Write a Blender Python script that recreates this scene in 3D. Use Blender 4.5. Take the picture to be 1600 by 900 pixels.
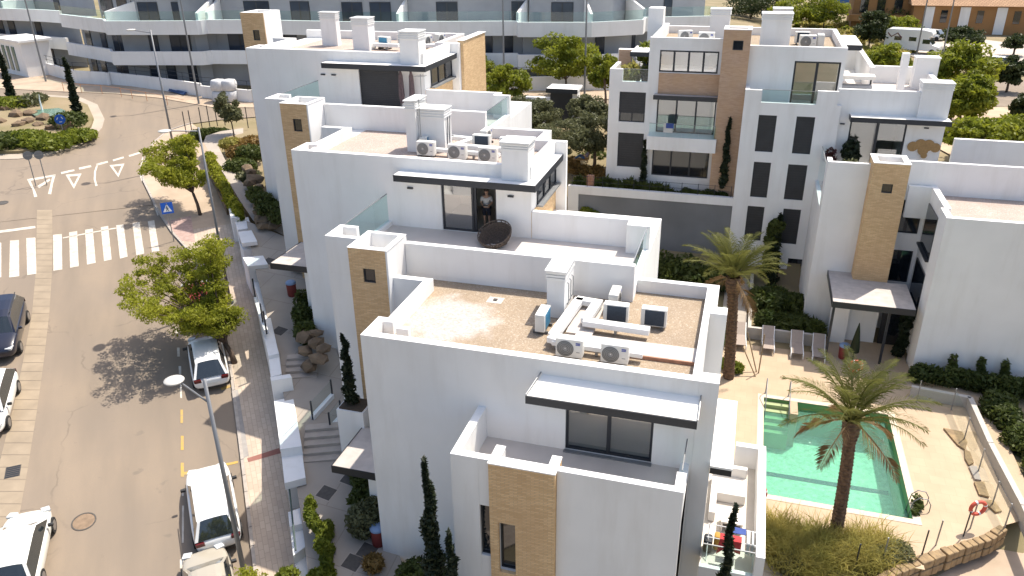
import bpy, bmesh, math, random
import numpy as np
from mathutils import Vector, Matrix

for o in list(bpy.data.objects): bpy.data.objects.remove(o)
SC = bpy.context.scene
COL = SC.collection
# ------------------------------------------------------------------ camera
F_PX, PITCH, ROLL, YAW = 1232.0, math.radians(24.94), math.radians(-0.80), math.radians(-16.86)
CAM = np.array([0.0, 0.0, 12.2])
def _basis():
    fw = np.array([0, math.cos(PITCH), -math.sin(PITCH)]); rt = np.array([1.0, 0, 0]); up = np.cross(rt, fw)
    rt2 = rt*math.cos(ROLL)+up*math.sin(ROLL); up2 = np.cross(rt2, fw)
    g = np.stack([[math.cos(YAW), math.sin(YAW), 0], [-math.sin(YAW), math.cos(YAW), 0], [0, 0, 1.0]])
    return g@rt2, g@up2, g@fw
RT, UP, FW = _basis()
cd = bpy.data.cameras.new('camera'); cam = bpy.data.objects.new('camera', cd); COL.objects.link(cam)
cam.matrix_world = Matrix(((RT[0], UP[0], -FW[0], CAM[0]), (RT[1], UP[1], -FW[1], CAM[1]), (RT[2], UP[2], -FW[2], CAM[2]), (0, 0, 0, 1)))
cd.sensor_width = 36; cd.lens = 36*F_PX/1600; cd.clip_start = 0.5; cd.clip_end = 1500
SC.camera = cam
# ------------------------------------------------------------------ sky, sun, exposure
SUN_EL, SUN_AZ = math.radians(63), math.radians(56)     # azimuth from +X towards +Y
SV = Vector((math.cos(SUN_EL)*math.cos(SUN_AZ), math.cos(SUN_EL)*math.sin(SUN_AZ), math.sin(SUN_EL)))
w = bpy.data.worlds.new('World'); SC.world = w; w.use_nodes = True
nt = w.node_tree; bg = nt.nodes['Background']
sky = nt.nodes.new('ShaderNodeTexSky'); sky.sky_type = 'NISHITA'; sky.sun_disc = False
sky.sun_elevation = SUN_EL; sky.sun_rotation = math.pi/2-SUN_AZ
sky.air_density = 1.0; sky.dust_density = 3.0; sky.ozone_density = 0.8
nt.links.new(sky.outputs[0], bg.inputs[0]); bg.inputs[1].default_value = 0.128
sl = bpy.data.lights.new('sun', 'SUN'); sl.energy = 3.6; sl.angle = math.radians(0.53); sl.color = (1.0, 0.93, 0.82)
so = bpy.data.objects.new('sun', sl); COL.objects.link(so); so.location = (40, 60, 90)
so.rotation_euler = (-SV).to_track_quat('-Z', 'Y').to_euler()
SC.view_settings.view_transform = 'Standard'; SC.view_settings.look = 'None'
SC.view_settings.exposure = 0.80; SC.view_settings.gamma = 1.0
SC.render.resolution_x = 1024; SC.render.resolution_y = 576

# ------------------------------------------------------------------ measuring helpers (photo pixel -> point on a real plane)
def ray(x, y):
    d = RT*(x-800)-UP*(y-450)+FW*F_PX
    return d/np.linalg.norm(d)
def PZ(x, y, z):
    d = ray(x, y); return Vector(CAM+d*((z-CAM[2])/d[2]))
def PY(x, y, Y):
    d = ray(x, y); return Vector(CAM+d*((Y-CAM[1])/d[1]))
def PX(x, y, X):
    d = ray(x, y); return Vector(CAM+d*((X-CAM[0])/d[0]))
def PD(x, y, dep):
    d = ray(x, y); return Vector(CAM+d*(dep/float(d@FW)))
# street axes: u runs up the street, t across it towards the villas
TH = math.radians(128.5); SU = Vector((math.cos(TH), math.sin(TH))); ST = Vector((SU.y, -SU.x)); SO = Vector((-19.4, 21.1))
UB = 31.0
def zs(u):
    return -10.2+.15*u if u < UB else min(-10.2+.15*UB+.075*(u-UB), -3.0)
def ut(X, Y):
    d = Vector((X, Y))-SO; return d.dot(SU), d.dot(ST)
def XY(u, t):
    p = SO+SU*u+ST*t; return p.x, p.y
def P_ut(u, t, off=0.0):
    x, y = XY(u, t); return Vector((x, y, zs(u)+off))
def PG(x, y, off=0.0):
    d = ray(x, y); lo, hi = 5.0, 500.0
    for _ in range(50):
        m = (lo+hi)/2; p = CAM+d*m
        if p[2]-zs(ut(p[0], p[1])[0])-off > 0: lo = m
        else: hi = m
    return Vector(CAM+d*lo)

# ------------------------------------------------------------------ object helpers
RND = random.Random(7)
class MB:
    def __init__(s): s.v = []; s.f = []; s.mi = []; s.cur = 0
    def add(s, vs, fs):
        n = len(s.v); s.v += [tuple(v) for v in vs]; s.f += [tuple(i+n for i in f) for f in fs]; s.mi += [s.cur]*len(fs); return s
    def box(s, x0, x1, y0, y1, z0, z1):
        return s.add([(x0,y0,z0),(x1,y0,z0),(x1,y1,z0),(x0,y1,z0),(x0,y0,z1),(x1,y0,z1),(x1,y1,z1),(x0,y1,z1)],
                     [(0,3,2,1),(4,5,6,7),(0,1,5,4),(1,2,6,5),(2,3,7,6),(3,0,4,7)])
    def prism(s, pts, z0, z1):
        a = 0
        for i in range(len(pts)):
            p, q = pts[i], pts[(i+1) % len(pts)]; a += p[0]*q[1]-q[0]*p[1]
        if a < 0: pts = pts[::-1]
        n = len(pts); zz0 = z0 if callable(z0) else (lambda p: z0); zz1 = z1 if callable(z1) else (lambda p: z1)
        vs = [(p[0], p[1], zz0(p)) for p in pts]+[(p[0], p[1], zz1(p)) for p in pts]
        fs = [tuple(range(n-1, -1, -1)), tuple(range(n, 2*n))]+[(i, (i+1) % n, n+(i+1) % n, n+i) for i in range(n)]
        return s.add(vs, fs)
    def obox(s, c, ax, ay, az):     # oriented box: centre, three half axes
        c = Vector(c); ax = Vector(ax); ay = Vector(ay); az = Vector(az)
        vs = [c+ax*i+ay*j+az*k for k in (-1, 1) for (i, j) in ((-1,-1),(1,-1),(1,1),(-1,1))]
        return s.add(vs, [(0,3,2,1),(4,5,6,7),(0,1,5,4),(1,2,6,5),(2,3,7,6),(3,0,4,7)])
    def quad(s, *p): return s.add(p, [tuple(range(len(p)))])
    def tube(s, pts, r, n=8, caps=True):
        pts = [Vector(p) for p in pts]; rs = r if isinstance(r, (list, tuple)) else [r]*len(pts)
        vs = []; fs = []; prev = None
        for i, p in enumerate(pts):
            d = (pts[min(i+1, len(pts)-1)]-pts[max(i-1, 0)]).normalized()
            if prev is None:
                a = d.orthogonal().normalized()
            else:
                a = (prev-d*prev.dot(d)).normalized()
            prev = a; b = d.cross(a)
            for k in range(n):
                th = 2*math.pi*k/n; vs.append(p+(a*math.cos(th)+b*math.sin(th))*rs[i])
        for i in range(len(pts)-1):
            for k in range(n):
                fs.append((i*n+k, i*n+(k+1) % n, (i+1)*n+(k+1) % n, (i+1)*n+k))
        if caps:
            fs.append(tuple(range(n-1, -1, -1))); fs.append(tuple((len(pts)-1)*n+k for k in range(n)))
        return s.add(vs, fs)
    def cyl(s, c, r, h, n=16, r2=None):
        c = Vector(c); return s.tube([c, c+Vector((0, 0, h))], [r, r if r2 is None else r2], n)
    def lathe(s, c, prof, n=20):
        c = Vector(c); vs = []; fs = []
        for (r, z) in prof:
            for k in range(n):
                a = 2*math.pi*k/n; vs.append(c+Vector((r*math.cos(a), r*math.sin(a), z)))
        for i in range(len(prof)-1):
            for k in range(n): fs.append((i*n+k, i*n+(k+1) % n, (i+1)*n+(k+1) % n, (i+1)*n+k))
        return s.add(vs, fs)
    def build(s, name, mat, parent=None, smooth=False, off=None, bevel=0):
        me = bpy.data.meshes.new(name)
        if off is not None:
            ox, oy, oz = off; vs = [(a-ox, b-oy, c-oz) for a, b, c in s.v]
        else: vs = s.v
        me.from_pydata(vs, [], s.f)
        mats = mat if isinstance(mat, (list, tuple)) else [mat]
        for m in mats: me.materials.append(m)
        if len(mats) > 1: me.polygons.foreach_set('material_index', s.mi)
        if smooth: me.polygons.foreach_set('use_smooth', [True]*len(me.polygons))
        me.update()
        o = bpy.data.objects.new(name, me); COL.objects.link(o)
        if parent is not None: o.parent = parent
        if bevel:
            b = o.modifiers.new('bevel', 'BEVEL'); b.width = bevel; b.segments = 2; b.limit_method = 'ANGLE'
        return o
def tag(o, label, cat, group=None, kind=None):
    if label: o['label'] = label
    if cat: o['category'] = cat
    if group: o['group'] = group
    if kind: o['kind'] = kind
    return o
def thing(name, label, cat, loc=(0, 0, 0), rz=0.0, group=None, quat=None):
    o = bpy.data.objects.new(name, None); COL.objects.link(o); o.location = loc; o.empty_display_size = .2
    if quat is not None: o.rotation_mode = 'QUATERNION'; o.rotation_quaternion = quat
    else: o.rotation_euler = (0, 0, rz)
    return tag(o, label, cat, group)
def struct(o): o['kind'] = 'structure'; return o
def copy_tree(o, parent=None):
    c = o.copy(); COL.objects.link(c)
    if parent is not None: c.parent = parent
    for ch in list(o.children): copy_tree(ch, c)
    return c

# ------------------------------------------------------------------ materials
def mat(name, col, rough=.8, metal=0, spec=.5, var=.0, scale=3.0, bump=0, bscale=60, col2=None, trans=0, coat=0, emis=0, alpha=1, detail=4):
    m = bpy.data.materials.new(name); m.use_nodes = True; t = m.node_tree; b = t.nodes['Principled BSDF']
    b.inputs['Roughness'].default_value = rough; b.inputs['Metallic'].default_value = metal
    b.inputs['Specular IOR Level'].default_value = spec; b.inputs['Coat Weight'].default_value = coat
    b.inputs['Base Color'].default_value = (*col, 1); b.inputs['Transmission Weight'].default_value = trans
    tc = None
    if var or col2 or bump:
        tc = t.nodes.new('ShaderNodeTexCoord'); geo = t.nodes.new('ShaderNodeNewGeometry')
    if var or col2:
        n = t.nodes.new('ShaderNodeTexNoise'); n.inputs['Scale'].default_value = scale; n.inputs['Detail'].default_value = detail
        t.links.new(geo.outputs['Position'], n.inputs['Vector'])
        r = t.nodes.new('ShaderNodeMapRange'); r.inputs[1].default_value = .32; r.inputs[2].default_value = .68
        t.links.new(n.outputs[0], r.inputs[0])
        mx = t.nodes.new('ShaderNodeMix'); mx.data_type = 'RGBA'
        c2 = col2 or tuple(c*(1-var) for c in col)
        mx.inputs[6].default_value = (*col, 1); mx.inputs[7].default_value = (*c2, 1)
        t.links.new(r.outputs[0], mx.inputs[0]); t.links.new(mx.outputs[2], b.inputs['Base Color'])
    if bump:
        n2 = t.nodes.new('ShaderNodeTexNoise'); n2.inputs['Scale'].default_value = bscale; n2.inputs['Detail'].default_value = 3
        t.links.new(geo.outputs['Position'], n2.inputs['Vector'])
        bp = t.nodes.new('ShaderNodeBump'); bp.inputs['Strength'].default_value = bump; bp.inputs['Distance'].default_value = .02
        t.links.new(n2.outputs[0], bp.inputs['Height']); t.links.new(bp.outputs[0], b.inputs['Normal'])
    return m
def N(m, typ): return m.node_tree.nodes.new(typ)
def L(m, a, b): m.node_tree.links.new(a, b)
def bsdf(m): return m.node_tree.nodes['Principled BSDF']
def math_node(m, op, a, b=None):
    n = N(m, 'ShaderNodeMath'); n.operation = op
    for i, x in enumerate((a, b)):
        if x is None: continue
        if isinstance(x, (int, float)): n.inputs[i].default_value = x
        else: L(m, x, n.inputs[i])
    return n.outputs[0]
def mixc(m, fac, a, b):
    n = N(m, 'ShaderNodeMix'); n.data_type = 'RGBA'
    if isinstance(fac, (int, float)): n.inputs[0].default_value = fac
    else: L(m, fac, n.inputs[0])
    for i, x in ((6, a), (7, b)):
        if isinstance(x, tuple): n.inputs[i].default_value = (*x, 1)
        else: L(m, x, n.inputs[i])
    return n.outputs[2]
def noise(m, scale, detail=4, vec=None, rough=.5):
    n = N(m, 'ShaderNodeTexNoise'); n.inputs['Scale'].default_value = scale; n.inputs['Detail'].default_value = detail; n.inputs['Roughness'].default_value = rough
    if vec is None:
        g = N(m, 'ShaderNodeNewGeometry'); vec = g.outputs['Position']
    L(m, vec, n.inputs['Vector']); return n.outputs[0]
def ramp(m, x, lo, hi):
    r = N(m, 'ShaderNodeMapRange'); r.inputs[1].default_value = lo; r.inputs[2].default_value = hi; L(m, x, r.inputs[0]); return r.outputs[0]

# painted stucco: faint roller mottling, streaks of dust below copings
stucco = mat('white_stucco', (.82, .81, .785), .85, spec=.25, bump=.12, bscale=35)
g = N(stucco, 'ShaderNodeNewGeometry'); mp = N(stucco, 'ShaderNodeMapping'); mp.inputs['Scale'].default_value = (1.6, 1.6, .22); L(stucco, g.outputs['Position'], mp.inputs[0])
k1 = ramp(stucco, noise(stucco, .55, 5), .35, .7); k2 = ramp(stucco, noise(stucco, 1.0, 6, mp.outputs[0], .6), .5, .8)
c = mixc(stucco, k1, (.83, .82, .80), (.775, .765, .745)); c = mixc(stucco, math_node(stucco, 'MULTIPLY', k2, .42), c, (.62, .59, .54)); L(stucco, c, bsdf(stucco).inputs['Base Color'])
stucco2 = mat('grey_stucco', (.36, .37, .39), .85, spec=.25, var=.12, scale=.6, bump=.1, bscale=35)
greywall = mat('grey_render', (.23, .235, .24), .88, spec=.2, var=.25, scale=.35, bump=.1, bscale=30)
interior = mat('room_plaster', (.42, .38, .33), .9, var=.1, scale=.7)
roomfloor = mat('room_floor', (.38, .33, .28), .5, var=.1, scale=2)
def brickmat(name, c1, c2, mort, rowh=.055, bw=.26):
    m = mat(name, c1, .85, spec=.2); t = m.node_tree
    g = N(m, 'ShaderNodeNewGeometry'); sp = N(m, 'ShaderNodeSeparateXYZ'); L(m, g.outputs['Position'], sp.inputs[0])
    cb = N(m, 'ShaderNodeCombineXYZ'); L(m, math_node(m, 'ADD', sp.outputs[0], sp.outputs[1]), cb.inputs[0]); L(m, sp.outputs[2], cb.inputs[1])
    br = N(m, 'ShaderNodeTexBrick'); L(m, cb.outputs[0], br.inputs['Vector']); br.inputs['Scale'].default_value = 1
    br.inputs['Brick Width'].default_value = bw; br.inputs['Row Height'].default_value = rowh; br.inputs['Mortar Size'].default_value = .007; br.inputs['Bias'].default_value = 0
    br.inputs['Color1'].default_value = (*c1, 1); br.inputs['Color2'].default_value = (*c2, 1); br.inputs['Mortar'].default_value = (*mort, 1)
    k = ramp(m, noise(m, .9, 5), .35, .7); c = mixc(m, math_node(m, 'MULTIPLY', k, .45), br.outputs[0], (.56, .36, .20)); L(m, c, bsdf(m).inputs['Base Color'])
    bp = N(m, 'ShaderNodeBump'); bp.inputs['Strength'].default_value = .7; bp.inputs['Distance'].default_value = .012; bp.invert = True
    L(m, br.outputs['Fac'], bp.inputs['Height']); L(m, bp.outputs[0], bsdf(m).inputs['Normal']); return m
brick = brickmat('tan_brick', (.84, .60, .33), (.66, .43, .22), (.50, .38, .25))
brick2 = brickmat('rosy_brick', (.60, .41, .28), (.50, .32, .21), (.46, .36, .28))
def gravelmat(name, c1, c2, c3, sc=24):
    m = mat(name, c1, .95, spec=.15); g = N(m, 'ShaderNodeNewGeometry')
    v = N(m, 'ShaderNodeTexVoronoi'); v.inputs['Scale'].default_value = sc; L(m, g.outputs['Position'], v.inputs['Vector'])
    sp = N(m, 'ShaderNodeSeparateColor'); L(m, v.outputs['Color'], sp.inputs[0])
    c = mixc(m, sp.outputs[0], c1, c2); c = mixc(m, ramp(m, sp.outputs[1], .8, .95), c, c3)
    k = ramp(m, noise(m, .7, 5), .35, .7); c = mixc(m, math_node(m, 'MULTIPLY', k, .35), c, tuple(x*.72 for x in c2))
    L(m, c, bsdf(m).inputs['Base Color'])
    bp = N(m, 'ShaderNodeBump'); bp.inputs['Strength'].default_value = .45; bp.inputs['Distance'].default_value = .02; bp.invert = True
    L(m, v.outputs['Distance'], bp.inputs['Height']); L(m, bp.outputs[0], bsdf(m).inputs['Normal']); return m
gravel = gravelmat('roof_gravel_tan', (.385, .305, .22), (.30, .232, .165), (.46, .39, .31))
gravel_pale = gravelmat('roof_gravel_rosy', (.475, .39, .33), (.39, .31, .265), (.55, .48, .435))
# the near roof mixes tan gravel with a bleached patch by the left parapet
gm = gravel.copy(); gm.name = 'roof_gravel_patched'
cin = bsdf(gm).inputs['Base Color'].links[0].from_socket
g = N(gm, 'ShaderNodeNewGeometry'); vm = N(gm, 'ShaderNodeVectorMath'); vm.operation = 'DISTANCE'; L(gm, g.outputs['Position'], vm.inputs[0]); vm.inputs[1].default_value = (-9.4, 23.1, -.5)
dd = math_node(gm, 'ADD', vm.outputs['Value'], math_node(gm, 'MULTIPLY', noise(gm, 1.1, 5), 1.9)); kk = ramp(gm, dd, 2.9, 2.2)
v2 = N(gm, 'ShaderNodeTexVoronoi'); v2.inputs['Scale'].default_value = 15; L(gm, g.outputs['Position'], v2.inputs['Vector']); s2 = N(gm, 'ShaderNodeSeparateColor'); L(gm, v2.outputs['Color'], s2.inputs[0])
pc = mixc(gm, s2.outputs[0], (.56, .51, .475), (.38, .345, .315)); L(gm, mixc(gm, math_node(gm, 'MULTIPLY', kk, .85), cin, pc), bsdf(gm).inputs['Base Color'])
gravel_patched = gm
tile = mat('terrace_tile', (.62, .56, .51), .6, var=.10, scale=1.2)
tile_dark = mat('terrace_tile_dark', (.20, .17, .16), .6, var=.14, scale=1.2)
slabc = mat('concrete_slab', (.56, .505, .46), .9, var=.2, scale=2.5, bump=.2)
terracotta = mat('terracotta_edge', (.42, .22, .14), .9, var=.3, scale=6, bump=.3)
dark = mat('anthracite_metal', (.030, .034, .042), .45, metal=.3)
dark2 = mat('dark_shutter', (.028, .030, .036), .55, var=.2, scale=2)
steel = mat('galvanised_steel', (.30, .31, .32), .5, metal=.6, var=.2, scale=3)
lampgrey = mat('lamp_grey', (.23, .235, .245), .5, metal=.4)
white_metal = mat('white_metal', (.80, .80, .78), .4, var=.05, scale=3)
whitefab = mat('awning_fabric', (.84, .82, .77), .85)
acw = mat('ac_white', (.74, .73, .68), .45, var=.1, scale=4)
acfin = mat('ac_fins', (.035, .055, .085), .5, metal=.3, var=.3, scale=25)
acblue = mat('ac_fins_blue', (.04, .23, .40), .5, metal=.2, var=.3, scale=25)
acgrille = mat('ac_grille', (.26, .26, .25), .55)
acblack = mat('ac_fan_black', (.09, .09, .09), .5)
logo_blue = mat('logo_blue', (.045, .07, .30), .5)
def glassmat(name, tint, refl=.35, alpha=.5):
    m = bpy.data.materials.new(name); m.use_nodes = True; t = m.node_tree; t.nodes.clear()
    out = t.nodes.new('ShaderNodeOutputMaterial'); tr = t.nodes.new('ShaderNodeBsdfTransparent'); tr.inputs[0].default_value = (*tint, 1)
    gl = t.nodes.new('ShaderNodeBsdfGlossy'); gl.inputs['Roughness'].default_value = .02; gl.inputs['Color'].default_value = (.95, .97, 1, 1)
    lw = t.nodes.new('ShaderNodeLayerWeight'); lw.inputs[0].default_value = .5; pw_ = t.nodes.new('ShaderNodeMath'); pw_.operation = 'POWER'; pw_.inputs[1].default_value = 4; t.links.new(lw.outputs['Facing'], pw_.inputs[0])
    ge = t.nodes.new('ShaderNodeNewGeometry'); ib = t.nodes.new('ShaderNodeMath'); ib.operation = 'SUBTRACT'; ib.inputs[0].default_value = 1; t.links.new(ge.outputs['Backfacing'], ib.inputs[1]); ml = t.nodes.new('ShaderNodeMath'); ml.operation = 'MULTIPLY'
    ad = t.nodes.new('ShaderNodeMath'); ad.operation = 'ADD'; ad.use_clamp = True; ad.inputs[1].default_value = refl; t.links.new(pw_.outputs[0], ad.inputs[0]); t.links.new(ad.outputs[0], ml.inputs[0]); t.links.new(ib.outputs[0], ml.inputs[1])
    mx = t.nodes.new('ShaderNodeMixShader'); t.links.new(ml.outputs[0], mx.inputs[0]); t.links.new(tr.outputs[0], mx.inputs[1]); t.links.new(gl.outputs[0], mx.inputs[2]); t.links.new(mx.outputs[0], out.inputs[0]); return m
glass = glassmat('window_glass', (.80, .84, .84), .28)
railglass = glassmat('rail_glass', (.84, .94, .925), .06)
poolglass = glassmat('fence_glass', (.93, .96, .95), .03)
darkglass = mat('dark_glass', (.014, .018, .024), .04, spec=.9)
carglass = mat('car_glass', (.02, .026, .028), .05, spec=.9, coat=.7)
blind = mat('roller_blind', (.30, .275, .225), .9, var=.06, scale=1)
def fol(name, c1, c2, tl=.35, sc=.8, rough=.55):
    m = mat(name, c1, rough, spec=.3); t = m.node_tree; b = bsdf(m)
    k = ramp(m, noise(m, sc, 3), .35, .65); oi = N(m, 'ShaderNodeNewGeometry')
    c = mixc(m, k, c1, c2); rnd = ramp(m, oi.outputs['Random Per Island'], 0, 1)
    c = mixc(m, math_node(m, 'MULTIPLY', rnd, .5), c, tuple(x*.6 for x in c1)); L(m, c, b.inputs['Base Color'])
    tr = N(m, 'ShaderNodeBsdfTranslucent'); L(m, c, tr.inputs[0]); mx = N(m, 'ShaderNodeMixShader'); mx.inputs[0].default_value = tl
    L(m, b.outputs[0], mx.inputs[1]); L(m, tr.outputs[0], mx.inputs[2]); L(m, mx.outputs[0], t.nodes['Material Output'].inputs[0]); return m
f_street = fol('street_tree_leaf', (.40, .41, .045), (.27, .30, .032), .6)
f_olive = fol('olive_leaf', (.19, .195, .095), (.12, .13, .06), .4)
f_cyp = fol('cypress_leaf', (.028, .040, .016), (.015, .025, .010), .15)
f_shrub = fol('shrub_leaf', (.11, .135, .03), (.065, .09, .022), .4)
f_lush = fol('lush_leaf', (.24, .27, .030), (.13, .17, .02), .45)
f_grass = fol('dry_grass', (.52, .44, .13), (.32, .31, .08), .5)
f_tawny = fol('tawny_grass', (.34, .22, .07), (.22, .14, .045), .3)
f_far = fol('far_tree_leaf', (.30, .32, .030), (.17, .21, .022), .5)
f_farD = fol('far_dark_leaf', (.065, .085, .026), (.04, .055, .018), .3)
f_palm = fol('palm_leaf', (.21, .21, .055), (.13, .14, .035), .35, 1.5)
f_palmdry = fol('palm_dry_leaf', (.30, .19, .08), (.22, .13, .05), .2, 1.5)
bark = mat('bark', (.15, .105, .075), .95, var=.35, scale=8, bump=.5, bscale=20)
palmbark = mat('palm_bark', (.17, .10, .058), .95, col2=(.07, .042, .026), scale=7, bump=.6, bscale=14)
stone = mat('boulder', (.24, .165, .10), .95, col2=(.12, .085, .055), scale=1.6, bump=.7, bscale=6)
soil = mat('garden_soil', (.105, .075, .05), .95, col2=(.06, .045, .03), scale=1.5, bump=.5, bscale=8)
asphalt = mat('asphalt', (.30, .245, .195), .9, spec=.25)
# ---- asphalt: sun-bleached, dusty; lane-wise wear, cracks and patches
m = asphalt
g = N(m, 'ShaderNodeNewGeometry'); rot = N(m, 'ShaderNodeVectorRotate'); rot.rotation_type = 'Z_AXIS'; rot.inputs['Angle'].default_value = -TH; L(m, g.outputs['Position'], rot.inputs[0])
mp = N(m, 'ShaderNodeMapping'); mp.inputs['Scale'].default_value = (.05, .9, 1); L(m, rot.outputs[0], mp.inputs[0])
lane = ramp(m, noise(m, 1.0, 4, mp.outputs[0]), .35, .7); pat = ramp(m, noise(m, .22, 6), .38, .66); fine = noise(m, 28, 2)
c = mixc(m, lane, (.285, .223, .162), (.222, .177, .132)); c = mixc(m, math_node(m, 'MULTIPLY', pat, .55), c, (.215, .176, .14)); c = mixc(m, math_node(m, 'MULTIPLY', ramp(m, fine, .3, .7), .35), c, (.21, .18, .15))
st = ramp(m, noise(m, 1.3, 5), .68, .76); c = mixc(m, math_node(m, 'MULTIPLY', st, .45), c, (.14, .12, .10))
vd = N(m, 'ShaderNodeTexVoronoi'); vd.feature = 'DISTANCE_TO_EDGE'; vd.inputs['Scale'].default_value = .16; va = N(m, 'ShaderNodeVectorMath'); va.operation = 'ADD'; nv = N(m, 'ShaderNodeTexNoise'); nv.inputs['Scale'].default_value = .9; nv.inputs['Detail'].default_value = 5; L(m, g.outputs['Position'], nv.inputs['Vector']); L(m, g.outputs['Position'], va.inputs[0]); L(m, nv.outputs['Color'], va.inputs[1]); L(m, va.outputs[0], vd.inputs['Vector'])
crk = math_node(m, 'MULTIPLY', ramp(m, vd.outputs['Distance'], .010, .002), ramp(m, noise(m, .35, 3), .45, .6)); c = mixc(m, math_node(m, 'MULTIPLY', crk, .35), c, (.10, .085, .07))
L(m, c, bsdf(m).inputs['Base Color'])
bp = N(m, 'ShaderNodeBump'); bp.inputs['Strength'].default_value = .25; bp.inputs['Distance'].default_value = .01; L(m, fine, bp.inputs['Height']); L(m, bp.outputs[0], bsdf(m).inputs['Normal'])
concrete_ch = mat('channel_concrete', (.335, .268, .19), .9, var=.22, scale=1.1, bump=.15)
def pavemat(name, c1, c2, mort, bw, rh, ang, ms=.012):
    m = mat(name, c1, .9, spec=.2); g = N(m, 'ShaderNodeNewGeometry'); r = N(m, 'ShaderNodeVectorRotate'); r.rotation_type = 'Z_AXIS'; r.inputs['Angle'].default_value = ang; L(m, g.outputs['Position'], r.inputs[0])
    br = N(m, 'ShaderNodeTexBrick'); L(m, r.outputs[0], br.inputs['Vector']); br.inputs['Scale'].default_value = 1; br.inputs['Brick Width'].default_value = bw; br.inputs['Row Height'].default_value = rh; br.inputs['Mortar Size'].default_value = ms
    br.inputs['Color1'].default_value = (*c1, 1); br.inputs['Color2'].default_value = (*c2, 1); br.inputs['Mortar'].default_value = (*mort, 1)
    k = ramp(m, noise(m, .8, 5), .35, .7); L(m, mixc(m, math_node(m, 'MULTIPLY', k, .4), br.outputs[0], tuple(x*.72 for x in c2)), bsdf(m).inputs['Base Color']); return m
pave_sw = pavemat('sidewalk_paver', (.56, .46, .36), (.48, .385, .30), (.38, .31, .245), .42, .21, -TH)
pave_red = mat('red_tactile_paver', (.30, .13, .10), .9, var=.2, scale=4)
pave_grey = mat('grey_gutter_slab', (.36, .33, .30), .9, var=.2, scale=3)
pave_path = pavemat('path_concrete', (.42, .37, .31), (.38, .33, .28), (.30, .26, .22), 2.4, 2.4, 0, .02)
pave_deck = pavemat('pool_deck_tile', (.49, .375, .26), (.46, .35, .24), (.40, .305, .21), .6, .6, 0, .006)
sand = mat('sandy_ground', (.48, .365, .25), .95, col2=(.36, .27, .185), scale=.6, bump=.3, bscale=10)
sandwalk = mat('sandy_sidewalk', (.47, .365, .27), .95, col2=(.37, .285, .205), scale=.8, bump=.2, bscale=12)
earth = mat('dry_earth', (.28, .215, .13), .95, col2=(.19, .16, .075), scale=.35, bump=.5, bscale=5)
kerbm = mat('kerb_stone', (.44, .39, .34), .9, var=.2, scale=4)
paint_w = mat('road_paint_white', (.63, .59, .51), .8, col2=(.46, .40, .33), scale=3.2, detail=8)
paint_y = mat('road_paint_yellow', (.52, .33, .06), .8, col2=(.38, .27, .12), scale=5)
iron = mat('cast_iron', (.09, .08, .07), .7, var=.3, scale=8)
rust = mat('rusty_cover', (.27, .19, .125), .9, var=.3, scale=5)

# ------------------------------------------------------------------ ground sheet
def smooth(a, b, x):
    k = max(0, min(1, (x-a)/(b-a))); return k*k*(3-2*k)
def H(X, Y):
    u, t = ut(X, Y); z = zs(u)
    strip = z+1.75*smooth(5.0, 6.6, t)*(1-smooth(28, 36, u))
    # line through the middle of the villa row
    e = (X+5.7)*.762+(Y-24)*.648
    cy = -10.06+(5.0*smooth(51.7, 52.2, Y)+1.0*smooth(54, 78, Y))
    z = strip+(cy-strip)*smooth(-1.0, 1.5, e)*(1-smooth(66, 78, Y)) if e > -1.0 else strip
    if Y > 59 and e > -1: z = z+(-2.82-1.6*smooth(-6, 8, X)-z)*smooth(59, 69, Y)
    if X > 3 and Y < 29.2+.72*(X-11.5): z = -11.15
    elif .9 < X < 9.5 and 27.6 < Y < 37.4: z = -13.0
    far = math.hypot(X+10, Y-60)
    return z-.07+max(0, far-150)*.08
xs = [-420, -300, -220, -170, -140, -120, -105]+[i*1.25 for i in range(-76, 49)]+[66, 75, 88, 105, 130, 170, 230, 320, 420]
ys = [-160, -100, -60, -35, -20, -10]+[i*1.25 for i in range(0, 92)]+[120, 128, 140, 155, 175, 200, 240, 300, 400, 520]
mb = MB(); nx = len(xs)
mb.add([(x, y, H(x, y)) for y in ys for x in xs], [(j*nx+i, j*nx+i+1, (j+1)*nx+i+1, (j+1)*nx+i) for j in range(len(ys)-1) for i in range(nx-1)])
struct(mb.build('ground', earth, smooth=True))
def sheet(name, pts, m, th=0.0, parent=None, st=True):
    """flat patch through 3-D points (planar), optional thickness"""
    b = MB(); pts = [Vector(p) for p in pts]
    a = sum(p.x*q.y-q.x*p.y for p, q in zip(pts, pts[1:]+pts[:1]))
    if a < 0: pts = pts[::-1]
    n = len(pts)
    if th:
        b.add(pts+[p-Vector((0, 0, th)) for p in pts], [tuple(range(n)), tuple(range(2*n-1, n-1, -1))]+[(i, n+i, n+(i+1) % n, (i+1) % n) for i in range(n)])
    else: b.add(pts, [tuple(range(n))])
    bm = bmesh.new(); me = bpy.data.meshes.new(name); me.from_pydata(b.v, [], b.f); bm.from_mesh(me)
    bmesh.ops.triangulate(bm, faces=[f for f in bm.faces if len(f.verts) > 4]); bm.to_mesh(me); bm.free()
    me.materials.append(m); o = bpy.data.objects.new(name, me); COL.objects.link(o)
    if parent is not None: o.parent = parent
    elif st: struct(o)
    return o
def ribbon(name, ptsA, ptsB, m, st=True, parent=None):
    b = MB(); n = len(ptsA); b.add([*ptsA, *ptsB], [(i, n+i, n+i+1, i+1) for i in range(n-1)])
    o = b.build(name, m, parent)
    for p in o.data.polygons:
        if p.normal.z < 0: p.flip()
    return struct(o) if st and parent is None else o
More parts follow.
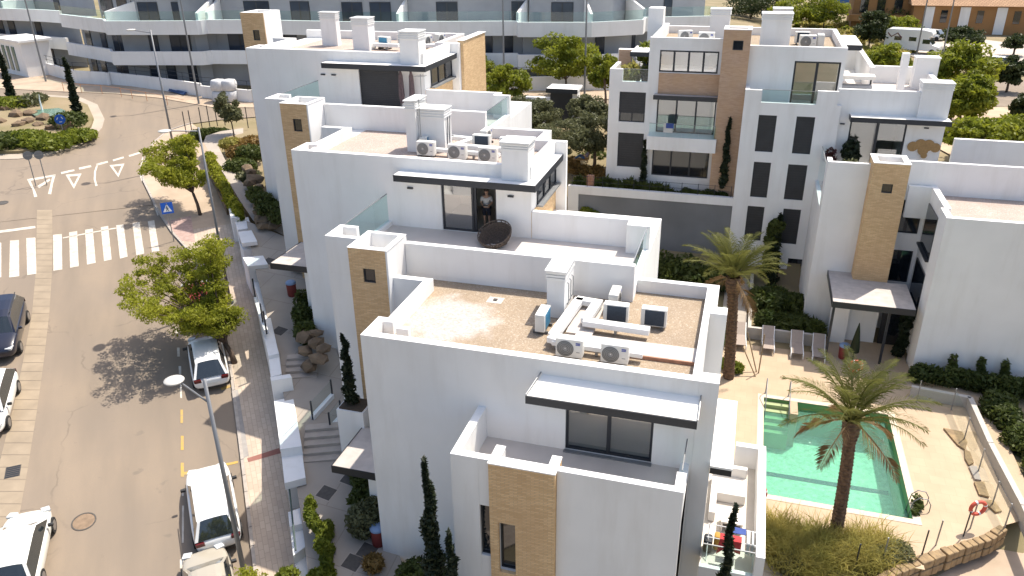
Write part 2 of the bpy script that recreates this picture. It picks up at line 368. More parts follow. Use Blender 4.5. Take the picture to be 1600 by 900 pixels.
# kerb line of the street, read along the photo
KPX = [(404, 960), (390, 840), (381, 760), (373, 690), (362, 600), (352, 535), (330, 450), (300, 400), (268, 365)]
K = [PG(*p) for p in KPX]
ku = [ut(p.x, p.y) for p in K]
def kt(u):
    for (u0, t0), (u1, t1) in zip(ku, ku[1:]):
        if u0 <= u <= u1: return t0+(t1-t0)*(u-u0)/(u1-u0)
    return ku[0][1] if u < ku[0][0] else ku[-1][1]
UE = ku[-1][0]
us = [-26, -16, -8, -4, 0, 4, 8, 12, 16, 20, UE]
road = ribbon('road', [P_ut(u, -30) for u in us], [P_ut(u, kt(u)) for u in us], asphalt)
sheet('road', [P_ut(UE, -30), K[-1], PG(245, 330), PG(240.5, 320.5), P_ut(UB, -30)], asphalt)
rp = [P_ut(UB, -30)]+[PG(*p) for p in ((240.5, 320), (222, 282), (226, 250), (238, 225), (262, 205), (300, 193), (345, 187), (420, 181), (560, 178), (560, 163), (400, 168), (330, 167), (250, 153), (180, 146), (100, 143), (0, 138), (-150, 135))]+[P_ut(62, -42)]
sheet('road', [p+Vector((0, 0, .002)) for p in rp], asphalt)
# sandy verge and pavement on the far side of the roundabout
sheet('sidewalk', [PG(*p, .06) for p in ((-150, 135), (0, 138), (100, 143), (180, 146), (250, 153), (330, 167), (400, 168), (560, 163), (560, 150), (400, 154), (300, 148), (210, 134), (120, 124), (60, 112), (0, 96), (-150, 90))], sandwalk, .1)
sheet('road', [PZ(*p, -2.74) for p in ((640, 176), (740, 172), (1000, 168), (1060, 168), (1060, 155), (1000, 155), (760, 153), (640, 155))], asphalt)
sheet('sidewalk', [PZ(*p, -2.65) for p in ((640, 155), (760, 153), (1000, 155), (1060, 155), (1060, 141), (1000, 141), (760, 138), (640, 140))], sandwalk, .1)
# near pavement between kerb and villa wall
swu = [-26, -14, -8, -4, 0, 4, 8, 12, 16, 20, UE]
def wt(u): return 2.95+.058*u if u < 12 else 3.65
ribbon('sidewalk', [P_ut(u, kt(u)+.14, .11) for u in swu], [P_ut(u, wt(u)+.4, .11) for u in swu], pave_sw)
up11 = Vector((.11, .05, .11)); sheet('sidewalk', [K[-1]+up11, PG(245, 330)+up11, PG(240.5, 320.5)+up11, P_ut(UB, 4.05, .11), P_ut(UE, 4.05, .11)], sandwalk)
sheet('sidewalk', [PG(*p, .11) for p in ((240.8, 320), (222.5, 282), (226, 250), (238, 225), (262, 205), (300, 193), (330, 215), (322, 250))]+[P_ut(31, 4.05, .11)], sandwalk)
# kerb stones, one by one where they can be told apart
kb = MB(); kl = [P_ut(u, kt(u), 0) for u in swu]
krow = thing('kerb', 'long pale kerb edging the pavement beside the parking lane', 'kerb', tuple(P_ut(5, kt(5))))
def kerbline(pts, n, parent, w=.14):
    pts = [Vector(p) for p in pts]; Ls = [0]
    for p, q in zip(pts, pts[1:]): Ls.append(Ls[-1]+(q-p).length)
    def at(s):
        for i in range(len(pts)-1):
            if s <= Ls[i+1]+1e-6: return pts[i].lerp(pts[i+1], (s-Ls[i])/(Ls[i+1]-Ls[i]))
    for k in range(n):
        a, b = at(Ls[-1]*(k+.015)/n), at(Ls[-1]*(k+.985)/n); d = (b-a); nrm = Vector((d.y, -d.x, 0)).normalized()*(w/2)
        c = (a+b)/2+nrm; q = MB(); q.obox(c+Vector((0, 0, .03)), d/2, nrm, (0, 0, .095)); q.build('kerb_stone', kerbm, parent, off=parent.location)
kerbline([P_ut(u, kt(u)) for u in (-6, -2, 2, 6, 10, 14, 18, 22, UE)], 32, krow)
k2 = thing('kerb', 'pale kerb curving round the corner towards the roundabout', 'kerb', tuple(PG(226, 250)))
kerbline([K[-1]]+[PG(*p) for p in ((245, 330), (240.5, 320), (222, 282), (226, 250), (238, 225), (262, 205), (300, 193))], 26, k2)
# road markings
mk = []
def mark(name, label, polys, m=paint_w, cat='road marking', off=.012, group=None):
    r = thing(name, label, cat, tuple(PG(*polys[0][0])), group=group)
    for q in polys:
        b = MB(); pts = [PG(*p, off) for p in q]; b.quad(*pts); o = b.build('painted_stripe', m, r, off=r.location)
        for p in o.data.polygons:
            if p.normal.z < 0: p.flip()
    return r
zb = [((-14,381),(2,379),(2,433),(-14,436)), ((15.7,376),(29.5,375),(30,431.5),(14.3,433.5)), ((41,372),(55.3,371.3),(56.8,427.5),(42.5,430)), ((83,367),(96.5,365.5),(97.3,421),(83.5,423)),
      ((108,363),(120.5,361),(123,416),(109.5,418.5)), ((133,359),(145,357),(149.5,410.5),(136,413.5)), ((157.5,355),(169,353),(174.5,405.5),(162.5,408)), ((181.5,352),(193,350.5),(199.5,401),(187.5,404)), ((207,348.5),(218,347),(225.5,396),(213,399)), ((231,345.5),(241,344),(249,392),(237.5,394))]
mark('zebra_crossing', 'white striped zebra crossing across the street', zb)
mark('stop_line', 'solid white line beyond the zebra crossing on the left lane', [((-20, 362.5), (55, 353), (55.5, 356.5), (-20, 366.5))])
mark('guide_line', 'faint thin white line touching the zebra stripes', [((98, 371), (181, 355.5), (181.5, 357), (98.5, 372.5))], paint_w)
gw = [((95, 269), (116, 264.5), (116.5, 267), (96, 272)), ((123, 262), (142, 258), (143, 261), (124, 265)), ((150, 256), (168, 251.5), (169, 254), (151, 259)), ((176, 249.5), (193, 244.5), (194, 247), (177, 252)), ((201, 242.5), (219, 237), (220, 239.5), (202, 245))]
mark('give_way_line', 'dashed white give way line at the roundabout mouth', gw)
def tri(a, b, c):
    A, B, C = Vector((*a, 0)), Vector((*b, 0)), Vector((*c, 0)); m_ = (A+B+C)/3; i = [p.lerp(m_, .42) for p in (A, B, C)]
    return [((A.x,A.y),(B.x,B.y),(i[1].x,i[1].y),(i[0].x,i[0].y)), ((B.x,B.y),(C.x,C.y),(i[2].x,i[2].y),(i[1].x,i[1].y)), ((C.x,C.y),(A.x,A.y),(i[0].x,i[0].y),(i[2].x,i[2].y))]
mark('give_way_triangle', 'white painted triangle nearer the two round signs', tri((102.5, 273), (127.5, 271), (115.5, 295)))
mark('give_way_triangle', 'white painted triangle nearer the pavement tree', tri((171, 258), (194.5, 255.5), (185, 277)))
mark('lane_arrow_line', 'curved white lane line between the painted triangles', [((151, 257), (153.5, 257), (150, 268), (147, 268)), ((147, 268), (150, 268), (149.5, 280), (146.5, 280)), ((146.5, 280), (149.5, 280), (152.5, 290), (149, 291))])
mark('traffic_island_outline', 'white painted outline round the small island with two signs', [((42, 280), (86.5, 272.5), (87, 275), (46, 283)), ((42, 280), (47, 281), (54, 296), (51, 297)), ((51, 297), (54, 296), (58.5, 307), (53.5, 308)), ((82, 274), (87, 273), (83, 286), (79, 287)), ((79, 287), (83, 286), (80, 303.5), (75, 303)), ((58, 291), (77, 279), (79, 281.5), (61, 294))])
mark('parking_line', 'broken white line of the bay beside the parked white hatchback', [((274, 512), (278, 512), (278.5, 521), (274.5, 521)), ((276.5, 543), (280.5, 543), (281, 557), (277, 557)), ((279, 572), (283, 572), (283.5, 585), (279.5, 585)), ((281, 600), (284, 600), (284.5, 622), (281.5, 622))])
mark('parking_line', 'broken white line beside the white parked estate car', [((284, 767), (287, 767), (287, 775), (284, 775)), ((284.5, 790), (287.5, 790), (287, 848), (284, 848)), ((281, 874), (288, 874), (287, 888), (281, 888))])
mark('yellow_bay_line', 'broken yellow line of the empty bay in tree shade', [((282, 640), (286, 640), (286, 661), (282, 661)), ((282.5, 681), (287, 681), (287, 703), (282.5, 703)), ((282.5, 723), (287.5, 723), (287.5, 745), (282.5, 745)), ((287.5, 737.5), (295, 736.5), (295, 741), (287.5, 742)), ((352, 724), (372, 720), (372, 723.5), (352, 728)), ((345, 606), (362, 600), (362, 604), (346, 610))], paint_y)
mark('edge_line', 'white edge line beside the pavement under the corner tree', [((222, 246), (219, 262), (221, 262), (224, 246)), ((217, 270), (221, 283), (224, 282), (219, 269)), ((239, 318), (246, 337), (248, 336), (241, 317))])
# concrete drainage channel with its joints, down the middle of the street
ch = thing('drain_channel', 'sandy concrete drain channel running down the street', 'drain', tuple(PG(50, 560)))
cl = [PG(*p, .008) for p in ((57.8, 328), (57.5, 340), (57, 380), (55.5, 430), (50, 490), (37, 560), (20, 640), (-5, 740), (-40, 850))]
cr = [PG(*p, .008) for p in ((81.2, 328), (81.5, 340), (82, 380), (81, 430), (77, 490), (69, 560), (58, 640), (42, 740), (22, 850))]
def lerp_poly(pts, k, n):
    f = k/n*(len(pts)-1); i = min(int(f), len(pts)-2); return pts[i].lerp(pts[i+1], f-i)
for k in range(44):
    a, b, c_, d_ = lerp_poly(cl, k+.03, 44), lerp_poly(cr, k+.03, 44), lerp_poly(cr, k+.97, 44), lerp_poly(cl, k+.97, 44); md = Vector((0, 0, -.004))
    q = MB(); q.quad(a, b, (b+c_)/2, (a+d_)/2); q.quad((a+d_)/2, (b+c_)/2, c_, d_); o = q.build('channel_slab', concrete_ch, ch, off=ch.location)
    for p in o.data.polygons:
        if p.normal.z < 0: p.flip()
def disc(name, label, px, rx, m, cat, slots=0):
    p = PG(*px, .008); sl_ = .15 if ut(p.x, p.y)[0] < UB else .075; r = thing(name, label, cat, tuple(p))
    for nm, pr, mm in (('cover', [(0.001, .008), (rx*.85, .008), (rx, 0.0)], m), ('rim', [(rx*1.0, 0), (rx*1.0, .012), (rx*1.13, .012), (rx*1.13, 0)], iron)):
        b = MB(); b.lathe((0, 0, 0), pr, 20); b.v = [(x, y, z+sl_*(x*SU.x+y*SU.y)) for x, y, z in b.v]; b.build(nm, mm, r)
    return r
disc('manhole_cover', 'rusty round manhole cover near the white car at bottom left', (131, 815), .42, rust, 'manhole')
disc('manhole_cover', 'small dark round cover on the road below the roundabout', (4, 317), .33, iron, 'manhole')
def grate(label, px, du=.36, dt=.3, n=6, zoff=None, name='drain_grate'):
    p = PG(*px, .008) if zoff is None else zoff; r = thing(name, label, 'drain grate', tuple(p)); a = Vector((SU.x, SU.y, .15)).normalized(); c_ = Vector((ST.x, ST.y, 0))
    b = MB(); b.obox(p, a*du, c_*dt, (0, 0, .006)); b.build('frame', iron, r, off=p)
    for k in range(n):
        b = MB(); b.obox(p+a*du*(2*(k+.5)/n-1)+Vector((0, 0, .01)), a*(du/n*.55), c_*dt*.9, (0, 0, .006)); b.build('bar', dark, r, off=p)
grate('square iron drain grate in the channel at the left', (20, 737))
# ------------------------------------------------------------------ building helpers
def cells(x0, x1, z0, z1, holes):
    xs_ = sorted({x0, x1, *[h[0] for h in holes], *[h[1] for h in holes]}); zs_ = sorted({z0, z1, *[h[2] for h in holes], *[h[3] for h in holes]})
    xs_ = [v for v in xs_ if x0 <= v <= x1]; zs_ = [v for v in zs_ if z0 <= v <= z1]
    for a, b in zip(xs_, xs_[1:]):
        run = None
        for c_, d_ in zip(zs_, zs_[1:]):
            cx, cz = (a+b)/2, (c_+d_)/2
            inside = any(h[0] < cx < h[1] and h[2] < cz < h[3] for h in holes)
            if inside:
                if run: yield (a, b, *run); run = None
            else: run = (run[0], d_) if run else (c_, d_)
        if run: yield (a, b, *run)
def wallY(mb, x0, x1, z0, z1, ya, yb, holes=()):
    for a, b, c_, d_ in cells(x0, x1, z0, z1, holes): mb.box(a, b, ya, yb, c_, d_)
def wallX(mb, y0, y1, z0, z1, xa, xb, holes=()):
    for a, b, c_, d_ in cells(y0, y1, z0, z1, holes): mb.box(xa, xb, a, b, c_, d_)
class Bld:
    def __init__(s, name, label, loc, cat='building'):
        s.r = thing(name, label, cat, loc); s.o = Vector(loc)
    def part(s, name, mb, m, parent=None, bevel=0, smooth=False):
        return mb.build(name, m, parent or s.r, off=s.o, bevel=bevel, smooth=smooth)
    def box(s, name, m, *b, parent=None, bevel=0):
        q = MB(); q.box(*b); return s.part(name, q, m, parent, bevel)
    def winY(s, x0, x1, z0, z1, y, n=1, fr=.06, pane=None, name='window', depth=.0, blindz=None, sgn=1):
        """window in a plane facing -Y (sgn 1): frame, mullions, panes"""
        f = MB(); a, b = (y-.03, y+.05)
        f.box(x0, x1, a, b, z0, z0+fr); f.box(x0, x1, a, b, z1-fr, z1); f.box(x0, x0+fr, a, b, z0+fr, z1-fr); f.box(x1-fr, x1, a, b, z0+fr, z1-fr)
        fo = s.part(name, f, dark); wd = (x1-x0)/n
        for k in range(1, n):
            q = MB(); q.box(x0+wd*k-fr*.7, x0+wd*k+fr*.7, a-.012, b, z0+fr, z1-fr); s.part('mullion', q, dark, fo)
        for k in range(n):
            q = MB(); q.box(x0+wd*k+(fr if k == 0 else fr*.7), x0+wd*(k+1)-(fr if k == n-1 else fr*.7), y+.005, y+.02, z0+fr, z1-fr); s.part('pane', q, pane or glass, fo)
        return fo
    def winX(s, y0, y1, z0, z1, x, n=1, fr=.06, pane=None, name='window'):
        f = MB(); a, b = (x-.05, x+.03)
        f.box(a, b, y0, y1, z0, z0+fr); f.box(a, b, y0, y1, z1-fr, z1); f.box(a, b, y0, y0+fr, z0+fr, z1-fr); f.box(a, b, y1-fr, y1, z0+fr, z1-fr)
        fo = s.part(name, f, dark); wd = (y1-y0)/n
        for k in range(1, n):
            q = MB(); q.box(a, b+.012, y0+wd*k-fr*.7, y0+wd*k+fr*.7, z0+fr, z1-fr); s.part('mullion', q, dark, fo)
        for k in range(n):
            q = MB(); q.box(x-.02, x-.005, y0+wd*k+fr*.7, y0+wd*(k+1)-fr*.7, z0+fr, z1-fr); s.part('pane', q, pane or glass, fo)
        return fo
    def shutter(s, x0, x1, z0, z1, y, n=None):
        """closed roller shutter with slats, facing -Y"""
        n = n or max(6, int((z1-z0)/.16)); q = MB(); h = (z1-z0)/n
        for k in range(n): q.box(x0, x1, y, y+.03, z0+h*k, z0+h*(k+.86)); q.box(x0, x1, y+.012, y+.03, z0+h*(k+.86), z0+h*(k+1))
        fo = s.part('shutter', q, dark2); q = MB()
        q.box(x0-.04, x0, y-.02, y+.06, z0, z1); q.box(x1, x1+.04, y-.02, y+.06, z0, z1); s.part('guide', q, dark, fo); return fo
    def lamp(s, x, y, z):
        q = MB(); q.box(x-.13, x+.13, y-.09, y, z-.035, z+.035); s.part('wall_light', q, dark)
    def rail(s, p, q, h=.9, n=2, m=None):
        """frameless glass balustrade between two points"""
        p, q = Vector(p), Vector(q); d = q-p; nn = Vector((-d.y, d.x, 0)).normalized()*.008
        g_ = None
        for k in range(n):
            a, b = p+d*((k+.008)/n), p+d*((k+.992)/n); mb = MB(); c_ = (a+b)/2+Vector((0, 0, h/2)); mb.obox(c_, (b-a)/2, nn, (0, 0, h/2)); s.part('glass_panel', mb, m or railglass)
        mb = MB(); mb.obox((p+q)/2+Vector((0, 0, h+.015)), d/2, nn*2.4, (0, 0, .015)); s.part('handrail', mb, steel)
ROOF_Z = []
def villa(D, name, label, var):
    dx, dy, dz = D
    B = Bld(name, label, (-14+dx, 33+dy, -7+dz)); zt = 2.89+dz; zb = zt-11.5
    X0, X1, Y0 = -19.79+dx, -8.45+dx, 30.88+dy; YB = Y0+(6.4 if var == 2 else 8.8); zg = zt-.53; zf = zt-3.2
    dx0, dx1 = ((-12.56+dx, -10.02+dx) if var == 2 else (-21.72, -19.2)); ndx0, ndx1 = dx0-.5, dx1+.7
    w_ = MB()
    wallY(w_, X0, X1, zb, zt, Y0, Y0+.3, [(dx0, dx1, zf, zt-.85)])
    w_.box(X0, X0+.42, Y0+.3, Y0+1.39, zb, zg)
    w_.box(X0+.42, ndx0, Y0+.3, YB, zb, zg); w_.box(ndx1, X1, Y0+.3, Y0+4.3, zb, zg); w_.box(ndx1, X1-.7, Y0+4.3, YB, zb, zg)
    w_.box(ndx0, ndx1, Y0+.3, Y0+3.6, zb, zf-.02); w_.box(ndx0, ndx1, Y0+.3, Y0+3.6, zt-.8, zg); w_.box(ndx0, ndx1, Y0+3.6, YB, zb, zg)
    w_.box(X0-.85, X0+.42, Y0+4.3, YB, zb, zg)
    B.part('wall', w_, stucco)
    q = MB(); q.box(X0, X0+.3, Y0+.3, Y0+1.39, zg, zt); q.box(X0+.3, X0+.72, Y0+1.09, Y0+1.39, zg, zt); q.box(X0+.42, X0+.72, Y0+1.39, Y0+4.6, zg, zt); q.box(X0-.85, X0+.42, Y0+4.3, Y0+4.6, zg, zt)
    B.part('parapet', q, stucco, bevel=.012); q = MB()
    q.box(X1-.3, X1, Y0+.3, Y0+4.3, zg, zt); q.box(X1-1.0, X1-.7, Y0+4.6, YB-.3, zg, zt); q.box(-12.5+dx, X1-.7, YB-.3, YB, zg, zt)
    if var == 1: q.box(X0-.85, -12.5+dx, YB-.3, YB, zg, zt)
    B.part('parapet', q, stucco, bevel=.012)
    B.box('corner_post', stucco, X0+.85, X0+1.25, Y0+.32, Y0+.62, zg, zt+.02)
    q = MB(); q.box(X1-1.0, X1+.52, Y0+4.3, Y0+4.6, zb, zt); B.part('pier', q, stucco, bevel=.012)
    q = MB(); q.box(X0+.3, X1-.3, Y0+.3, Y0+4.3, zg, zg+.03); q.box(X0+.72, X1-1.0, Y0+4.3, YB-.3, zg, zg+.031); B.part('gravel_roof', q, gravel_pale)
    # canopy that wraps the corner
    cx0 = -14.42+dx; q = MB(); q.box(cx0, X1+.36, Y0-.74, Y0, zt-.62, zt-.57); q.box(X1, X1+.36, Y0, Y0+4.28, zt-.62, zt-.57); cn = B.part('canopy', q, slabc if 0 else stucco)
    q = MB(); q.box(cx0-.02, X1+.39, Y0-.77, Y0-.74, zt-.86, zt-.575); q.box(X1+.36, X1+.39, Y0-.74, Y0+4.28, zt-.86, zt-.575); q.box(cx0-.02, cx0, Y0-.74, Y0, zt-.86, zt-.575); B.part('fascia', q, dark, cn)
    q = MB(); q.box(cx0, X1+.36, Y0-.74, Y0-.002, zt-.85, zt-.625); q.box(X1+.002, X1+.36, Y0, Y0+4.28, zt-.85, zt-.625); B.part('soffit', q, stucco, cn)
    # side window band
    B.winX(Y0+.9, Y0+4.25, zt-1.95, zt-.9, X1+.04, 3, pane=darkglass); B.box('window_sill', steel, X1, X1+.3, Y0+.8, Y0+4.28, zt-2.03, zt-1.95); B.box('brick_panel', brick, X1+.002, X1+.05, Y0+.02, Y0+4.28, zt-3.6, zt-2.03)
    # terrace block in front
    tx0, tx1, ty = -15.27+dx, -3.3+dx, 26.1+dy; tt = zt-1.97; st_ = zt-1.67
    q = MB(); q.box(tx0, tx1, ty, Y0-.002, zb, zf-.03); q.box(tx0, -13.86+dx, ty-.75, ty, zb, zf-.03); q.box(X1+.002, tx1, Y0-.002, Y0+4.0, zb, zf-.03); B.part('terrace_wall', q, stucco)
    q = MB(); q.box(tx0+.2, tx1-.2, ty+.2, Y0-.002, zf-.03, zf); B.part('terrace_floor', q, tile)
    q = MB(); q.box(-12.24+dx, tx1, ty, ty+.27, zf-.03, tt); B.part('terrace_parapet', q, stucco, bevel=.012)
    q = MB(); q.box(tx1-.27, tx1, ty+.27, Y0-.6, zf-.03, zf+.22); q.box(tx1-.95, tx1, Y0-.6, Y0-.33, zf-.03, tt); q.box(tx1-.95, tx1-.68, Y0-.33, Y0, zf-.03, tt); q.box(X1+.02, tx1-.68, Y0, Y0+.27, zf-.03, tt); B.part('terrace_parapet', q, stucco, bevel=.012)
    B.rail((tx1-.13, ty+.3, zf+.22), (tx1-.13, Y0-.62, zf+.22), tt-zf-.3, 3)
    # stub wall, glass rail at the left
    q = MB(); q.box(tx0, -13.86+dx, ty-.75, ty-.5, zf-.03, st_); q.box(tx0, tx0+.25, ty-.5, ty+.55, zf-.03, st_); q.box(tx0+.25, -14.45+dx, ty+.33, ty+.55, zf-.03, st_); B.part('stub_wall', q, stucco, bevel=.012)
    q = MB(); q.box(tx0, tx0+.25, ty+.55, Y0-.01, zf-.03, zf+.2); B.part('kerb', q, stucco)
    B.rail((tx0+.12, ty+.62, zf+.2), (tx0+.12, Y0-.08, zf+.2), st_-zf-.25, 3)
    # brick stair tower, hollow at the top
    a, b, c_, d_ = -13.85+dx, -12.25+dx, 24.5+dy, 26.3+dy; q = MB()
    hole = (a+.55, a+.55+.5, zt-3.05, zt-2.48) if var == 2 else (a+.65, a+1.15, zt-3.1, zt-2.45)
    wallY(q, a, b-.06, zb, st_-.02, c_, c_+.05, [hole]); B.part('brick_face', q, brick)
    q = MB(); wallY(q, a, b, zb, st_-.02, c_+.05, c_+.25, [hole]); q.box(a, a+.2, c_+.25, d_, zb, st_-.02); q.box(b-.2, b, c_+.25, d_, zb, st_-.02); q.box(a+.2, b-.2, d_-.2, d_, zb, st_-.02); q.box(a+.2, b-.2, c_+.25, d_-.2, zb, st_-.8); tw = B.part('stair_tower', q, stucco)
    q = MB(); e = .02; q.box(a-e, b+e, c_-e, c_+.25, st_-.02, st_); q.box(a-e, a+.2, c_+.25, d_, st_-.02, st_); q.box(b-.2, b+e, c_+.25, d_, st_-.02, st_); q.box(a+.2, b-.2, d_-.2, d_, st_-.02, st_); B.part('coping', q, stucco, tw)
    B.winY(hole[0], hole[1], hole[2], hole[3], c_+.08, 1, .05, darkglass)
    B.box('trim', white_metal, b-.06, b+.01, c_-.012, c_+.05, zb, st_-.02)
    # small window low in the light well
    B.lamp(-14.0+dx if var == 2 else -24.0, Y0, zt-1.35); B.lamp(-9.35+dx if var == 2 else -23.3, Y0, zt-1.35)
    return B, zt, zf, zg, Y0, X0, X1
# ---- middle villa
B2, zt, zf, zg, Y0, X0, X1 = villa((0, 0, 0), 'villa', 'middle white villa with round wicker chair on its terrace', 2)
dd0, dd1 = -12.56, -10.02
B2.winY(dd0, -11.1, zf, zt-.85, Y0+.12, 1, .09, None, 'sliding_door')
f = MB(); f.box(-11.1, -10.02, Y0+.1, Y0+.2, zt-.94, zt-.85); f.box(-10.1, -10.02, Y0+.1, Y0+.2, zf, zt-.94); f.box(-11.1, -10.98, Y0+.14, Y0+.22, zf, zt-.94); f.box(-11.1, -10.1, Y0+.1, Y0+.2, zf, zf+.05); B2.part('door_frame', f, dark)
B2.box('room_floor', roomfloor, dd0-.48, dd1+.68, Y0+.31, Y0+3.58, zf-.02, zf)
q = MB(); q.box(dd0-.48, dd1+.68, Y0+3.52, Y0+3.58, zf, zt-.81); q.box(dd0-.49, dd0-.43, Y0+.31, Y0+3.52, zf, zt-.81); q.box(dd1+.62, dd1+.69, Y0+.31, Y0+3.52, zf, zt-.81); B2.part('room_wall', q, interior)
# chimney by the canopy
q = MB(); q.box(-9.65, -8.5, Y0-.32, Y0+.7, zt-.56, zt+.72); B2.part('chimney', q, stucco)
q = MB()
for k in range(3): q.box(-9.67+.0, -8.48, Y0-.34, Y0+.72, zt+.72+.1*k, zt+.79+.1*k)
q.box(-9.62, -8.53, Y0-.29, Y0+.67, zt+.72, zt+1.0); B2.part('chimney_louvre', q, white_metal); q = MB(); q.box(-9.72, -8.43, Y0-.39, Y0+.77, zt+1.02, zt+1.08); B2.part('chimney_cap', q, white_metal)
# ---- far villa of the row
B1, zt1, zf1, zg1, Y01, X01, X11 = villa((-9.2, 10.97, 2.71), 'villa', 'farthest white villa of the row with dark shuttered terrace door', 1)
B1.shutter(-21.72, -19.2, zf1, zt1-.85, Y01+.12, 22)
# stair tower at the back left corner of the far villa
a, b, c_, d_ = -32.3, -30.6, 46.6, 48.6; q = MB(); wallY(q, a, b, -6, 7.05, c_, c_+.05, [(a+.78, a+1.25, 5.35, 6.0)]); B1.part('brick_face', q, brick)
q = MB(); q.box(a, b, c_+.08, d_, -6, 6.6); q.box(a, a+.2, c_+.05, d_, 6.6, 7.07); q.box(b-.2, b+.01, c_+.05, d_, 6.6, 7.07); q.box(a+.2, b-.2, c_+.05, c_+.25, 6.6, 7.07); q.box(a+.2, b-.2, d_-.2, d_, 6.6, 7.07); B1.part('stair_tower', q, stucco)
B1.winY(a+.78, a+1.25, 5.35, 6.0, c_+.04, 1, .05, darkglass)
B1.box('brick_pier', brick, -17.3, -16.95, Y01+4.62, Y01+8.8, -4, zt1+.1); B1.box('pier_coping', stucco, -17.4, -16.9, Y01+4.62, Y01+8.9, zt1+.1, zt1+.14)
def tallchimney(B, x0, x1, y0, y1, z0, z1, lip=True):
    B.box('chimney', stucco, x0, x1, y0, y1, z0, z1)
    q = MB(); q.box(x0-.04, x1+.04, y0-.04, y1+.04, z1-.36, z1-.32); q.box(x0-.04, x1+.04, y0-.04, y1+.04, z1-.24, z1-.2); q.box(x0-.04, x1+.04, y0-.04, y1+.04, z1-.12, z1-.08); B.part('chimney_louvre', q, white_metal)
    B.box('chimney_cap', white_metal, x0-.06, x1+.06, y0-.06, y1+.06, z1, z1+.05)
for (px0, px1, pyt, pyb, yy, dpt) in ((503, 527, 20, 62, 46.9, .5), (552, 577, 29, 72, 45.4, .9)):
    p = PY(px0, pyb, yy); q_ = PY(px1, pyb, yy); tp = PY(px0, pyt, yy); tallchimney(B1, p.x, q_.x, yy, yy+dpt, zg1, tp.z)
p = PY(626, 97, Y01-.3); q_ = PY(655, 97, Y01-.3); tp = PY(626, 50, Y01-.3); tallchimney(B1, p.x, q_.x, Y01-.3, Y01+.75, zt1-.56, tp.z)
# middle villa tall chimney stack (three boxes)
for (px0, px1, pyt, pyb, yy, dpt) in ((643, 684, 160, 222, 33.7, .75),):
    tallchimney(B2, -15.25, -14.75, 33.6, 34.9, zg, 4.75); tallchimney(B2, -14.73, -13.45, 33.9, 34.8, zg, 4.35)
q = MB(); q.tube([(-13.44, 34.2, 2.7), (-13.38, 34.2, 4.0)], .03, 6); q.tube([(-13.44, 34.5, 2.7), (-13.38, 34.5, 4.0)], .03, 6); B2.part('vent_pipe', q, steel)

# ---- near villa
B3 = Bld('villa', 'nearest white villa with gravel roof full of air conditioners', (-5.7, 24, -9.5)); zt = 0.0; zb = -12.5; zg = -.53; zf = -3.2; X0, X1, Y0 = -11.38, .06, 20.35
xi = X1-.57; YB = 27.3; tyB2 = 26.1
q = MB(); wallY(q, X0, xi, zb, zt, Y0, Y0+.3, [(-4.47, -1.72, zf, zt-1.0)]); q.box(X0, X0+.36, Y0+.3, Y0+1.39, zb, zg)
q.box(X0+.36, -5.0, Y0+.3, tyB2-.003, zb, zg); q.box(-1.2, xi, Y0+.3, YB, zb, zg); q.box(-5.0, -1.2, Y0+.3, Y0+1.4, zb, zf-.02); q.box(-5.0, -1.2, Y0+1.4, tyB2-.003, zb, zg); q.box(-5.0, -1.2, Y0+.3, Y0+1.4, zt-.9, zg); q.box(-3.3+.003, -1.2, tyB2-.003, YB, zb, zg)
q.box(-12.25, X0+.36, Y0+4.5, tyB2-.76, zb, zg); B3.part('wall', q, stucco)
q = MB(); q.box(X0, X0+.3, Y0+.3, Y0+1.39, zg, zt); q.box(X0+.3, X0+.66, Y0+1.09, Y0+1.39, zg, zt); q.box(X0+.36, X0+.66, Y0+1.39, Y0+4.8, zg, zt); q.box(-12.25+.003, X0+.36, Y0+4.5, Y0+4.8, zg, zt)
B3.part('parapet', q, stucco, bevel=.012); q = MB(); q.box(xi-.22, xi, Y0+.3, YB-.28, zg, zt); q.box(-3.3+.003, xi+.2, YB-.28, YB, zg, zt); B3.part('parapet', q, stucco, bevel=.012)
q = MB(); q.box(xi, X1, Y0, Y0+.56, zb, zt); q.box(xi, X1, Y0+4.55, Y0+5.12, zb, zt); q.box(xi, xi+.2, Y0+5.12, YB-.28, zb, zt); q.box(xi+.001, xi+.2, YB-.28, YB, zb, zg); B3.part('pier', q, stucco, bevel=.012)
B3.box('corner_post', stucco, X0+.85, X0+1.3, Y0+.9, Y0+1.09, zg, zt-.1)
q = MB(); q.box(X0+.3, xi-.22, Y0+.3, Y0+4.8, zg, zg+.03); q.box(-12.25, xi-.22, Y0+4.8, tyB2-.76, zg, zg+.031); q.box(-11.9, xi-.22, tyB2-.76, tyB2, zg, zg+.0305); q.box(-3.3, xi-.22, tyB2, YB-.28, zg, zg+.0315); B3.part('gravel_roof', q, gravel_patched)
# door with blinds behind the panes
B3.winY(-4.47, -1.72, zf, zt-1.0, Y0+.12, 2, .085, None, 'sliding_door')
B3.box('roller_blind', blind, -4.42, -1.77, Y0+.24, Y0+.26, zf+.02, zt-1.32); B3.box('room_floor', roomfloor, -4.98, -1.22, Y0+.31, Y0+1.38, zf-.02, zf)
B3.box('door_sill', steel, -4.5, -1.7, Y0-.16, Y0-.002, zf, zf+.03)
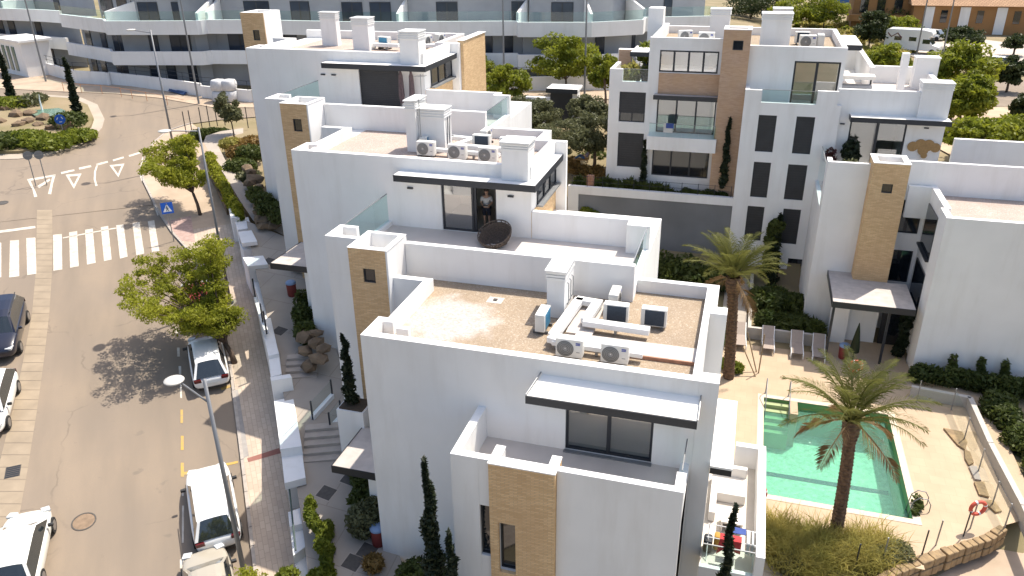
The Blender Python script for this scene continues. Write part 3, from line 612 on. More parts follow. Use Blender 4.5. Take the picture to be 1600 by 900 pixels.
# sloping awning
q = MB(); A = [(-5.25, Y0, -.52), (-.45, Y0, -.55), (-.45, Y0-.86, -.84), (-5.5, Y0-.86, -.82)]
q.add([*A, *[(x, y, z-.03) for x, y, z in A]], [(3, 2, 1, 0), (4, 5, 6, 7), (0, 1, 5, 4), (1, 2, 6, 5), (2, 3, 7, 6), (3, 0, 4, 7)]); aw = B3.part('awning', q, whitefab)
q = MB(); q.box(-5.52, -.43, Y0-.92, Y0-.865, -1.06, -.80); B3.part('front_bar', q, dark, aw)
q = MB(); q.tube([(-5.27, Y0, -.45), (-5.52, Y0-.87, -.78)], .025, 6); q.tube([(-.42, Y0, -.48), (-.42, Y0-.87, -.78)], .025, 6); B3.part('awning_arm', q, steel, aw)
# front terrace block
tx0, tx1, ty = -7.37, -.56, 17.74; tt = -2.06
wh = [(-6.5, -6.16, -5.75, -3.78), (-6.5, -6.16, -8.9, -6.9)]; slot = (-5.87, -5.34, -6.15, -4.2)
q = MB(); wallY(q, tx0, -6.14, zb, tt, ty, ty+.27, wh); q.box(tx0, tx0+.27, ty+.27, Y0-.002, zb, tt); q.box(tx0+.27, -6.14, ty+.27, Y0-.002, zb, zf-.03); q.box(-6.14, tx1, ty+.3, Y0-.002, zb, zf-.03)
q.box(-4.13, tx1, ty+.06, ty+.3, zb, tt); q.box(tx1-.27, tx1, ty+.3, ty+.95, zb, tt); q.box(tx1-.95, tx1-.27, ty+.75, ty+.95, zf, zf+.15); B3.part('terrace_wall', q, stucco, bevel=.012)
B3.box('terrace_floor', tile, tx0+.27, tx1-.02, ty+.3, Y0-.002, zf-.03, zf)
q = MB(); q.box(tx1-.27, tx1, ty+.95, Y0-.003, zb, zf+.2); B3.part('kerb', q, stucco); B3.rail((tx1-.13, ty+1.0, zf+.2), (tx1-.13, Y0-.05, zf+.2), .95, 2)
q = MB(); wallY(q, -6.14, -4.14, zb, tt-.02, 17.6, 17.72, [slot]); q.box(-4.19, -4.135, 17.72, 18.45, zb, tt-.02); B3.part('brick_face', q, brick)
q = MB(); wallY(q, -6.14, -4.2, zb, tt-.02, 17.72, 18.03, [slot]); q.box(-6.14, -5.88, 18.03, 18.5, zf, tt-.02); q.box(-4.42, -4.2, 18.03, 18.45, zf, tt-.02); tw = B3.part('brick_pier', q, stucco)
q = MB(); q.box(-6.16, -4.12, 17.58, 17.84, tt-.02, tt+.02); q.box(-6.16, -5.86, 17.84, 18.5, tt-.02, tt+.02); q.box(-4.42, -4.12, 17.84, 18.45, tt-.02, tt+.02); B3.part('coping', q, stucco, tw)
B3.winY(slot[0], slot[1], slot[2], slot[3], 17.85, 1, .05, darkglass)
for h in wh: B3.winY(h[0], h[1], h[2], h[3], ty+.14, 1, .05, darkglass)
# entrance canopies on the street side (near villa, middle villa)
def porch(B, x0, x1, y0, y1, z, label=None):
    q = MB(); q.box(x0, x1, y0, y1, z-.06, z); c0 = B.part('porch_roof', q, slabc); q = MB(); q.box(x0-.03, x1, y0-.03, y0, z-.3, z+.02); q.box(x0-.03, x0, y0, y1, z-.3, z+.02); B.part('fascia', q, dark, c0); q = MB(); q.box(x0, x1, y0, y1, z-.28, z-.06); B.part('soffit', q, stucco, c0)
    B.box('porch_wall', stucco, x1-.9, x1-.02, y0+.4, y1-.1, z-3.2, z-.28)
porch(B3, -13.5, X0-.002, 21.0, 23.6, -6.2)
porch(B2, -22.3, X0+0-8.41-.002, 31.6, 34.6, -3.3)
# right-hand balcony with white canopy over it
q = MB(); q.box(X1+.002, .72, 20.2, 24.05, -2.87, -2.80); c0 = B3.part('side_canopy', q, whitefab); q = MB(); q.box(X1+.002, .70, 20.22, 20.26, -3.1, -2.87); B3.part('fascia', q, dark, c0)
q = MB(); q.box(X1+.002, 1.95, 19.4, 25.2, -6.5, -6.2); bl = B3.part('balcony_slab', q, stucco); B3.box('balcony_floor', mat('balcony_tile', (.62, .57, .5), .7, var=.1, scale=3), X1+.01, 1.7, 19.55, 25.0, -6.2, -6.17, parent=bl)
q = MB(); q.box(1.68, 1.95, 19.4, 25.2, -6.2, -5.25); q.box(.9, 1.68, 24.95, 25.2, -6.2, -5.25); B3.part('balcony_parapet', q, stucco, bl); q = MB(); q.box(X1+.002, 1.68, 19.4, 19.55, -6.2, -6.05); B3.part('kerb', q, stucco, bl)
B3.rail((X1+.05, 19.47, -6.05), (1.66, 19.47, -6.05), .85, 2)
B3.box('balcony_undercroft', stucco, X1+.002, 1.4, 20.6, 25.2, -12, -6.5)
B3.box('rooftop_drain', slabc, -8.5, -7.92, 24.7, 25.2, zg+.03, zg+.036); B3.box('drain_cap', iron, -8.28, -8.14, 24.88, 25.02, zg+.03, zg+.07)
# chimney with louvres
q = MB(); q.box(-6.05, -5.42, 24.15, 25.6, zg, .95); B3.part('chimney', q, stucco)
q = MB()
for k in range(3): q.box(-6.08, -5.39, 24.12, 25.63, .95+.11*k, 1.03+.11*k)
q.box(-6.02, -5.45, 24.18, 25.57, .95, 1.24); B3.part('chimney_louvre', q, white_metal); B3.box('chimney_cap', white_metal, -6.12, -5.35, 24.08, 25.67, 1.26, 1.31)
q = MB()
for yy in (24.5, 24.85, 25.2): q.tube([(-5.4, yy, -.1), (-5.35, yy, 0), (-5.35, yy, .7), (-5.41, yy, .75)], .02, 6)
B3.part('vent_pipe', q, steel)
# roof slab strip with terracotta edge
q = MB(); q.box(-4.75, -.75, 22.1, 23.0, zg+.03, zg+.14); q.box(-5.1, -4.2, 23.0, 25.6, zg+.03, zg+.141); B3.part('screed_strip', q, slabc); B3.box('screed_edge', terracotta, -3.0, -.75, 22.04, 22.1, zg+.03, zg+.15)
# ------------------------------------------------------------------ right-hand block (three stepped volumes of one building)
R1 = Bld('apartment_house', 'white apartment house at right with brick tower and shuttered windows', (0, 55, -9)); zb = -12
# top floor right half (set back) and the roof
q = MB(); wallY(q, -.33, 5.36, 1.3, 5.0, 53, 53.3, [(2.42, 5.12, 1.45, 4.15)]); q.box(-.33, 2.0, 53.3, 62.5, 1.3, 4.45); q.box(2.0, 5.36, 55.5, 62.5, 1.3, 4.45); q.box(2.0, 5.36, 53.3, 55.5, 4.25, 4.45); q.box(5.2, 5.36, 53.3, 53.5, 1.3, 4.25); q.box(-.33, 5.36, 51.8, 62.5, zb, 1.3)
q.box(5.06, 5.36, 53.3, 62.5, 4.45, 5.0); q.box(-6.6, 5.06, 62.2, 62.5, 4.45, 5.0); R1.part('wall', q, stucco)
h6 = [(.66, 1.74, -1.28, 1.05), (2.9, 3.98, -1.27, 1.07), (.7, 1.75, -4.3, -1.95), (2.8, 3.95, -4.3, -1.97), (.64, 1.7, -7.3, -4.92), (2.88, 3.96, -7.33, -4.92), (3.6, 4.5, -10.0, -8.33)]
q = MB(); wallY(q, -.32, 5.36, zb, 1.83, 51.5, 51.8, h6); q.box(-.32, .68, 51.5, 51.75, 1.83, 2.57); q.box(3.92, 5.1, 51.5, 51.75, 1.83, 2.66); q.box(-.32, -.07, 51.75, 53, 1.3, 2.57); R1.part('front_wall', q, stucco)
for h in h6[:6]: R1.shutter(h[0]+.03, h[1]-.03, h[2], h[3], 51.58)
R1.winY(*h6[6], 51.6, 1, .06, darkglass)
R1.box('terrace_floor', tile, -.07, 5.1, 51.8, 53, 1.3, 1.33)
R1.rail((.7, 51.62, 1.83), (3.9, 51.62, 1.83), .75, 2)
R1.winY(2.42, 5.12, 1.45, 4.15, 53.12, 2, .11, None, 'sliding_door')
R1.box('room_wall', interior, 2.02, 5.18, 55.42, 55.48, 1.3, 4.25)
# left half
hl = [(-5.92, -2.18, 3.12, 4.5), (-5.9, -2.06, -.9, 1.55), (-6.0, -2.2, -3.9, -1.8)]
q = MB(); wallY(q, -6.62, -1.98, -6.5, 5.28, 53.5, 53.8, hl); q.box(-6.62, -1.98, 56.5, 62.2, -6.5, 4.45); q.box(-6.62, -1.98, 53.8, 56.5, -6.5, -3.92); q.box(-6.62, -1.98, 53.8, 56.5, -1.75, -.92); q.box(-6.62, -1.98, 53.8, 56.5, 1.6, 3.1); q.box(-6.62, -1.98, 53.8, 56.5, 4.52, 4.451); q.box(-1.98, -.33, 53.3, 62.2, -8, 4.45); q.box(-6.62, -6.4, 53.8, 56.5, -6.5, 4.45)
q.box(-6.62, -6.32, 53.8, 62.2, 4.45, 5.2); q.box(-7.7, -6.62, 60.4, 61.6, -6, 6.4); R1.part('wall', q, stucco)
q = MB(); q.box(-6.32, 5.06, 53.8, 62.2, 4.45, 4.49); q.box(-.33, 5.06, 53.3, 53.8, 4.45, 4.489); R1.part('gravel_roof', q, gravel)
R1.winY(-5.92, -2.18, 3.12, 4.5, 53.52, 4, .09, None)
R1.box('room_wall', interior, -6.35, -2.0, 56.4, 56.48, -3.9, 4.45)
R1.box('brick_panel', brick2, -5.9, -2.0, 53.42, 53.49, 1.72, 3.06)
q = MB(); q.box(-6.1, -2.0, 52.9, 53.49, 1.62, 1.70); cn = R1.part('canopy', q, slabc); q = MB(); q.box(-6.12, -1.98, 52.86, 52.9, 1.42, 1.71); R1.part('fascia', q, dark, cn)
q = MB(); q.box(-6.3, -1.8, 52.3, 53.49, -1.8, -.9); R1.part('balcony_parapet', q, stucco); R1.rail((-6.2, 52.4, -.9), (-1.9, 52.4, -.9), .85, 4)
R1.winY(-5.9, -2.06, -.9, 1.55, 53.7, 3, .08, None, 'sliding_door'); R1.winY(-6.0, -2.2, -3.9, -1.8, 53.62, 3, .08, darkglass, 'sliding_door')
# brick tower
q = MB(); wallY(q, -1.98, -.33, -8, 5.95, 52.55, 52.7, [(-1.37, -.75, 4.75, 5.33)]); q.box(-1.98, -1.85, 52.7, 53.5, -8, 5.95); q.box(-.46, -.331, 52.7, 53.0, -8, 5.95); R1.part('brick_tower', q, brick2); R1.winY(-1.37, -.75, 4.75, 5.33, 52.63, 1, .05, darkglass)
q = MB(); q.box(-2.0, -.31, 52.53, 52.8, 5.95, 6.0); q.box(-2.0, -1.75, 52.8, 54.4, 5.95, 6.0); q.box(-.56, -.31, 52.8, 54.4, 5.95, 6.0); q.box(-1.75, -.56, 54.2, 54.4, 5.95, 6.0); R1.part('coping', q, stucco); q = MB(); q.box(-1.85, -.46, 52.72, 54.4, 4.5, 5.5); q.box(-1.98, -1.851, 53.5, 54.4, 4.5, 5.95); q.box(-.459, -.33, 53.0, 54.4, 4.5, 5.95); R1.part('tower_core', q, stucco)
# far-left bay with shutters and roof terrace
hf = [(-8.45, -6.68, -.3, 1.72), (-8.42, -6.66, -3.45, -1.05)]
q = MB(); wallY(q, -9.17, -6.62, -6.5, 2.4, 53.5, 53.8, hf); q.box(-9.17, -6.62, 54.1, 60, -6.5, 1.6); q.box(-9.17, -8.3, 53.5, 53.8, 2.4, 3.2); q.box(-9.17, -8.9, 53.8, 56.5, 1.6, 3.2); R1.part('bay_wall', q, stucco)
q = MB(); q.box(-9.2, -8.35, 57.2, 57.5, 1.6, 3.9); R1.part('brick_pier', q, brick2); q = MB(); q.box(-9.3, -8.1, 57.5, 58.0, 1.6, 3.9); R1.part('bay_pier', q, stucco)
R1.shutter(-8.4, -6.72, .35, 1.72, 53.6); R1.winY(-8.4, -6.72, -.3, .35, 53.62, 2, .06, darkglass); R1.shutter(-8.38, -6.7, -3.45, -1.05, 53.6)
R1.rail((-8.3, 53.6, 2.4), (-6.65, 53.6, 2.4), .8, 1)
q = MB(); q.box(-8.1, -6.64, 55.2, 58.2, 4.0, 4.07); cn = R1.part('canopy', q, stucco); q = MB(); q.box(-8.12, -6.64, 55.16, 55.2, 3.78, 4.08); R1.part('fascia', q, dark, cn)
for (x0, x1, y0, y1, z1) in ((.2, 2.0, 54.2, 55.4, 6.75), (-3.2, -1.9, 58.6, 59.6, 6.55), (.9, 2.1, 59.0, 60.0, 6.6)): tallchimney(R1, x0, x1, y0, y1, 4.45, z1)
# ---- second step: roof terrace, glass doors, terrace, brick tower
R2 = Bld('apartment_house', 'white apartment house with planted terrace and tan brick tower above the pool', (9, 48, -10))
q = MB(); wallY(q, 5.12, 11.3, -3.3, 2.78, 51.8, 52.1, [(6.05, 9.25, -3.2, 1.05)]); q.box(5.37, 6.0, 52.1, 60.5, -6, 1.75); q.box(9.3, 11.3, 52.1, 60.5, -6, 1.75); q.box(6.0, 9.3, 55.6, 60.5, -6, 1.75); q.box(6.0, 9.3, 52.1, 55.6, 1.1, 1.75)
q.box(11.0, 11.3, 52.1, 60.2, 1.75, 2.8); q.box(7.6, 11.3, 60.2, 60.5, 1.75, 2.9); q.box(7.3, 7.6, 57.0, 66.0, 1.75, 3.3); q.box(5.37, 7.3, 65.7, 66, 1.75, 3.6); q.box(5.37, 7.3, 60.5, 66, -6, 1.75); R2.part('wall', q, stucco)
q = MB(); q.box(5.37, 11.0, 52.1, 60.2, 1.75, 1.78); R2.part('terrace_floor', q, tile)
q = MB(); q.box(5.37, 7.0, 60.4, 65.6, 4.1, 4.2); cn = R2.part('roof_canopy', q, whitefab); q = MB(); q.box(5.37, 7.0, 60.36, 60.4, 3.85, 4.21); R2.part('fascia', q, dark, cn)
tallchimney(R2, 9.62, 11.25, 51.5, 52.6, 1.2, 3.35); q = MB(); q.box(10.2, 11.6, 58.4, 59.4, 1.75, 3.75); R2.part('chimney', q, stucco); R2.box('chimney_cap', white_metal, 10.15, 11.65, 58.35, 59.45, 3.75, 3.8)
q = MB(); q.box(8.9, 9.3, 55.6, 56.2, 1.75, 4.4); R2.part('screen_wall', q, stucco)
q = MB(); q.box(5.95, 11.4, 50.9, 51.8, 1.24, 1.31); cn = R2.part('canopy', q, whitefab); q = MB(); q.box(5.92, 11.43, 50.86, 50.9, 1.03, 1.32); q.box(5.92, 5.95, 50.9, 51.8, 1.03, 1.32); R2.part('fascia', q, dark, cn); q = MB(); q.box(5.95, 11.4, 50.9, 51.798, 1.05, 1.24); R2.part('soffit', q, stucco, cn)
R2.winY(6.05, 9.25, -3.2, 1.05, 51.9, 2, .1, None, 'sliding_door'); R2.box('room_wall', interior, 6.02, 9.28, 55.5, 55.58, -3.2, 1.1); R2.box('room_floor', roomfloor, 6.0, 9.3, 52.1, 55.5, -3.25, -3.2)
R2.lamp(5.6, 51.8, .7); R2.lamp(10.3, 51.8, .7)
# terrace block
wn = [(8.7, 9.86, -4.05, -2.1), (8.68, 9.86, -7.05, -5.08)]
q = MB(); wallY(q, 8.5, 9.95, -12, -1.5, 46.2, 46.5, wn); q.box(4.51, 6.7, 45.4, 51.498, -12, -3.25); q.box(6.7, 8.5, 46.2, 51.798, -12, -3.25); q.box(8.5, 16, 46.5, 51.798, -12, -3.25); q.box(9.95, 16, 46.2, 46.5, -12, -1.5); q.box(6.0, 6.7, 51.498, 51.798, -12, -3.25); R2.part('terrace_wall', q, stucco)
q = MB(); q.box(4.51, 6.7, 45.4, 45.65, -3.25, 0); q.box(8.5, 16, 46.2, 46.45, -1.5, .1); q.box(8.5, 16, 46.45, 46.5, -3.25, -1.5); q.box(4.51, 4.78, 45.65, 46.4, -3.25, 0); R2.part('terrace_parapet', q, stucco, bevel=.012)
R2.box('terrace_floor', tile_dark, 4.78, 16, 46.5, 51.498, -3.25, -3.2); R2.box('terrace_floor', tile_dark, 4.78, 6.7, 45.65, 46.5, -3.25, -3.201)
q = MB(); q.box(4.51, 4.78, 46.4, 51.49, -3.25, -2.9); R2.part('kerb', q, stucco); R2.rail((4.64, 46.45, -2.9), (4.64, 51.4, -2.9), 2.2, 3)
q = MB(); q.box(11.9, 16, 51.5, 51.78, -3.2, .2); R2.part('terrace_back_wall', q, stucco)
hole = (7.3, 7.83, -1.27, -.76); q = MB(); wallY(q, 6.7, 8.5, -7.0, .33, 44.45, 44.6, [hole]); q.box(6.7, 6.83, 44.6, 46.2, -7.0, .33); R2.part('brick_tower', q, brick); R2.winY(*hole, 44.55, 1, .05, darkglass)
q = MB(); q.box(6.83, 8.5, 44.65, 46.2, -7, -.3); q.box(8.35, 8.5, 44.6, 46.2, -.3, .33); q.box(6.83, 8.35, 46.0, 46.2, -.3, .33); q.box(6.83, 8.35, 44.6, 44.66, -.3, .33); R2.part('tower_core', q, stucco)
q = MB(); q.box(6.68, 8.52, 44.43, 44.7, .33, .37); q.box(6.68, 6.98, 44.7, 46.3, .33, .37); q.box(8.22, 8.52, 44.7, 46.3, .33, .37); q.box(6.98, 8.22, 46.1, 46.3, .33, .37); R2.part('coping', q, stucco)
for h in wn: R2.winY(*h, 46.32, 1, .06, darkglass)
# entrance porch at pool level
q = MB(); q.box(5.45, 9.5, 41.1, 44.44, -6.5, -6.42); q.box(5.45, 6.7, 44.44, 45.39, -6.5, -6.42); cn = R2.part('porch_roof', q, slabc); q = MB(); q.box(5.42, 9.5, 41.06, 41.1, -6.75, -6.4); q.box(5.42, 5.45, 41.1, 45.39, -6.75, -6.4); R2.part('fascia', q, dark, cn); q = MB(); q.box(5.45, 9.5, 41.1, 44.44, -6.72, -6.5); R2.part('soffit', q, stucco, cn)
q = MB(); q.box(5.9, 6.7, 43.4, 44.9, -10.1, -6.72); q.box(6.7, 8.3, 43.9, 44.9, -10.1, -6.72); R2.part('porch_wall', q, stucco); R2.box('porch_post', dark, 5.5, 5.62, 41.2, 41.32, -10.1, -6.72); R2.box('porch_post', dark, 8.3, 8.42, 41.4, 41.52, -10.1, -6.72)
q = MB(); q.box(8.5, 9.8, 43.9, 44.0, -10.1, -6.9); R2.part('entrance_door', q, darkglass); R2.lamp(7.6, 43.9, -7.9)
# ---- third step
R3 = Bld('apartment_house', 'white apartment house cut by the right edge of the photo', (13, 43, -10)); q = MB(); q.box(9.86, 17, 40.85, 41.15, -12, -1.2); q.box(9.86, 10.16, 41.15, 42.42, -12, -1.2); q.box(10.04, 10.34, 42.42, 46.2, -12, -1.2); q.box(10.34, 17, 41.15, 46.18, -12, -1.75); q.box(10.16, 10.34, 41.15, 42.42, -12, -1.75); R3.part('wall', q, stucco); q = MB(); q.box(8.9, 10.04, 45.85, 46.15, -3.0, -1.2); R3.part('light_well_wall', q, stucco); R3.box('gravel_roof', gravel_pale, 10.3, 17, 41.15, 46.18, -1.75, -1.7)
q = MB(); q.box(9.96, 10.03, 43.0, 45.6, -4.3, -2.0); q.box(9.96, 10.03, 43.0, 45.6, -7.4, -5.2); R3.part('side_window', q, darkglass); R3.box('window_sill', dark, 9.8, 10.04, 42.9, 45.7, -4.4, -4.3); R3.box('window_sill', dark, 9.8, 10.04, 42.9, 45.7, -7.5, -7.4)
R3.box('security_light', steel, 13.9, 14.05, 40.75, 40.85, -9.0, -8.8)
# ---- garden retaining wall
rw = Bld('retaining_wall', 'long retaining wall, pale above and dark grey below, under the garden', (-5.5, 51.7, -10), 'wall')
q = MB(); q.box(-11.45, -.33, 51.55, 51.85, -5.05, -4.5); q.box(-11.45, -10.7, 51.55, 51.85, -11, -5.05); rw.part('upper_wall', q, stucco); rw.box('lower_wall', greywall, -10.7, -.33, 51.62, 51.85, -11, -5.05)
fp = thing('garden_fence', 'thin dark wire fence along the garden retaining wall', 'fence', (-6, 51.75, -4.5))
for k in range(11):
    x = -11.2+k*1.07; q = MB(); q.tube([(x, 51.72, -4.5), (x, 51.72, -3.75)], .02, 6); q.build('post', dark, fp, off=fp.location)
for z in (-3.8, -4.15): q = MB(); q.tube([(-11.3, 51.72, z), (-.5, 51.72, z)], .012, 5); q.build('wire', dark, fp, off=fp.location)
# ------------------------------------------------------------------ courtyard, pool
DZ = -10.0
poolx0, poolx1, pooly0, pooly1 = 2.35, 8.2, 28.55, 36.3
def decktile(name, x0, x1, y0, y1, m, z=DZ): q = MB(); q.quad((x0, y0, z), (x1, y0, z), (x1, y1, z), (x0, y1, z)); return struct(q.build(name, m))
dk = [(-.6, 13.0, pooly1, 41.8), (-.6, poolx0, 25.7, pooly1), (poolx0, poolx1, 25.7, pooly0), (5.3, 9.8, 41.8, 44.0)]
q = MB()
for x0, x1, y0, y1 in dk: q.quad((x0, y0, DZ), (x1, y0, DZ), (x1, y1, DZ), (x0, y1, DZ))
struct(q.build('pool_deck', pave_deck))
sheet('pool_deck', [(poolx1, 26.6, DZ), (poolx1, pooly1, DZ), (13.2, pooly1, DZ), (13.2, 30.2, DZ)]+[PZ(*p, DZ) for p in ((1572, 820), (1545, 836), (1515, 847), (1485, 857), (1455, 867))], pave_deck)
q = MB(); q.quad((-.2, 41.8, DZ), (1.3, 41.8, DZ), (1.3, 51.5, DZ), (-.2, 51.5, DZ)); struct(q.build('path', pave_path))
poolt = mat('pool_tile', (.48, .65, .50), .5, var=.35, scale=5); poolwall = mat('pool_wall_tile', (.11, .25, .085), .5, var=.15, scale=2)
ps = thing('swimming_pool', 'rectangular green-tiled swimming pool between the villas', 'pool', (5.2, 32, DZ))
q = MB(); q.quad((poolx0, pooly0, -11.9), (poolx1, pooly0, -11.9), (poolx1, pooly1, -11.9), (poolx0, pooly1, -11.9)); q.build('pool_floor', poolt, ps, off=ps.location)
q = MB(); q.box(poolx0-.2, poolx0, pooly0-.2, pooly1+.2, -12, DZ-.002); q.box(poolx1, poolx1+.2, pooly0-.2, pooly1+.2, -12, DZ-.002); q.box(poolx0, poolx1, pooly0-.2, pooly0, -12, DZ-.002); q.box(poolx0, poolx1, pooly1, pooly1+.2, -12, DZ-.002); q.build('pool_wall', poolwall, ps, off=ps.location)
lane = mat('lane_tile', (.01, .03, .06), .5)
q = MB(); yl = PZ(1300, 757, -11.9).y; q.box(poolx0+.05, poolx1-.1, yl-.14, yl+.16, -11.9, -11.88); q.build('lane_line', lane, ps, off=ps.location)
q = MB()
for k in range(5): q.box(poolx0+.01, poolx0+1.25, pooly1-.32*(k+1), pooly1-.32*k-.001, -11.9, DZ-.18-.2*k)
q.build('entry_steps', mat('pool_step', (.34, .40, .20), .7, var=.1, scale=3), ps, off=ps.location)
q = MB(); q.box(poolx0+1.26, poolx0+1.62, pooly1-1.2, pooly1, -11.9, DZ+.03); q.build('step_wall', pave_deck, ps, off=ps.location)
cop = MB(); e = .3
for a in ((poolx0-e, poolx1+e, pooly0-e, pooly0), (poolx0-e, poolx1+e, pooly1, pooly1+e), (poolx0-e, poolx0, pooly0, pooly1), (poolx1, poolx1+e, pooly0, pooly1)): cop.box(*a, DZ-.02, DZ+.02)
cop.build('coping', mat('pool_coping', (.62, .52, .40), .8, var=.1, scale=2), ps, off=ps.location)
water = bpy.data.materials.new('pool_water'); water.use_nodes = True; t = water.node_tree; t.nodes.clear()
out = t.nodes.new('ShaderNodeOutputMaterial'); tr = t.nodes.new('ShaderNodeBsdfTransparent'); tr.inputs[0].default_value = (.60, .95, .84, 1); gl = t.nodes.new('ShaderNodeBsdfGlossy'); gl.inputs['Roughness'].default_value = .05
fr = t.nodes.new('ShaderNodeFresnel'); fr.inputs[0].default_value = 1.33; mx = t.nodes.new('ShaderNodeMixShader'); df = t.nodes.new('ShaderNodeBsdfDiffuse'); df.inputs[0].default_value = (.25, .53, .42, 1); mx2 = t.nodes.new('ShaderNodeMixShader'); mx2.inputs[0].default_value = .24
geo = t.nodes.new('ShaderNodeNewGeometry'); n1 = t.nodes.new('ShaderNodeTexNoise'); n1.inputs['Scale'].default_value = 6.5; n1.inputs['Detail'].default_value = 3; n1.inputs['Distortion'].default_value = .6; t.links.new(geo.outputs['Position'], n1.inputs[0])
bp = t.nodes.new('ShaderNodeBump'); bp.inputs['Strength'].default_value = .5; bp.inputs['Distance'].default_value = .10; t.links.new(n1.outputs[0], bp.inputs['Height'])
for nd in (gl, fr): t.links.new(bp.outputs[0], nd.inputs['Normal'])
t.links.new(bp.outputs[0], df.inputs['Normal'])
t.links.new(tr.outputs[0], mx2.inputs[1]); t.links.new(df.outputs[0], mx2.inputs[2]); t.links.new(fr.outputs[0], mx.inputs[0]); t.links.new(mx2.outputs[0], mx.inputs[1]); t.links.new(gl.outputs[0], mx.inputs[2]); t.links.new(mx.outputs[0], out.inputs[0])
q = MB(); q.quad((poolx0, pooly0, DZ-.42), (poolx1, pooly0, DZ-.42), (poolx1, pooly1, DZ-.42), (poolx0, pooly1, DZ-.42)); struct(q.build('water', water))
def hrail(label, x, y, d=1):
    r = thing('pool_handrail', label, 'handrail', (x, y, DZ)); q = MB(); q.tube([(0, .25, 0), (0, .25, .85), (0, .05, 1.0), (0, -.9, .35), (0, -1.35, -.1), (0, -1.4, -.6)], .025, 8); q.build('rail', steel, r, smooth=True)
    for yy in (.25,): q = MB(); q.cyl((0, yy, 0), .06, .02, 12); q.build('flange', steel, r)
hrail('steel handrail at the left side of the pool steps', 2.42, 36.5); hrail('steel handrail at the right side of the pool steps', 3.55, 36.5)
lr = thing('pool_ladder', 'looped steel ladder rails at the near right pool corner', 'ladder', (8.35, 29.2, DZ))
for yy in (0, .5): q = MB(); q.tube([(.55, yy, 0), (.55, yy, .35), (.4, yy, .6), (.1, yy, .62), (-.1, yy, .4), (-.18, yy, -.3), (-.18, yy, -1.2)], .022, 8); q.build('rail', steel, lr, smooth=True)
for k in range(3): q = MB(); q.box(-.24, -.12, 0, .5, -.5-.28*k, -.46-.28*k); q.build('tread', steel, lr)
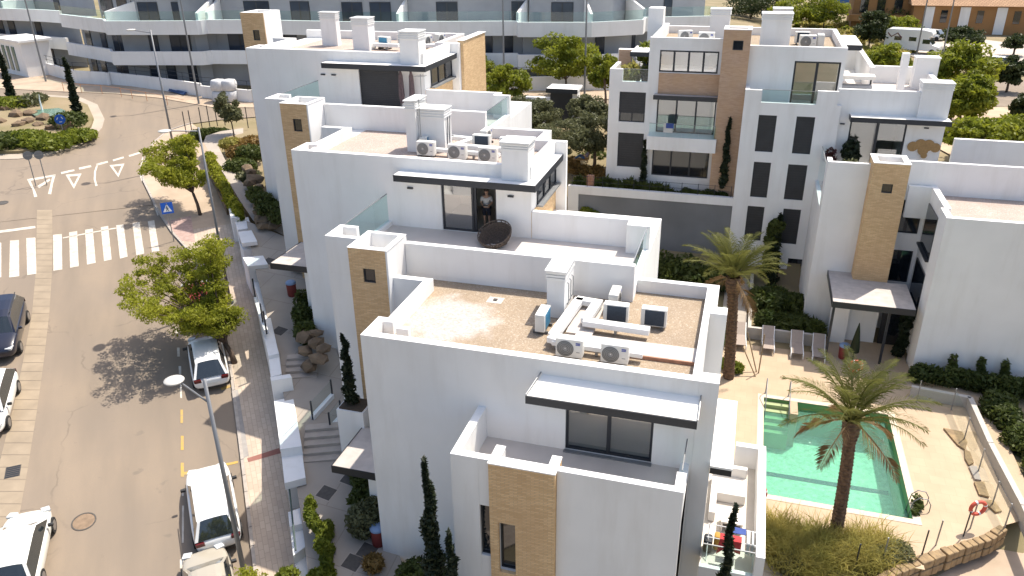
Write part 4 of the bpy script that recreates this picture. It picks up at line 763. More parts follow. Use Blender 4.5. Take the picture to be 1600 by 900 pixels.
# ------------------------------------------------------------------ far apartment block (curving, three storeys) and neighbours
def farblock(name, label, line, ztop, levels, depth=14, seed=1, ph=True, win=True):
    """line: plan polyline (left to right) of the parapet edge. Each storey: white parapet band, recessed grey wall with windows"""
    r0 = random.Random(seed); P = [Vector((p.x, p.y, 0)) for p in line]; c0 = P[len(P)//2]; B = Bld(name, label, (c0.x, c0.y+3, -4))
    Ls = [0]
    for a, b in zip(P, P[1:]): Ls.append(Ls[-1]+(b-a).length)
    def off(i, d):
        a = P[max(i-1, 0)]; b = P[min(i+1, len(P)-1)]; t_ = (b-a).normalized(); n_ = Vector((-t_.y, t_.x, 0)); return P[i]+n_*d
    for lv in range(levels):
        zt_ = ztop-3.0*lv; q = MB(); n = len(P); fr = [off(i, 0) for i in range(n)]; bk = [off(i, .3) for i in range(n)]; wl = [off(i, 2.0 if lv else 2.0) for i in range(n)]
        zlo, zhi = zt_-1.35, zt_
        for i in range(n-1):
            q.add([(*fr[i].xy, zlo), (*fr[i+1].xy, zlo), (*fr[i+1].xy, zhi), (*fr[i].xy, zhi), (*bk[i].xy, zlo), (*bk[i+1].xy, zlo), (*bk[i+1].xy, zhi), (*bk[i].xy, zhi)], [(0, 1, 2, 3), (3, 2, 6, 7), (7, 6, 5, 4), (0, 4, 5, 1)])
        q.add([(*fr[0].xy, zlo), (*bk[0].xy, zlo), (*bk[0].xy, zhi), (*fr[0].xy, zhi)], [(3, 2, 1, 0)]); q.add([(*fr[-1].xy, zlo), (*bk[-1].xy, zlo), (*bk[-1].xy, zhi), (*fr[-1].xy, zhi)], [(0, 1, 2, 3)])
        B.part('balcony_band', q, stucco)
        q = MB()
        for i in range(n-1):
            q.quad((*bk[i].xy, zt_-1.0), (*bk[i+1].xy, zt_-1.0), (*wl[i+1].xy, zt_-1.0), (*wl[i].xy, zt_-1.0)); q.quad((*fr[i].xy, zlo), (*wl[i].xy, zlo), (*wl[i+1].xy, zlo), (*fr[i+1].xy, zlo))
        B.part('balcony_slab', q, stucco)
        q = MB(); z0, z1 = zt_-3.0-1.0, zlo
        if lv == levels-1: z0 -= .8
        for i in range(n-1): q.quad((*wl[i].xy, z0), (*wl[i+1].xy, z0), (*wl[i+1].xy, z1), (*wl[i].xy, z1))
        B.part('recessed_wall', q, stucco2)
        s_ = .8
        while win and s_ < Ls[-1]-2.5:
            for i in range(n-1):
                if Ls[i] <= s_ < Ls[i+1]: break
            wdt = r0.choice((1.0, 1.2, 2.2, 2.6)); d = (wl[i+1]-wl[i]); Lw = d.length; d = d/Lw; k = (s_-Ls[i])/(Ls[i+1]-Ls[i])*Lw
            if k+wdt < Lw:
                a = wl[i]+d*k; nn = Vector((d.y, -d.x, 0)); c_ = a+d*wdt/2+nn*.03; zc = z1-.12-1.1; mb = MB(); mb.obox((c_.x, c_.y, zc), d*(wdt/2), nn*.04, (0, 0, 1.1)); wo = B.part('window', mb, dark)
                np_ = 2 if wdt > 1.5 else 1
                for kk in range(np_):
                    cc = a+d*wdt*((kk+.5)/np_)+nn*.065; mb = MB(); mb.obox((cc.x, cc.y, zc), d*(wdt/2/np_-.07), nn*.012, (0, 0, 1.02)); B.part('pane', mb, glassfar, wo)
            s_ += wdt+r0.choice((.9, 1.4, 2.2))
        if lv == 0:
            for i in range(n-1):
                a, b = off(i, .15), off(i+1, .15); mb = MB(); mb.obox(((a.x+b.x)/2, (a.y+b.y)/2, zt_+.45), (b-a)/2*.995, Vector((-(b-a).y, (b-a).x, 0)).normalized()*.01, (0, 0, .45)); B.part('glass_panel', mb, railglass)
    if ph:   # set-back penthouse
        q = MB(); n = len(P); wl = [off(i, 4.6) for i in range(n)]; zf_ = ztop-1.0
        bk = [off(i, .3) for i in range(n)]
        for i in range(n-1): q.quad((*bk[i].xy, zf_+.01), (*bk[i+1].xy, zf_+.01), (*wl[i+1].xy, zf_+.01), (*wl[i].xy, zf_+.01))
        B.part('terrace_floor', q, stucco); q = MB()
        for i in range(n-1): q.quad((*wl[i].xy, zf_), (*wl[i+1].xy, zf_), (*wl[i+1].xy, zf_+3.4), (*wl[i].xy, zf_+3.4))
        B.part('penthouse_wall', q, stucco2); s_ = .5
        while s_ < Ls[-1]-2.5:
            for i in range(n-1):
                if Ls[i] <= s_ < Ls[i+1]: break
            wdt = r0.choice((.9, 1.5, 2.2, 2.8)); d = (wl[i+1]-wl[i]); Lw = d.length; d = d/Lw; k = (s_-Ls[i])/(Ls[i+1]-Ls[i])*Lw
            if k+wdt < Lw:
                a = wl[i]+d*k; nn = Vector((d.y, -d.x, 0)); c_ = a+d*wdt/2+nn*.03; zc = zf_+1.25; mb = MB(); mb.obox((c_.x, c_.y, zc), d*(wdt/2), nn*.04, (0, 0, 1.15)); wo = B.part('window', mb, dark); np_ = 2 if wdt > 1.4 else 1
                for kk in range(np_):
                    cc = a+d*wdt*((kk+.5)/np_)+nn*.065; mb = MB(); mb.obox((cc.x, cc.y, zc), d*(wdt/2/np_-.08), nn*.012, (0, 0, 1.06)); B.part('pane', mb, glassfar, wo)
            s_ += wdt+r0.choice((.8, 1.3, 1.9))
        q = MB(); rf = [off(i, 3.4) for i in range(n)]; bk2 = [off(i, depth) for i in range(n)]
        for i in range(n-1):
            q.add([(*rf[i].xy, zf_+3.4), (*rf[i+1].xy, zf_+3.4), (*bk2[i+1].xy, zf_+3.4), (*bk2[i].xy, zf_+3.4), (*rf[i].xy, zf_+4.3), (*rf[i+1].xy, zf_+4.3), (*bk2[i+1].xy, zf_+4.3), (*bk2[i].xy, zf_+4.3)], [(3, 2, 1, 0), (4, 5, 6, 7), (0, 1, 5, 4), (2, 3, 7, 6)])
        B.part('roof', q, stucco)
        # party walls between penthouse terraces
        for i in range(1, n-1, 2):
            a, b = off(i, .35), off(i, 4.5); nn = (b-a).normalized(); sd = Vector((-nn.y, nn.x, 0)); mb = MB(); mb.add([(*(a-sd*.12).xy, zf_), (*(b-sd*.12).xy, zf_), (*(b-sd*.12).xy, zf_+2.7), (*(a-sd*.12).xy, zf_+1.7), (*(a+sd*.12).xy, zf_), (*(b+sd*.12).xy, zf_), (*(b+sd*.12).xy, zf_+2.7), (*(a+sd*.12).xy, zf_+1.7)], [(0, 1, 2, 3), (7, 6, 5, 4), (0, 3, 7, 4), (3, 2, 6, 7), (1, 5, 6, 2)]); B.part('party_wall', mb, stucco)
    return B
glassfar = mat('far_glass', (.05, .065, .095), .15, spec=.35, var=.5, scale=.25)
z0 = 3.55
FL1 = [PZ(92, 22, z0), PZ(160, 30, z0), PZ(163, 33, z0), PZ(306, 32.5, z0), PZ(313, 32, z0), PZ(322, 31, z0), PZ(390, 31, z0), PZ(500, 33, z0)]
FB1 = farblock('apartment_block', 'long white apartment block behind the roundabout with grey balcony recesses', FL1, z0, 2, seed=3)
FL2 = [PZ(505, 33, z0), PZ(620, 33, z0), PZ(730, 32.5, z0), PZ(807, 32, z0), PZ(809, 34, z0), PZ(925, 34, z0), PZ(1006, 30, z0), PZ(1010, 26, z0), PZ(1120, 24, z0)]
FB2 = farblock('apartment_block', 'long white apartment block behind the villas with glass terrace rails', FL2, z0-.05, 2, seed=5)
FL0 = [PZ(-120, 8, z0), PZ(0, 13, z0), PZ(60, 15, z0), PZ(92, 17, z0)]
FB0 = farblock('apartment_block', 'white apartment block cut by the top left corner of the photo', FL0, z0, 2, seed=8)
q = MB()
# front boundary walls of the far blocks
def streetwall(label, pts, h, m=stucco, rail=True, z=None):
    P = [PG(*p, .03) if z is None else PZ(*p, z) for p in pts]; B = Bld('boundary_wall', label, tuple(P[0]), 'wall'); q = MB()
    for a, b in zip(P, P[1:]):
        d = (b-a); n_ = Vector((-d.y, d.x, 0)).normalized()*.12; q.obox((a+b)/2+Vector((0, 0, h/2))+n_, d/2, n_, (0, 0, h/2))
    B.part('wall', q, m)
    if rail:
        for a, b in zip(P, P[1:]):
            k = max(2, int((b-a).length/1.6))
            for j in range(k): p = a.lerp(b, j/k)+Vector((0, 0, h)); mb = MB(); mb.tube([p, p+Vector((0, 0, .9))], .025, 5); B.part('fence_post', mb, dark)
            mb = MB(); u_ = Vector((0, 0, h+.88)); mb.tube([a+u_, b+u_], .025, 5); mb.tube([a+u_-Vector((0, 0, .4)), b+u_-Vector((0, 0, .4))], .018, 5); B.part('fence_rail', mb, dark)
    return B
streetwall('white curved boundary wall with dark railing behind the roundabout', [(58, 112), (90, 121), (120, 130), (172, 133), (172.5, 132), (240, 140), (316, 151)], 1.3)
streetwall('white boundary wall beside the white sacks', [(316, 153), (390, 160), (440, 158)], 1.2)
streetwall('white boundary wall along the far street behind the olive trees', [(600, 147), (733, 145), (860, 142), (1000, 141), (1060, 141)], 1.35, z=-2.7)
# service kiosk at the far left
kp = PG(28, 118); kz = Bld('kiosk', 'small white kiosk with green windows at the far left edge', tuple(kp)); a = Vector((FL1[1].x-FL1[0].x, FL1[1].y-FL1[0].y, 0)).normalized(); n_ = Vector((-a.y, a.x, 0))
q = MB(); q.obox(kp+n_*1.5+Vector((0, 0, 1.9)), a*2.9, n_*1.5, (0, 0, 1.9)); kz.part('wall', q, stucco); q = MB(); q.obox(kp+n_*1.5+Vector((0, 0, 3.9)), a*3.2, n_*1.8, (0, 0, .12)); kz.part('roof', q, stucco)
for k in (-2, -.7, .6): q = MB(); q.obox(kp+a*k-n_*.02+Vector((0, 0, 1.9)), a*.35, n_*.05, (0, 0, 1.3)); kz.part('window', q, mat('teal_glass', (.03, .11, .11), .2))
# entrance shelter in the garden
sp = PY(880, 193, 62.5); eb = Bld('entrance_shelter', 'small garden gate shelter with dark door and white roof', tuple(sp)); x, y, z = sp
q = MB(); q.box(x-1.1, x+.75, y, y+.2, z-.3, z+2.6); eb.part('dark_door', q, dark2); q = MB(); q.box(x+.75, x+1.15, y-.1, y+.9, z-.3, z+2.6); q.box(x-3.2, x-1.1, y+.1, y+.5, z-.3, z+2.0); eb.part('wall', q, stucco); eb.box('roof', stucco, x-1.35, x+1.2, y-.4, y+1.6, z+2.65, z+2.85); eb.box('fascia', dark, x-1.37, x+1.22, y-.43, y-.4, z+2.5, z+2.86)
# ------------------------------------------------------------------ top right: parking yard, tiled-roof building, blue house
ZN = -4.42
pk = [PZ(*p, ZN) for p in ((1395, 82), (1440, 50), (1600, 70), (1700, 80), (1700, 105), (1600, 97), (1470, 98))]
sheet('car_park', [p+Vector((0, 0, .04)) for p in pk], mat('pale_yard', (.52, .45, .38), .9, var=.15, scale=.3))
sheet('road', [PZ(*p, ZN+.045) for p in ((1480, 150), (1560, 128), (1700, 120), (1700, 150), (1600, 165), (1520, 168))], asphalt)
sheet('dirt_lot', [PZ(*p, ZN+.02) for p in ((1380, 185), (1480, 150), (1520, 168), (1600, 165), (1700, 170), (1700, 240), (1500, 250))], sand)
orange = mat('ochre_render', (.36, .19, .075), .9, var=.15, scale=.5); rooft = pavemat('roof_tile', (.50, .32, .19), (.40, .25, .15), (.25, .15, .09), .5, .35, 0, .05)
P0 = PZ(1440, 62, ZN); OB = Bld('warehouse', 'long ochre building with tiled roof beyond the car park', tuple(P0)); dirx = Vector((math.cos(-.0), math.sin(-.02), 0)); x, y, z = P0
q = MB(); q.box(x-.5, x+34, y+8, y+18, z-1, z+4.2); OB.part('wall', q, orange)
q = MB(); q.add([(x-1, y+7.4, z+4.1), (x+35, y+7.4, z+4.1), (x+35, y+13, z+6.6), (x-1, y+13, z+6.6), (x+35, y+18.6, z+4.1), (x-1, y+18.6, z+4.1)], [(0, 1, 2, 3), (3, 2, 4, 5), (0, 3, 5), (1, 4, 2)]); OB.part('roof', q, rooft)
q = MB(); q.box(x-9, x-.5, y+11, y+19, z-1, z+5.6); OB.part('end_wall', q, orange); q = MB(); q.add([(x-9.6, y+10.4, z+5.5), (x+2, y+10.4, z+5.5), (x+2, y+15, z+7.6), (x-9.6, y+15, z+7.6), (x+2, y+19.6, z+5.5), (x-9.6, y+19.6, z+5.5)], [(0, 1, 2, 3), (3, 2, 4, 5), (0, 3, 5), (1, 4, 2)]); OB.part('roof', q, rooft)
for k in range(6): OB.box('window', darkglass, x+3.4+k*5, x+4.3+k*5, y+7.92, y+8.0, z+1.6, z+3.4)
for k in range(6): OB.box('pale_panel', stucco, x+.2+k*5+.8, x+1.6+k*5+.8, y+7.9, y+8.0, z+.0, z+3.9)
for k in range(3): OB.box('window', darkglass, x-8+k*2.5, x-6.8+k*2.5, y+10.92, y+11, z+2.6, z+4.6)
q = MB(); q.box(x-9.5, x+1, y+9.6, y+10.9, z+1.4, z+2.4); OB.part('balcony', q, orange)
bp_ = PD(1312, 8, 150); BB = Bld('house', 'small blue house at the top edge of the photo', (bp_.x, bp_.y, ZN)); BB.box('wall', mat('blue_render', (.06, .16, .42), .8, var=.1), bp_.x-3.2, bp_.x+3.6, bp_.y, bp_.y+6, ZN-1, bp_.z+2.5); BB.box('window', darkglass, bp_.x-.9, bp_.x+.6, bp_.y-.05, bp_.y, bp_.z-1.4, bp_.z+.4); BB.box('roof', rooft, bp_.x-3.6, bp_.x+4, bp_.y-.4, bp_.y+6.4, bp_.z+2.5, bp_.z+2.8)
# ------------------------------------------------------------------ air conditioners and ducts
def ac_proto():
    r = thing('air_conditioner', 'proto', 'air conditioner', (0, 0, 0), group='outdoor air conditioning units on the roofs')
    q = MB(); q.box(-.43, .43, -.17, .17, .10, .74); q.build('casing', acw, r, bevel=.02)
    q = MB(); q.lathe((0, 0, 0), [(.02, 0), (.07, .012), (.25, .016), (.275, .0)], 24); b = MB(); b.v = [(x-.12, -.171-z, .41+y) for x, y, z in q.v]; b.f = q.f; b.mi = q.mi; fan = b.build('fan_grille', acgrille, r, smooth=True)
    for rr in (.10, .155, .21, .262):
        q = MB(); n = 24; q.tube([(-.12+rr*math.cos(2*math.pi*k/n), -.192, .41+rr*math.sin(2*math.pi*k/n)) for k in range(n+1)], .007, 4, False); q.build('grille_ring', acblack, fan)
    q = MB(); q.box(-.36, .30, .171, .178, .14, .70); q.build('fins', acfin, r)
    q = MB(); q.box(.431, .438, -.1, .13, .16, .68); q.build('side_panel', acw, r)
    q = MB(); q.box(.22, .36, -.1765, -.171, .56, .65); q.build('badge', logo_blue, r)
    q = MB(); q.box(.22, .36, -.178, -.1766, .598, .606); q.build('badge_text', white_metal, r)
    q = MB(); q.box(.24, .35, -.176, -.171, .30, .325); q.build('model_plate', acgrille, r)
    for x in (-.3, .3): q = MB(); q.box(x-.04, x+.04, -.26, .26, 0, .10); q.build('foot', acblack, r)
    return r
AC = ac_proto(); used = [False]
def ac(label, p, rz, blue=False, sc=1.0):
    o = AC if not used[0] else copy_tree(AC); used[0] = True
    o.location = p; o.rotation_euler = (0, 0, rz); o.scale = (sc, sc, sc); o['label'] = label
    if blue:
        for c_ in o.children:
            if c_.name.startswith('fins'): c_.data = c_.data.copy(); c_.data.materials[0] = acblue
    return o
g3 = -.5; pi = math.pi
ac('air conditioner facing the camera on the near roof, left one', (-4.63, 21.55, g3), 0)
ac('air conditioner facing the camera on the near roof, right one', (-3.18, 21.55, g3), 0)
ac('air conditioner showing blue fins beside the near chimney', (-5.95, 23.2, g3), -pi/2, True)
ac('air conditioner turned away on the near roof, beside the duct bend', (-3.62, 24.35, g3), pi)
ac('air conditioner turned away on the near roof, nearest the right parapet', (-2.32, 24.35, g3), pi)
ac('air conditioner standing sideways behind the duct on the near roof', (-3.85, 25.4, g3), pi/2)
g2 = 2.39
ac('leftmost of three air conditioners in a row on the middle roof', (-14.0, 32.95, g2), 0)
ac('centre one of three air conditioners in a row on the middle roof', (-12.4, 32.75, g2), 0)
ac('rightmost of three air conditioners in a row on the middle roof', (-10.9, 32.6, g2), 0)
ac('air conditioner with blue fins beside the stacked chimneys', (-14.45, 33.9, g2), -pi/2+.15, True)
ac('air conditioner turned away on the middle roof, behind the duct', (-11.9, 34.7, g2), pi)
ac('air conditioner turned away on the middle roof, behind the front chimney', (-10.5, 34.5, g2), pi)
ac('small air conditioner standing sideways at the back of the middle roof', (-12.05, 35.8, g2), pi/2)
g1 = 5.1
ac('air conditioner with blue fins at the left on the far roof', (-22.1, 46.4, g1), pi*.9, True)
ac('air conditioner with blue fins between the chimneys on the far roof', (-21.3, 47.6, g1), pi*.9, True)
ac('air conditioner facing sideways right of the far chimney', (-19.7, 47.4, g1), pi/2*.9)
ac('air conditioner behind another right of the far chimney', (-19.2, 48.4, g1), pi/2*.9)
gr = 4.5
ac('leftmost air conditioner on the right-hand house roof', (-4.7, 57.2, gr), .5, sc=1.1)
ac('air conditioner facing the camera left of the brick tower roof', (-3.2, 55.9, gr), 0, sc=1.2)
ac('air conditioner half hidden by the brick tower top', (-1.3, 55.7, gr), 0, sc=1.2)
ac('air conditioner facing the camera right of the big chimney', (3.15, 55.6, gr), .1, sc=1.2)
ac('air conditioner seen end-on right of the big chimney', (3.95, 56.2, gr), -pi/2, sc=1.2)
ac('air conditioner with dark back behind the big chimney', (2.9, 57.8, gr), pi, sc=1.1)
def duct(label, runs, loc, w=.17, h=.2):
    r = thing('roof_duct', label, 'duct', loc)
    for a, b in runs:
        a, b = Vector(a), Vector(b); d = (b-a); n_ = Vector((-d.y, d.x, 0)).normalized(); mb = MB(); mb.obox((a+b)/2, d/2, n_*w, (0, 0, h/2)); mb.build('duct_section', white_metal, r, off=loc, bevel=.015)
        L_ = d.length
        for k in range(1, max(2, int(L_/1.1))):
            mb = MB(); mb.obox(a+d*(k/max(2, int(L_/1.1)))-Vector((0, 0, h/2+.08)), d.normalized()*.04, n_*w*.7, (0, 0, .08)); mb.build('support', steel, r, off=loc)
zz = g3+.32
duct('white cable duct bending round the screed on the near roof', [((-5.35, 22.2, zz), (-5.08, 25.15, zz)), ((-5.2, 25.1, zz), (-4.25, 25.0, zz)), ((-4.4, 25.15, zz-.003), (-4.55, 23.55, zz-.003)), ((-4.6, 23.5, zz), (-2.35, 23.4, zz)), ((-5.45, 22.1, zz-.004), (-4.9, 21.95, zz-.004))], (-4.8, 23.5, g3))
duct('white cable duct behind the two near air conditioners', [((-5.3, 21.95, zz-.05), (-2.35, 21.85, zz-.05))], (-3.8, 21.9, g3), .12, .16)
zz = g2+.34
duct('white cable duct looping over the middle roof', [((-14.4, 33.5, zz), (-13.6, 35.4, zz)), ((-13.7, 35.35, zz), (-12.4, 35.2, zz)), ((-12.5, 35.3, zz-.003), (-12.9, 34.0, zz-.003)), ((-12.9, 33.9, zz), (-10.6, 33.8, zz))], (-12.8, 34.4, g2), .15)
duct('white cable duct behind the row of three air conditioners', [((-14.3, 33.3, zz-.06), (-10.5, 33.05, zz-.06))], (-12.4, 33.2, g2), .12, .16)
duct('low white duct between the far roof chimneys', [((-22.6, 46.0, g1+.3), (-20.9, 45.9, g1+.3))], (-21.7, 46, g1)); duct('low white duct right of the far roof chimney', [((-20.3, 45.8, g1+.3), (-18.6, 46.4, g1+.3))], (-19.4, 46, g1))
def antenna(label, p, h):
    r = thing('roof_antenna', label, 'antenna', p); q = MB(); q.tube([(0, 0, 0), (0, 0, h)], .02, 6); q.build('mast', steel, r)
    for k in range(5): q = MB(); q.tube([(-.3+.0*k, -.25+.12*k, h-.1), (.3, -.25+.12*k, h-.1)], .008, 4); q.build('element', steel, r)
    q = MB(); q.tube([(0, -.35, h-.1), (0, .4, h-.1)], .012, 4); q.build('boom', steel, r)
antenna('thin aerial mast beside the stacked chimneys', (-14.5, 33.55, g2), 2.5); antenna('small aerial at the far villa canopy corner', (-17.4, 40.7, 3.4), 1.3)
# ------------------------------------------------------------------ wicker chair, folded parasols, terrace things
wick = mat('wicker', (.115, .085, .065), .8, col2=(.06, .045, .035), scale=18)
wr = thing('wicker_chair', 'round dark wicker bowl chair on the middle terrace', 'chair', (-9.68, 30.0, -.31)); tilt = Matrix.Rotation(math.radians(28), 4, 'X') @ Matrix.Rotation(math.radians(-8), 4, 'Y')
def xf(mb, M, o=(0, 0, 0)): mb.v = [tuple(M @ Vector(v)+Vector(o)) for v in mb.v]; return mb
for k in range(22):
    a = 2*pi*k/22; q = MB(); q.tube([(.12*math.cos(a), .12*math.sin(a), .02), (.42*math.cos(a), .42*math.sin(a), .10), (.66*math.cos(a), .66*math.sin(a), .33), (.74*math.cos(a), .74*math.sin(a), .56)], .022, 5); xf(q, tilt, (0, 0, .05)).build('rib', wick, wr)
for rr, z in ((.25, .05), (.36, .08), (.47, .14), (.55, .2), (.62, .28), (.67, .36), (.71, .45), (.74, .57)):
    q = MB(); q.tube([(rr*math.cos(2*pi*k/28), rr*math.sin(2*pi*k/28), z) for k in range(29)], .03 if rr > .73 else .024, 5, False); xf(q, tilt, (0, 0, .05)).build('ring', wick, wr)
q = MB(); q.lathe((0, 0, 0), [(0.02, .0), (.3, .04), (.5, .13), (.64, .29), (.71, .46)], 26); xf(q, tilt, (0, 0, .07)).build('shell', wick, wr)
q = MB(); q.tube([(.38*math.cos(2*pi*k/20), .38*math.sin(2*pi*k/20)-.05, .02) for k in range(21)], .03, 5, False); q.build('base_ring', wick, wr)
para = mat('parasol_fabric', (.16, .115, .12), .9, var=.3, scale=9)
for lab, x in (('folded mauve parasol beside the far terrace door, left one', -19.02), ('folded mauve parasol beside the far terrace door, right one', -18.38)):
    r = thing('parasol', lab, 'parasol', (x, 41.55, 2.42)); q = MB(); q.tube([(0, 0, 0), (0, 0, 2.3)], .03, 8); q.build('pole', dark, r)
    q = MB(); n = 12
    for z, rr in ((.45, .10), (.9, .15), (1.5, .13), (2.0, .11), (2.25, .04)):
        q.v += [((rr*(1+.25*math.sin(3*k))*math.cos(2*pi*k/n))+.06, rr*(1+.25*math.sin(3*k))*math.sin(2*pi*k/n), z) for k in range(n)]
    q.f = [(i*n+k, i*n+(k+1) % n, (i+1)*n+(k+1) % n, (i+1)*n+k) for i in range(4) for k in range(n)]; q.mi = [0]*len(q.f); q.build('canopy', para, r); q = MB(); q.cyl((0, 0, 0), .22, .06, 14); q.build('base', dark, r)
# ------------------------------------------------------------------ cars
tyre = mat('tyre', (.02, .02, .02), .85); rim = mat('alloy', (.35, .35, .36), .35, metal=.8); redl = mat('tail_light', (.09, .006, .008), .25); clearl = mat('head_light', (.55, .57, .58), .15); plate = mat('number_plate', (.7, .7, .68), .5); blackp = mat('black_plastic', (.025, .025, .026), .6)
def paint(n, c): return mat(n, c, .28, spec=.5, coat=.6)
pw = paint('white_paint', (.78, .78, .76)); pw2 = paint('pearl_paint', (.74, .74, .68)); pb = paint('dark_blue_paint', (.012, .014, .028)); pr = paint('red_paint', (.36, .03, .028)); pbe = paint('beige_paint', (.40, .36, .29))
def car(label, fpx, rpx, L_=4.35, W=1.82, Hh=1.5, pm=pw, kind='hatch', flip=False, rot=0, name='parked_car'):
    a, b = PG(*fpx), PG(*rpx); d = (a-b).normalized(); c_ = (a+b)/2
    if flip: d = -d
    up = Vector((-.15*SU.x, -.15*SU.y, 1)).normalized() if ut(c_.x, c_.y)[0] < UB else Vector((0, 0, 1))
    d = (d-up*d.dot(up)).normalized(); y_ = up.cross(d); M_ = Matrix((d, y_, up)).transposed(); M_ = M_ @ Matrix.Rotation(rot, 3, 'Z')
    r = thing(name, label, 'car', tuple(c_), quat=M_.to_quaternion()); w2 = W/2; l2 = L_/2; belt = Hh*.60
    # lower body loft: x fraction, half width factor, bottom, top
    if kind == 'suv': S = [(-1, .72, .42, .68), (-.97, .86, .32, .84), (-.88, .95, .24, .92), (-.6, 1, .2, .96), (0, 1, .2, .95), (.42, 1, .2, .95), (.62, .985, .22, .93), (.86, .93, .26, .82), (.965, .82, .32, .70), (1, .66, .4, .58)]; G = [(-.95, 0), (-.74, .93), (-.45, 1.0), (-.05, 1.0), (.2, .9), (.5, 0)]
    else: S = [(-1, .78, .40, .66), (-.97, .89, .30, .82), (-.88, .97, .22, .90), (-.6, 1, .18, .92), (0, 1, .18, .91), (.42, .99, .18, .90), (.6, .97, .2, .86), (.85, .9, .24, .74), (.965, .78, .3, .62), (1, .6, .38, .52)]; G = [(-.95, 0), (-.68, .93), (-.35, 1.0), (.0, 1.0), (.22, .92), (.55, 0)]
    k_ = belt/.92; q = MB(); n = 13
    for (fx, wf, zb_, zt_) in S:
        ww = w2*wf; zt_ *= k_; zb_ *= 1
        prof = [(.0, zb_), (.82, zb_), (.96, zb_+.10), (1.0, zb_+(zt_-zb_)*.45), (.985, zt_-.10), (.92, zt_-.02), (.6, zt_+.02), (0, zt_+.035)]
        ring = [(l2*fx, ww*p, z) for p, z in prof]+[(l2*fx, -ww*p, z) for p, z in prof[-2:0:-1]]; q.v += ring
    n = 14; m_ = len(S); q.f = [(i*n+k, (i+1)*n+k, (i+1)*n+(k+1) % n, i*n+(k+1) % n) for i in range(m_-1) for k in range(n)]+[tuple(range(n)), tuple((m_-1)*n+k for k in range(n-1, -1, -1))]; q.mi = [0]*len(q.f)
    body = q.build('body', pm, r, smooth=True); body.modifiers.new('sub', 'SUBSURF').levels = 1; body.modifiers['sub'].render_levels = 1
    # greenhouse
    zb_ = belt-.02; rings = []
    for (fx, zf_) in G:
        zr = zb_+.02+(Hh-zb_-.02)*zf_; wr_ = w2*(.90-(.22+(.03 if fx < -.6 else 0))*min(zf_, 1)); x = l2*fx
        rings.append([(x, w2*.90-(w2*.90-wr_)*.0 if zf_ == 0 else w2*.895, zb_), (x, wr_+.0, zr-.07*min(zf_, 1)), (x, wr_-.12, zr-.01), (x, wr_*.5, zr+.025*zf_), (x, 0, zr+.035*zf_)])
    parts = {'windscreen': MB(), 'rear_window': MB(), 'roof': MB(), 'side_window': MB(), 'side_window2': MB()}
    for i in range(len(G)-1):
        A, Bq = rings[i], rings[i+1]; sl_ = G[i][1] == 0 or G[i+1][1] == 0 or (G[i+1][1] < .95 and G[i][0] > .0 and G[i][1] >= 1 and 0)
        tgt = 'rear_window' if G[i][1] == 0 else 'windscreen' if G[i+1][1] == 0 else 'roof'
        for sg in (1, -1):
            fl = lambda p: (p[0], p[1]*sg, p[2])
            for j in (1, 2, 3):
                qd = [fl(A[j]), fl(A[j+1]), fl(Bq[j+1]), fl(Bq[j])]; parts.setdefault(tgt if j >= 2 or tgt == 'roof' else 'pillar%s%d' % (tgt, sg), MB()).quad(*(qd if sg > 0 else qd[::-1]))
            qd = [fl(A[0]), fl(A[1]), fl(Bq[1]), fl(Bq[0])]; parts['side_window' if sg > 0 else 'side_window2'].quad(*(qd if sg > 0 else qd[::-1]))
    for nm, mb in parts.items():
        o = mb.build('side_window' if nm == 'side_window2' else 'pillar' if nm[:6] == 'pillar' else nm, pm if nm[:4] in ('roof', 'pill') else carglass, r, smooth=nm == 'roof')
    for fx in (-.62, .62):
        for sg in (1, -1):
            q = MB(); q.v = []; c0 = Vector((l2*fx, sg*(w2-.10), .32)); q.tube([c0+Vector((0, -.11, 0)), c0+Vector((0, .11, 0))], .32, 18); wh_ = q.build('wheel', tyre, r); q = MB(); q.tube([c0+Vector((0, sg*.10, 0)), c0+Vector((0, sg*.118, 0))], .21, 14); q.build('rim', rim, wh_)
    for sg in (1, -1):
        q = MB(); q.obox((l2*.91, sg*w2*.66, .70*k_), (.13, -.05*sg, -.02), (.03*sg, .15, 0), (0, 0, .05)); q.build('headlight', clearl, r); q = MB(); q.obox((-l2*.965, sg*w2*.72, .80*k_), (.06, .02*sg, 0), (0, .16, 0), (0, 0, .08)); q.build('tail_light', redl, r)
        q = MB(); q.obox((l2*.36, sg*(w2+.09), belt+.05), (.06, 0, 0), (0, .1, 0), (0, 0, .065)); q.build('wing_mirror', blackp if pm is not pb else pm, r, bevel=.03)
    q = MB(); q.box(-l2-.005, -l2+.02, -.26, .26, .52, .63); q.build('number_plate', plate, r); q = MB(); q.box(-l2*.985, -l2*.93, -w2*.72, w2*.72, .24, .36); q.build('bumper', blackp, r)
    if kind == 'suv':
        for sg in (1, -1): q = MB(); q.tube([(-l2*.75, sg*w2*.66, Hh-.0), (l2*.12, sg*w2*.68, Hh+.02)], .022, 6); q.build('roof_rail', blackp if pm is not pw else white_metal, r)
    return r
car('white estate car parked beside the yellow bay line', (327, 748), (346, 866), 4.45, 1.86, 1.62, pw, 'suv')
car('white hatchback parked in dappled tree shade', (321, 542), (334, 610), 4.1, 1.80, 1.52, pw)
car('red car parked under the big street tree', (306, 452), (324, 518), 4.1, 1.78, 1.48, pr)
car('beige car under leaves at the bottom edge', (326, 898), (343, 985), 4.2, 1.8, 1.5, pbe)
car('white coupe driving at the bottom left corner', (52, 822), (26, 935), 4.15, 1.82, 1.44, pw2, rot=-.0)
car('dark blue car at the left edge with a yellow plate on its side', (20, 490), (-2, 572), 4.7, 1.95, 1.75, pb, 'suv', True)
car('white car cut by the left edge behind the dark car', (4, 602), (-22, 690), 4.3, 1.82, 1.5, pw, flip=True)
